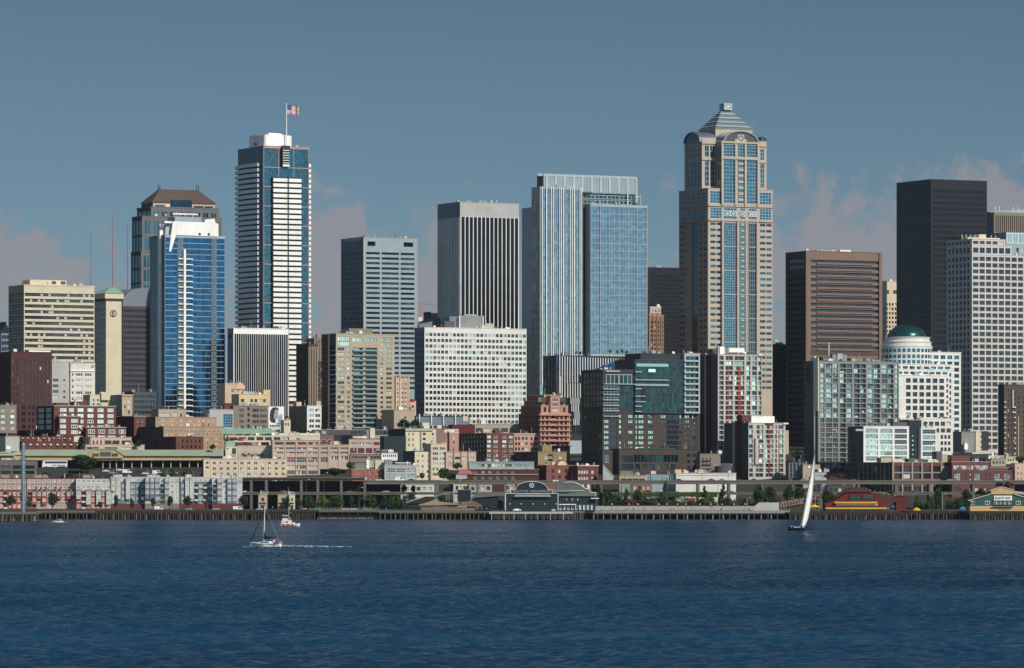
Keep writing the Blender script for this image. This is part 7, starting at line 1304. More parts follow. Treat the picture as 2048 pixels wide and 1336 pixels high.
# ================================================================== TREES
def leafmat(name, c, v=.5):
    m = bpy.data.materials.new(name); m.use_nodes = True; t = m.node_tree; b = t.nodes['Principled BSDF']; ge = nd(t, 'ShaderNodeNewGeometry')
    k = mth(t, 'ADD', 1-v, mth(t, 'MULTIPLY', ge.outputs['Random Per Island'], 2*v)); x = nd(t, 'ShaderNodeMix', data_type='RGBA', blend_type='MULTIPLY'); x.inputs[0].default_value = 1; x.inputs[6].default_value = (*c, 1)
    cc = nd(t, 'ShaderNodeCombineXYZ')
    for i in range(3): t.links.new(k, cc.inputs[i])
    lk(t, cc, 0, x, 7); lk(t, x, 2, b, 'Base Color'); b.inputs['Roughness'].default_value = .7; b.inputs['Specular IOR Level'].default_value = .2; return m
LM = {'deep': leafmat('deep_green_leaves', (.022, .045, .016)), 'mid': leafmat('green_leaves', (.04, .075, .02)), 'light': leafmat('yellow_green_leaves', (.10, .13, .025)), 'rust': leafmat('rusty_leaves', (.13, .055, .03))}
def crown(kind, n, seed):
    """unit crown (radius 1, height 2 from z=0): many leaf sprays around uneven clumps"""
    r = random.Random(seed); b = MB(); cl = []
    for i in range(16):
        if kind == 'cone': z = r.random()**1.2; rad = (1-z)*.75+.08; a = r.random()*6.28; cl.append((rad*.7*math.cos(a), rad*.7*math.sin(a), .1+z*1.75, .18+.32*(1-z)))
        elif kind == 'column': a = r.random()*6.28; cl.append((.3*math.cos(a), .3*math.sin(a), .2+1.6*r.random(), .42))
        else: a = r.random()*6.28; e = r.uniform(-.9, 1); q = math.sqrt(1-e*e)*.62*r.uniform(.6, 1.1); cl.append((q*math.cos(a), q*math.sin(a), 1+e*.62, r.uniform(.3, .5)))
    for i in range(n):
        cx, cy, cz, cr = r.choice(cl); v = Vector((r.gauss(0, 1), r.gauss(0, 1), r.gauss(0, 1))).normalized()*cr*(r.random()**.35); p = Vector((cx, cy, cz))+v
        d = (v.normalized()*.8+Vector((r.gauss(0, .6), r.gauss(0, .6), r.gauss(0, .6)+.3))).normalized(); u = d.orthogonal().normalized(); w_ = d.cross(u); s_ = r.uniform(.045, .10); a = r.random()*6.28
        u2, w2 = u*math.cos(a)+w_*math.sin(a), w_*math.cos(a)-u*math.sin(a); b.face([p-u2*s_*1.3, p-w2*s_, p+u2*s_*1.3+d*s_*.4, p+w2*s_])
    return b
CR = {}
def tree(name, label, px, pyb, pyt, wpx, Y, leaf='deep', kind='round', group=None, seed=0, n=1500):
    z0 = Z(pyb, Y); o = empty(name, (X(px, Y), Y, z0)); tag(o, label, 'tree', group); H = Z(pyt, Y)-z0; W = wpx*Y/F/2
    key = (kind, leaf, seed % 3, n)
    if key not in CR: CR[key] = crown(kind, n, seed % 3+len(CR)).mesh('crown', LM[leaf])
    zc = H*.16; c = link('crown', CR[key], o, (0, 0, zc), seed*1.3); c.scale = (W, W, (H-zc)/2)
    tk = MB(); tk.tube((0, 0, -.5), (.1, 0, H*.45), max(.12, H*.028), H*.014, 7); r = random.Random(seed)
    for i in range(5): a = r.random()*6.28; tk.tube((.05, 0, H*(.2+.05*i)), (W*.55*math.cos(a), W*.55*math.sin(a), H*(.45+.08*i)), H*.012, H*.004, 5)
    tk.build('trunk', M_trunk, o); return o
G1 = 'street trees along the waterfront'
TR = [(22, 1018, 990, 22, 2665, 'deep', 'round', 'dark tree before the leftmost orange condominium'), (105, 1019, 985, 26, 2664, 'deep', 'round', 'dark wide tree before the dusty rose condominium'), (58, 1018, 999, 14, 2662, 'mid', 'round', 'small bush like tree right of the steel column'),
 (200, 1018, 1003, 14, 2662, 'mid', 'round', 'low tree before the orange condominium with white bays'), (232, 1018, 991, 13, 2663, 'deep', 'column', 'slim dark tree at the joint of orange and grey condominiums'), (264, 1018, 996, 12, 2663, 'deep', 'column', 'slim dark tree before the first slate condominium'),
 (306, 1018, 996, 12, 2663, 'deep', 'round', 'slim tree left in front of the off white condominium'), (340, 1018, 991, 15, 2663, 'deep', 'round', 'dark oval tree in front of the off white condominium'), (374, 1018, 990, 20, 2663, 'deep', 'round', 'broad dark tree before the slate condominium with balconies'), (413, 1018, 992, 10, 2663, 'rust', 'column', 'thin reddish tree before the slate condominium with balconies'),
 (487, 1018, 990, 22, 2663, 'deep', 'round', 'dark round tree at the end of the condominium row'), (576, 1018, 990, 14, 2655, 'deep', 'cone', 'dark pointed tree before the cream quay building'), (592, 1020, 994, 20, 2668, 'deep', 'round', 'dark tree in shadow right of the cream kiosk'), (617, 1020, 990, 22, 2672, 'deep', 'round', 'shadowed tree left of the bright yellow green one'),
 (644, 1018, 990, 24, 2655, 'light', 'round', 'bright yellow green tree behind the seawall'), (675, 1019, 987, 28, 2656, 'mid', 'round', 'round green tree right of the yellow green one'), (702, 1019, 990, 18, 2668, 'deep', 'round', 'dark tree before the red brick building'), (722, 1019, 992, 18, 2662, 'deep', 'round', 'small dark tree left of the broad green tree'),
 (741, 1019, 987, 30, 2656, 'mid', 'round', 'broad green tree below the glass fronted building'), (768, 1019, 990, 16, 2662, 'deep', 'column', 'narrow dark tree between two broad green ones'), (791, 1019, 989, 24, 2655, 'mid', 'round', 'green tree at the foot of the louvred gangway'), (822, 1004, 984, 24, 2670, 'mid', 'round', 'tree peeking over the louvred gangway roof'),
 (808, 992, 968, 14, 2735, 'deep', 'round', 'dark tree behind the lower highway deck by the glass building'), (826, 992, 969, 14, 2735, 'deep', 'round', 'dark tree behind the highway right of its twin'), (890, 962, 936, 36, 2752, 'mid', 'round', 'big spreading green tree on the slope above the highway'), (915, 942, 925, 22, 2760, 'mid', 'round', 'green tree beside the grey terrace building'), (884, 1004, 986, 20, 2675, 'mid', 'round', 'green tree beyond the dark blue box shelter'), (844, 960, 945, 14, 2768, 'mid', 'round', 'small tree at the base of the cream walk up building'), (815, 960, 948, 12, 2768, 'deep', 'column', 'thin dark tree at the foot of the cream walk up building'),
 (1200, 1016, 972, 16, 2662, 'deep', 'column', 'tall dark tree right behind the aquarium wing'), (1216, 1016, 977, 24, 2660, 'deep', 'round', 'large dark conifer like tree left of the ivy columns'), (1236, 1016, 990, 24, 2655, 'mid', 'round', 'green shrubby tree above the promenade wall'), (1252, 1014, 977, 17, 2660, 'deep', 'column', 'dark upright tree beneath the highway deck'), (1275, 1014, 978, 22, 2662, 'deep', 'round', 'dark tree under the highway below the grey sheds'), (1262, 1016, 998, 30, 2652, 'rust', 'round', 'reddish low tree on the promenade'), (1298, 1014, 994, 34, 2654, 'mid', 'round', 'wide low green tree on the promenade'),
 (1324, 1016, 984, 26, 2656, 'mid', 'round', 'green tree wrapping a highway column'), (1331, 996, 962, 12, 2713, 'mid', 'column', 'ivy clad column like tree reaching the upper deck'), (1352, 1016, 1000, 22, 2652, 'mid', 'round', 'low green tree left of the red wall sign'), (1382, 1018, 1001, 22, 2652, 'mid', 'round', 'low green tree under the red wall sign'), (1409, 1018, 972, 22, 2660, 'deep', 'cone', 'tall dark pointed tree before the white market building'), (1419, 1018, 990, 24, 2650, 'light', 'round', 'yellow green tree beside the tall dark pointed one'),
 (1446, 1018, 968, 24, 2661, 'deep', 'cone', 'tall dark tree right of the white wall panels'), (1455, 1019, 994, 24, 2650, 'mid', 'round', 'green tree in front of the tall dark one by the blue window'), (1488, 1019, 993, 22, 2650, 'mid', 'round', 'green tree below the blue window of the white building'), (1518, 1018, 969, 26, 2662, 'deep', 'round', 'large dark tree in the middle of the right tree row'), (1540, 1018, 972, 26, 2664, 'deep', 'round', 'large dark tree right beside its twin under the deck'), (1553, 1018, 992, 24, 2652, 'mid', 'round', 'green tree behind the slanted concrete block'), (1578, 1012, 970, 26, 2662, 'deep', 'round', 'dark tree left of the truss gangway'), (1586, 1010, 993, 20, 2652, 'light', 'round', 'yellow green tree above the truss gangway'), (1600, 1010, 972, 24, 2664, 'deep', 'round', 'dark tree behind the white sail'),
 (1655, 1012, 980, 28, 2664, 'deep', 'round', 'dark tree left of the red restaurant roof'), (1662, 1002, 986, 22, 2650, 'mid', 'round', 'green tree against the red restaurant roof'), (1782, 992, 980, 14, 2664, 'mid', 'round', 'small tree behind the restaurant end roof'), (1834, 1020, 986, 16, 2650, 'mid', 'cone', 'green pointed tree right of the restaurant'), (1861, 1020, 990, 22, 2651, 'mid', 'cone', 'green pointed tree in front of the tan warehouse corner'), (1876, 1018, 973, 20, 2662, 'deep', 'round', 'tall dark tree between restaurant and green shed'), (1899, 1020, 1000, 18, 2652, 'mid', 'round', 'small green tree left of the cyan tent'), (1918, 1020, 996, 26, 2650, 'mid', 'round', 'green tree behind the cyan tent'), (1934, 1018, 975, 26, 2664, 'deep', 'round', 'dark tree behind the left eave of the green shed'), (1962, 998, 976, 24, 2670, 'deep', 'round', 'dark tree behind the green shed roof'), (2018, 978, 962, 24, 2712, 'rust', 'round', 'rusty creeper tree on the deck above the green shed'), (1998, 976, 963, 22, 2711, 'mid', 'round', 'olive creeper tree on the deck left of the rusty one'),
 (168, 953, 906, 64, 2792, 'deep', 'round', 'huge dark tree in front of the long market hall'), (345, 958, 938, 18, 2765, 'mid', 'round', 'tree above the off white condominium roof'), (375, 958, 936, 28, 2768, 'mid', 'round', 'green tree at the corner of the grey stone annex'), (322, 957, 945, 24, 2765, 'mid', 'round', 'hedge like tree at the right end of the sloping lot'), (90, 956, 944, 26, 2765, 'mid', 'round', 'low green tree below the coach ramp'), (135, 956, 945, 24, 2765, 'mid', 'round', 'low green tree left of the huge dark one'), (62, 880, 862, 16, 2895, 'deep', 'round', 'dark tree by the steps of the dark brick block'), (163, 897, 872, 18, 2880, 'deep', 'round', 'dark tree left of the pink house'), (276, 898, 880, 16, 2870, 'deep', 'round', 'dark tree beside the small brick building'), (425, 902, 888, 14, 2858, 'deep', 'round', 'dark tree below the ochre apartments'),
 (668, 955, 935, 32, 2780, 'deep', 'round', 'dark tree at the right end of the peach loft building'), (700, 940, 922, 18, 2800, 'mid', 'round', 'olive tree behind the rose brick building'), (808, 865, 838, 30, 2925, 'deep', 'round', 'large dark tree under the blank beige block'), (832, 868, 838, 26, 2935, 'deep', 'round', 'dark tree left of the blue canopy'), (1596, 928, 900, 28, 2825, 'deep', 'round', 'dark hillside tree between the two condominiums'), (1680, 958, 946, 26, 2775, 'rust', 'round', 'rusty bush below the mint glass condominium'), (1655, 958, 948, 20, 2775, 'rust', 'round', 'rusty bush right of the white house cluster'), (2040, 925, 912, 22, 2810, 'mid', 'round', 'green tree at the right edge above the cream walk up')]
for i, (px, b, t_, w_, Y, lf, kd, lb) in enumerate(TR): tree('tree', lb, px, b, t_, w_, Y, lf, kd, G1 if b > 990 else 'hillside trees', i, 2600 if w_ > 40 else 1400)
for i, x in enumerate((1228, 1238, 1247.5, 1256.5)): tree('roof_garden_tree', ('first', 'second', 'third', 'last')[i]+' of four round trees on the terrace below the sky blue tower', x-3 if i else 1220, 709, 698+i % 2*2, 8, 3055, 'deep', 'round', 'roof terrace trees', i+90, 500)
for i, x in enumerate((1152, 1160, 1168)): tree('roof_garden_tree', ('left', 'middle', 'right')[i]+' low bush on the dark podium terrace below the white ribs', x, 711, 702, 10, 3050, 'deep', 'round', 'roof terrace bushes', i+70, 400)
# ivy and shrubs on the slope, uncountable
r = random.Random(4); q = MB()
for i in range(5200):
    px = r.uniform(1286, 1435) if r.random() < .6 else r.uniform(1230, 1640); Y = 2712+r.uniform(-.8, -.1); py = r.gauss(989.5, 2.0) if px < 1440 else r.gauss(1016, 2); Y = Y if px < 1440 and abs(py-989) < 6 else 2648+r.uniform(0, 6)
    p = Vector((X(px, Y), Y, Z(py, Y))); s_ = r.uniform(.2, .5); d = Vector((r.gauss(0, .5), -1, r.gauss(.3, .5))).normalized(); u = d.orthogonal().normalized(); w_ = d.cross(u); q.face([p-u*s_, p-w_*s_, p+u*s_, p+w_*s_])
o = q.build('ivy', LM['mid']); tag(o, 'ivy and low shrubs hanging over the lower highway deck', 'ivy', kind='stuff')
q = MB()
for i in range(15000):
    px = r.choice((r.uniform(596, 860), r.uniform(1196, 1640), r.uniform(1196, 1640), r.uniform(1830, 1940))); top = 1002+7*math.sin(px*.11)+5*math.sin(px*.043+2)+3*math.sin(px*.31); py = 1017-(1017-top)*r.random()**.8; Y = 2672+3*math.sin(px*.2)+r.uniform(-2.5, 2.5)
    p = Vector((X(px, Y), Y, Z(py, Y))); s_ = r.uniform(.15, .42); d = Vector((r.gauss(0, .7), -.8, r.gauss(.4, .6))).normalized(); u = d.orthogonal().normalized(); w_ = d.cross(u); q.face([p-u*s_, p-w_*s_, p+u*s_, p+w_*s_])
o = q.build('shrubbery', LM['deep']); tag(o, 'continuous dark shrubbery behind the waterfront street trees', 'shrubbery', kind='stuff')
# ================================================================== PEOPLE, LAMPS
def person_mesh(seed):
    r = random.Random(seed); st = .12+.1*r.random(); b = MB(); S_ = 7
    def limb(P, m):                                               # one closed tapering loft through (x, y, z, rx, ry)
        k = len(b.v)
        for (x, y, z, rx, ry) in P:
            for i in range(S_): a = 2*math.pi*i/S_; b.v.append((x+rx*math.cos(a), y+ry*math.sin(a), z))
        for j in range(len(P)-1):
            for i in range(S_): n_ = (i+1) % S_; b.f.append((k+j*S_+i, k+j*S_+n_, k+(j+1)*S_+n_, k+(j+1)*S_+i)); b.m.append(m)
        b.f.append(tuple(range(k+S_-1, k-1, -1))); b.m.append(m); q_ = k+(len(P)-1)*S_; b.f.append(tuple(range(q_, q_+S_))); b.m.append(m)
    for s_ in (-1, 1): limb([(s_*st, .04*s_, 0, .05, .12), (s_*st, 0, .08, .045, .05), (s_*st*.9, 0, .28, .06, .065), (s_*.1, 0, .48, .06, .065), (s_*.09, 0, .84, .09, .1)], 1)
    limb([(0, 0, .8, .15, .11), (0, 0, .95, .16, .11), (0, 0, 1.1, .14, .1), (0, 0, 1.35, .19, .12), (0, 0, 1.45, .16, .09), (0, 0, 1.49, .06, .06)], 0)
    for s_ in (-1, 1): limb([(s_*.27, -.04, .72, .03, .045), (s_*.26, -.02, .86, .035, .04), (s_*.24, 0, 1.1, .045, .045), (s_*.2, 0, 1.4, .06, .06)], 0)
    limb([(0, 0, 1.47, .05, .05), (0, 0, 1.53, .06, .07), (0, -.01, 1.6, .08, .095), (0, 0, 1.68, .08, .1), (0, 0, 1.75, .04, .05)], 2); return b
SH = [('white', (.75, .74, .7)), ('red', (.4, .04, .04)), ('blue', (.06, .12, .3)), ('black', (.03, .03, .03)), ('yellow', (.6, .45, .08)), ('grey', (.3, .3, .3))]
WHP = ['on the promenade near its left end', 'walking under the trees by the promenade rail', 'by the promenade rail below the ivy', 'on the promenade under the white market building', 'standing below the yellow green tree', 'on the promenade below the blue window', 'near the slanted concrete block', 'on the deck right of the aquarium front', 'before the aquarium loading wall', 'by the wave roofed pavilion', 'on the pile pier beside the pavilion', 'at the left end of the seawall', 'on the restaurant deck', 'at the restaurant pier edge', 'on the restaurant pier beside the stalls', 'near the gangplank', 'before the green shed doorway', 'on the quay by the parked van', 'at the foot of the quay houses', 'beside the red stall at the seawall']
XP = [1205, 1232, 1290, 1342, 1362, 1388, 1500, 1130, 1078, 868, 905, 640, 1705, 1735, 1768, 1822, 1978, 330, 545, 598]
for i, (px, wh) in enumerate(zip(XP, WHP)):
    c = SH[i % 6]; Y = 2550 if 990 < px < 1160 else (2560 if px > 1600 else (2578 if px > 1160 else 2602)); zt = 1023.5 if 990 < px < 1140 else (1021.6 if 1160 < px < 1600 else 1021.5)
    zt = {2550: Z(1023.5, 2530), 2560: Z(1025, 2540), 2578: Z(1021.5, 2575), 2602: 5.3}[Y]
    if px in (330, 545, 598, 640): Y = 2634; zt = 5.3
    if px in (868, 905): zt = Z(1022, 2580); Y = 2584
    o = person_mesh(i).build('person', [mat(c[0]+'_shirt', c[1]), mat('dark_trousers', (.03, .035, .05)), M_skin], None, (X(px, Y), Y, zt), rz=r.random()*6); tag(o, f'person in a {c[0]} top {wh}', 'person', 'people along the waterfront')
rc = random.Random(21); small = {}
for i in range(30):
    k = i % 6; c = SH[k]
    if k not in small: small[k] = person_mesh(k+11).mesh('person', [MATS[c[0]+'_shirt'], MATS['dark_trousers'], M_skin])
    o = link('person', small[k], None, (X(rc.uniform(1195, 1500), 2579), 2578+rc.uniform(0, 5), Z(1021.5, 2575)), rc.random()*6); tag(o, 'tiny distant figure in the crowd strolling along the promenade rail', 'person', 'crowd along the promenade rail')
for i in range(14):
    k = i % 6; o = link('person', small[k], None, (X(rc.uniform(960, 1008), 2582), 2582+rc.uniform(0, 6), Z(1022, 2580)), rc.random()*6); tag(o, 'tiny distant figure in the crowd left of the aquarium front', 'person', 'crowd left of the aquarium')
for i, px in enumerate((1190, 1224, 1258, 1276, 1317, 1334, 1355, 1372, 1400, 1422, 1444, 1468, 1490)):
    Y = 2582; zb = Z(1021.5, 2575)
    if i == 0:
        L0 = empty('promenade_lamp', (0, 0, 0)); MB().tube((0, 0, 0), (0, 0, 3.2), .09, .06, 6).build('post', M_dmull, L0); MB().lathe([(.05, 3.2), (.3, 3.4), (.34, 3.62), (.25, 3.85), (.05, 3.95)], 10).build('globe', M_bright, L0, smooth=True); o = L0
    else: o = copy_tree(L0)
    o.location = (X(px, Y), Y, zb); tag(o, 'white globe lamp on a dark post along the promenade rail', 'lamp', 'globe lamps on the promenade')
for i, (px, yt, lb) in enumerate(((648, 946, 'tall thin street lamp above the yellow green tree'), (612, 960, 'tall thin street lamp left of the yellow green tree'), (718, 976, 'tall street lamp before the brick building'), (1435, 972, 'tall pale street lamp between the two tall dark trees'), (1494, 996, 'grey street lamp left of the white statue pole'), (1885, 988, 'pale twin armed street lamp between restaurant and green shed'), (941, 975, 'grey street lamp at the box shelter'), (345, 985, 'thin street lamp before the off white condominium'))):
    Y = 2648; o = empty('street_lamp', (X(px, Y), Y, 5.3)); tag(o, lb, 'street lamp', 'tall street lamps'); h = Z(yt, Y)-5.3; MB().tube((0, 0, 0), (0, 0, h), .2, .12, 7).build('post', M_lgrey if px > 1400 else M_dmull, o); MB().tube((0, 0, h), (1.6, -.3, h+.3), .08, n=5).build('arm', M_dmull, o); MB().box(1.3, -.5, h+.15, 2.2, -.1, h+.38).build('lamp_head', M_wmull, o)
Y = 2640; o = empty('statue', (X(1535, Y), Y, 5.3)); tag(o, 'small white standing statue between dark trees above the slanted block', 'statue'); MB().tube((0, 0, 0), (0, 0, 1.4), .5, .4, 8).build('pedestal', M_lgrey, o); person_mesh(2).build('figure', [M_bright, M_bright, M_bright], o, (0, 0, 1.4)).scale = (1.7, 1.7, 1.7)
# ================================================================== BOATS
def hull(b, st, m=0):
    """stations (x, halfbeam, keel z, sheer z); bow last"""
    for (x0, h0, k0, s0), (x1, h1, k1, s1) in zip(st, st[1:]):
        for s_ in (-1, 1):
            A, B_, C_, D_ = (x0, 0, k0), (x1, 0, k1), (x1, s_*h1*.8, (k1+s1)*.45), (x0, s_*h0*.8, (k0+s0)*.45); b.face([A, B_, C_, D_], m); b.face([D_, C_, (x1, s_*h1, s1), (x0, s_*h0, s0)], m)
        b.face([(x0, -h0, s0-.12), (x1, -h1, s1-.12), (x1, h1, s1-.12), (x0, h0, s0-.12)], m)
    x0, h0, k0, s0 = st[0]; b.face([(x0, 0, k0), (x0, h0*.8, (k0+s0)*.45), (x0, h0, s0), (x0, -h0, s0), (x0, -h0*.8, (k0+s0)*.45)], m); return b
def at(px, py):                                                  # a point on the water surface seen at px, py
    Y = CH*F/(py-HY); return X(px, Y), Y
M_gel = mat('white_gelcoat', (.78, .77, .74), rough=.3, spec=.5); M_navyp = mat('navy_hull_paint', (.012, .012, .022), rough=.3); M_sail = mat('white_sailcloth', (.78, .78, .76), rough=.8, var=.05); M_foam = mat('sea_foam', (.72, .76, .78), rough=.9, var=.3, scale=1.5)
x, y = at(533, 1095.5); o = empty('sailing_yacht', (x, y, 0), R(180-24)); tag(o, 'white yacht under engine, sails furled in black covers, trailing a foamy wake', 'boat')
hull(MB(), [(-4.6, 1.2, -.1, 1.15), (-3, 1.55, -.35, 1.1), (0, 1.75, -.5, 1.15), (2.5, 1.2, -.4, 1.3), (4.2, .4, -.1, 1.5), (5.1, .03, .5, 1.65)]).build('hull', M_gel, o)
MB().prism([(-1.6, 1.1), (2.4, 1.2), (1.9, 1.65), (-1.4, 1.85)], -.95, .95).build('cabin', M_gel, o); MB().prism([(-1.1, 1.42), (1.6, 1.38), (1.4, 1.58), (-1.0, 1.68)], -.98, .98).build('cabin_window', G_dark, o)
MB().box(-3.9, 1.25, 1.05, 3.6, 1.7, 1.1).build('rub_rail', M_navyp, o); MB().tube((.8, 0, 1.4), (.55, 0, 11.6), .13, .09, 8).build('mast', M_gel, o); MB().tube((.7, 0, 2.5), (-3.1, 0, 2.55), .1, n=6).build('boom', M_gel, o)
MB().tube((.65, 0, 2.75), (-3.0, 0, 2.65), .38, .14, 8).prism([(.8, 2.6), (.65, 4.6), (.2, 3.2), (-1.0, 2.8)], -.12, .12).build('sail_cover', M_navyp, o); MB().tube((4.9, 0, 1.8), (.6, 0, 10.6), .16, .06, 6).build('furled_jib', M_navyp, o)
q = MB()
for s_ in (-1, 1): q.tube((.7, s_*1.5, 1.1), (.6, 0, 9.5), .02, n=3).tube((-4.4, s_*.5, 1.1), (.55, 0, 11.4), .02, n=3)
for k in range(6): q.tube((-4.2+k*1.7, -1.45+abs(k-2)*.12, 1.1), (-4.2+k*1.7, -1.45+abs(k-2)*.12, 1.75), .025, n=3)
q.build('rigging', M_steel, o); MB().box(-4.75, -1.0, .5, -4.5, -.3, 1.1).build('stern_locker', M_dbrown, o); MB().tube((-4.4, 0, 1.5), (-4.4, .05, 1.6), .5, n=12).build('steering_wheel', M_steel, o)
xp = Matrix.Rotation(R(180-24), 4, 'Z')
for k, (lx, ly, c) in enumerate(((-3.2, -.5, 'red'), (-2.6, .5, 'white'))):
    w_ = Vector((x, y, .75))+xp @ Vector((lx, ly, 0)); p = person_mesh(k).build('person', [MATS[c+'_shirt'], MATS['dark_trousers'], M_skin], None, w_); tag(p, f'person in a {c} top in the cockpit of the white yacht', 'person')
def wake(label, x, y, pts, w0, w1, seed, name='wake'):
    r = random.Random(seed); q = MB()
    for k in range(int(pts*9)):
        f_ = r.random()**1.2
        if math.sin(f_*61)+math.sin(f_*23+1) < r.uniform(-1.2, .9)-.6+f_*.9 and f_ > .18: continue
        dx = f_*pts/2.4; px_ = x+dx*math.cos(R(-4)); py_ = y+dx*math.sin(R(-4))*1+r.gauss(0, w0+(w1-w0)*f_); s_ = r.uniform(.2, .75)*(1.1-f_*.6); a = r.random()*3
        z = .18+.12*r.random(); P = [(px_+s_*1.9*math.cos(a+2.1*i), py_+s_*math.sin(a+2.1*i)*1.6, z) for i in range(3)]; q.face(P)
        q.face([(P[0][0], P[0][1], z-.05), (P[1][0], P[1][1], z+.5*(1-f_*.6)), (P[2][0], P[2][1], z-.05)])
    o = q.build(name, M_foam); tag(o, label, 'wake', kind='stuff'); return o
wake('white foam trail behind the white yacht', x+3.4, y-1, 50, .35, .8, 1); q = MB(); r = random.Random(2)
for k in range(240): a = r.uniform(-6.5, 5.5); q.face([(x+a+.5*math.cos(i*2.1+k), y-1.9-.25*abs(a)*.2+r.uniform(-.6, .5)+.4*math.sin(i*2.1+k), .2+.18*r.random()) for i in range(3)])
o = q.build('bow_wave', M_foam); tag(o, 'foam along the side of the white yacht', 'wake', kind='stuff')
# dark hulled sloop under sail, heeling to the right
x, y = at(1594, 1064.5); o = empty('sailing_sloop', (x, y, 0), R(158)); tag(o, 'dark hulled sloop heeling under one tall white sail', 'boat')
S = y/F; o.rotation_euler = (0, 0, 0)
hs_ = hull(MB(), [(-3.0, 1.2, -.2, 1.5), (-1.5, 1.6, -.4, 1.5), (.4, 1.7, -.5, 1.55), (2.0, 1.2, -.3, 1.7), (3.2, .3, .1, 2.0), (3.5, .02, .8, 2.1)], 0); h_ = hs_.build('hull', M_navyp, o, (0, 0, 0)); h_.rotation_euler = (R(10), 0, R(180-12))
MB().prism([(-1.4, 1.4), (1.2, 1.5), (.8, 1.95), (-1.2, 2.0)], -.9, .9).build('cabin', M_gel, o, rz=R(168)).rotation_euler = (R(8), 0, R(168))
px0, pz0 = (1603-1594)*S, Z(1050, y); px1, pz1 = (1630-1594)*S, Z(899, y)
MB().tube(((1602-1594)*S, 0, 1.2), (px1, 0, pz1), .16, .08, 8).build('mast', M_black, o)
E1 = [(1601, 1052), (1607, 1025), (1613, 997), (1618, 970), (1623, 945), (1627, 920), (1630, 899)]; E2 = [(1611, 1052), (1617, 1037), (1622, 1012), (1626, 985), (1628.5, 955), (1629.8, 925), (1630.4, 899)]
q = MB(); G_ = []
for (a0, b0), (a1, b1) in zip(E1, E2):
    row = []
    for k in range(6): f_ = k/5; row.append(((a0+(a1-a0)*f_-1594)*S, 1.4*math.sin(math.pi*f_)*(1 if b0 > 905 else .2)+f_*2.2-.3, Z(b0+(b1-b0)*f_, y)))
    G_.append(row)
for A, B_ in zip(G_, G_[1:]):
    for k in range(5): q.face([A[k], A[k+1], B_[k+1], B_[k]])
q.build('sail', M_sail, o, smooth=True); MB().tube(((1601-1594)*S, 0, 2.2), ((1612-1594)*S, 2, 2.5), .1, n=6).build('boom', M_black, o)
q = MB(); q.tube((-3.0, 0, 2), ((1628-1594)*S, 0, pz1-2), .035, n=4).tube((3, 0, 1.8), (px1, 0, pz1), .03, n=4); q.build('rigging', M_dmull, o); MB().box(.2, -1.3, 1.3, 1.1, -.8, 2.2).build('spray_hood', M_steel, o)
for k, (lx, c) in enumerate(((-2.1, 'grey'), (-1.3, 'red'), (1.9, 'blue'), (2.5, 'white'))): p = person_mesh(k+3).build('person', [MATS[c+'_shirt'], MATS['dark_trousers'], M_skin], None, (x+lx, y-.3, 1.05)); tag(p, f'person in a {c} top aboard the dark sloop', 'person')
q = MB()
for k in range(200): a = r.uniform(-3.5, 9); q.face([(x+a+.4*math.cos(i*2.1+k), y-2.2+r.gauss(0, .5)+a*-.15+.35*math.sin(i*2.1+k), .2+.1*r.random()) for i in range(3)])
o = q.build('bow_wave', M_foam); tag(o, 'thin foam under the dark sloop', 'wake', kind='stuff')
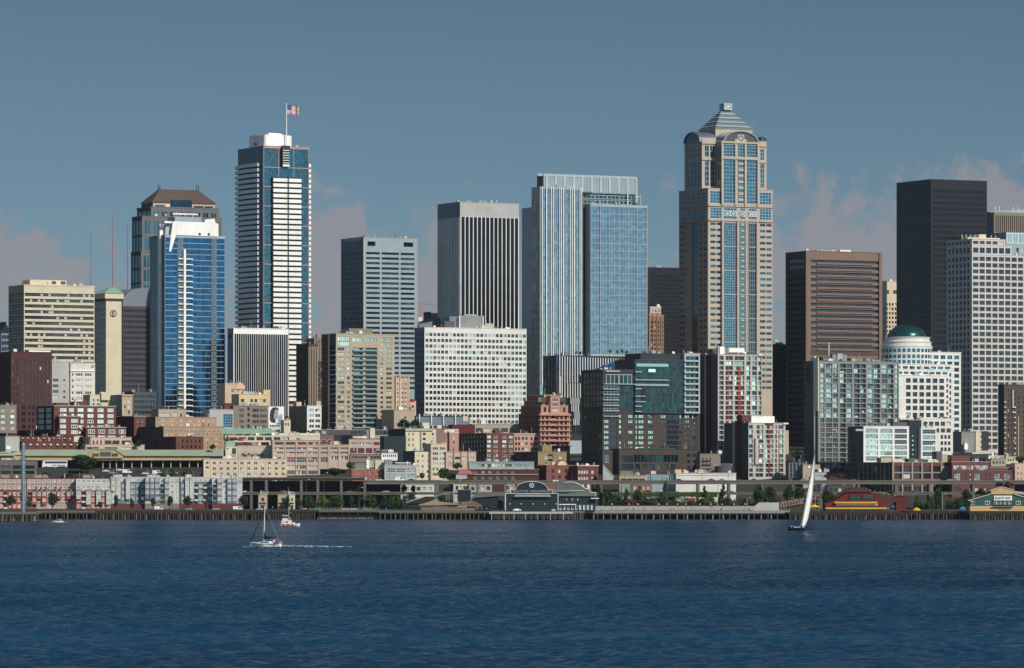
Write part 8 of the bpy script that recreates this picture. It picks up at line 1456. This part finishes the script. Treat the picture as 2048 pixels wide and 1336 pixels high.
# tug with orange waterline
x, y = at(579, 1053.5); o = empty('tugboat', (x, y, 0), R(-14)); tag(o, 'small white and orange workboat with a tall wheelhouse at its left end', 'boat')
hull(MB(), [(-3.8, 1.5, -.3, 1.5), (-2, 1.8, -.5, 1.2), (1.5, 1.8, -.5, 1.1), (3.6, 1.3, -.3, 1.3), (4.9, .2, .2, 1.6)]).build('hull', M_gel, o); MB().box(-3.9, -1.9, .25, 3.4, -1.55, .62).build('waterline_band', M_orange, o)
MB().box(-3.3, -1.2, 1.2, .6, 1.2, 2.9).build('deckhouse', M_gel, o); MB().box(-3.0, -1.0, 2.9, -1.1, 1.0, 5.0).build('wheelhouse', M_gel, o); MB().box(-3.05, -1.05, 3.8, -1.05, 1.05, 4.6).build('wheelhouse_window', G_dark, o); MB().box(-3.3, -1.3, 5.0, -.9, 1.3, 5.15).build('roof', M_gel, o)
MB().tube((-.3, 0, 2.9), (-.3, 0, 8.6), .1, .06, 6).tube((-.3, 0, 6.2), (.9, 0, 6.2), .05, n=4).build('mast', M_gel, o); MB().tube((.4, 0, 2.9), (.4, 0, 4.2), .3, n=10).build('funnel', M_orange, o); MB().box(1.2, -.9, 1.1, 2.4, .9, 1.9).build('cargo_box', M_gel, o)
for k in range(2): MB().box(-2.7+k*1.4, -1.24, 1.7, -1.9+k*1.4, -1.18, 2.4).build('cabin_window', G_dark, o)
for k in range(3): MB().tube((-2+k*2, -1.85, .9), (-2+k*2, -2.05, .9), .35, n=10).build('tyre_fender', M_black, o)
x, y = at(118, 1045.8); o = empty('motorboat', (x, y, 0), R(176)); tag(o, 'tiny white motorboat with a spray of foam near the left pier', 'boat')
hull(MB(), [(-2.4, .9, -.2, .8), (0, 1.1, -.3, .85), (1.8, .7, -.1, 1.0), (2.9, .03, .4, 1.15)]).build('hull', M_gel, o); MB().prism([(-1.4, .8), (.9, .8), (.5, 1.9), (-1.2, 1.9)], -.75, .75).build('cabin', M_steel, o); MB().prism([(-.9, 1.15), (.6, 1.15), (.4, 1.65), (-.8, 1.65)], -.78, .78).build('cabin_window', G_dark, o); MB().tube((-.3, 0, 1.9), (-.4, 0, 3.1), .05, n=4).build('mast', M_red, o)
q = MB(); r = random.Random(8)
for k in range(150): a = r.uniform(-5, 4); q.face([(x+a+.5*math.cos(i*2.1+k), y-1.3+r.gauss(0, .35)+.4*math.sin(i*2.1+k), .15+.25*r.random()) for i in range(3)])
o = q.build('bow_wave', M_foam); tag(o, 'foam around the tiny motorboat', 'wake', kind='stuff')
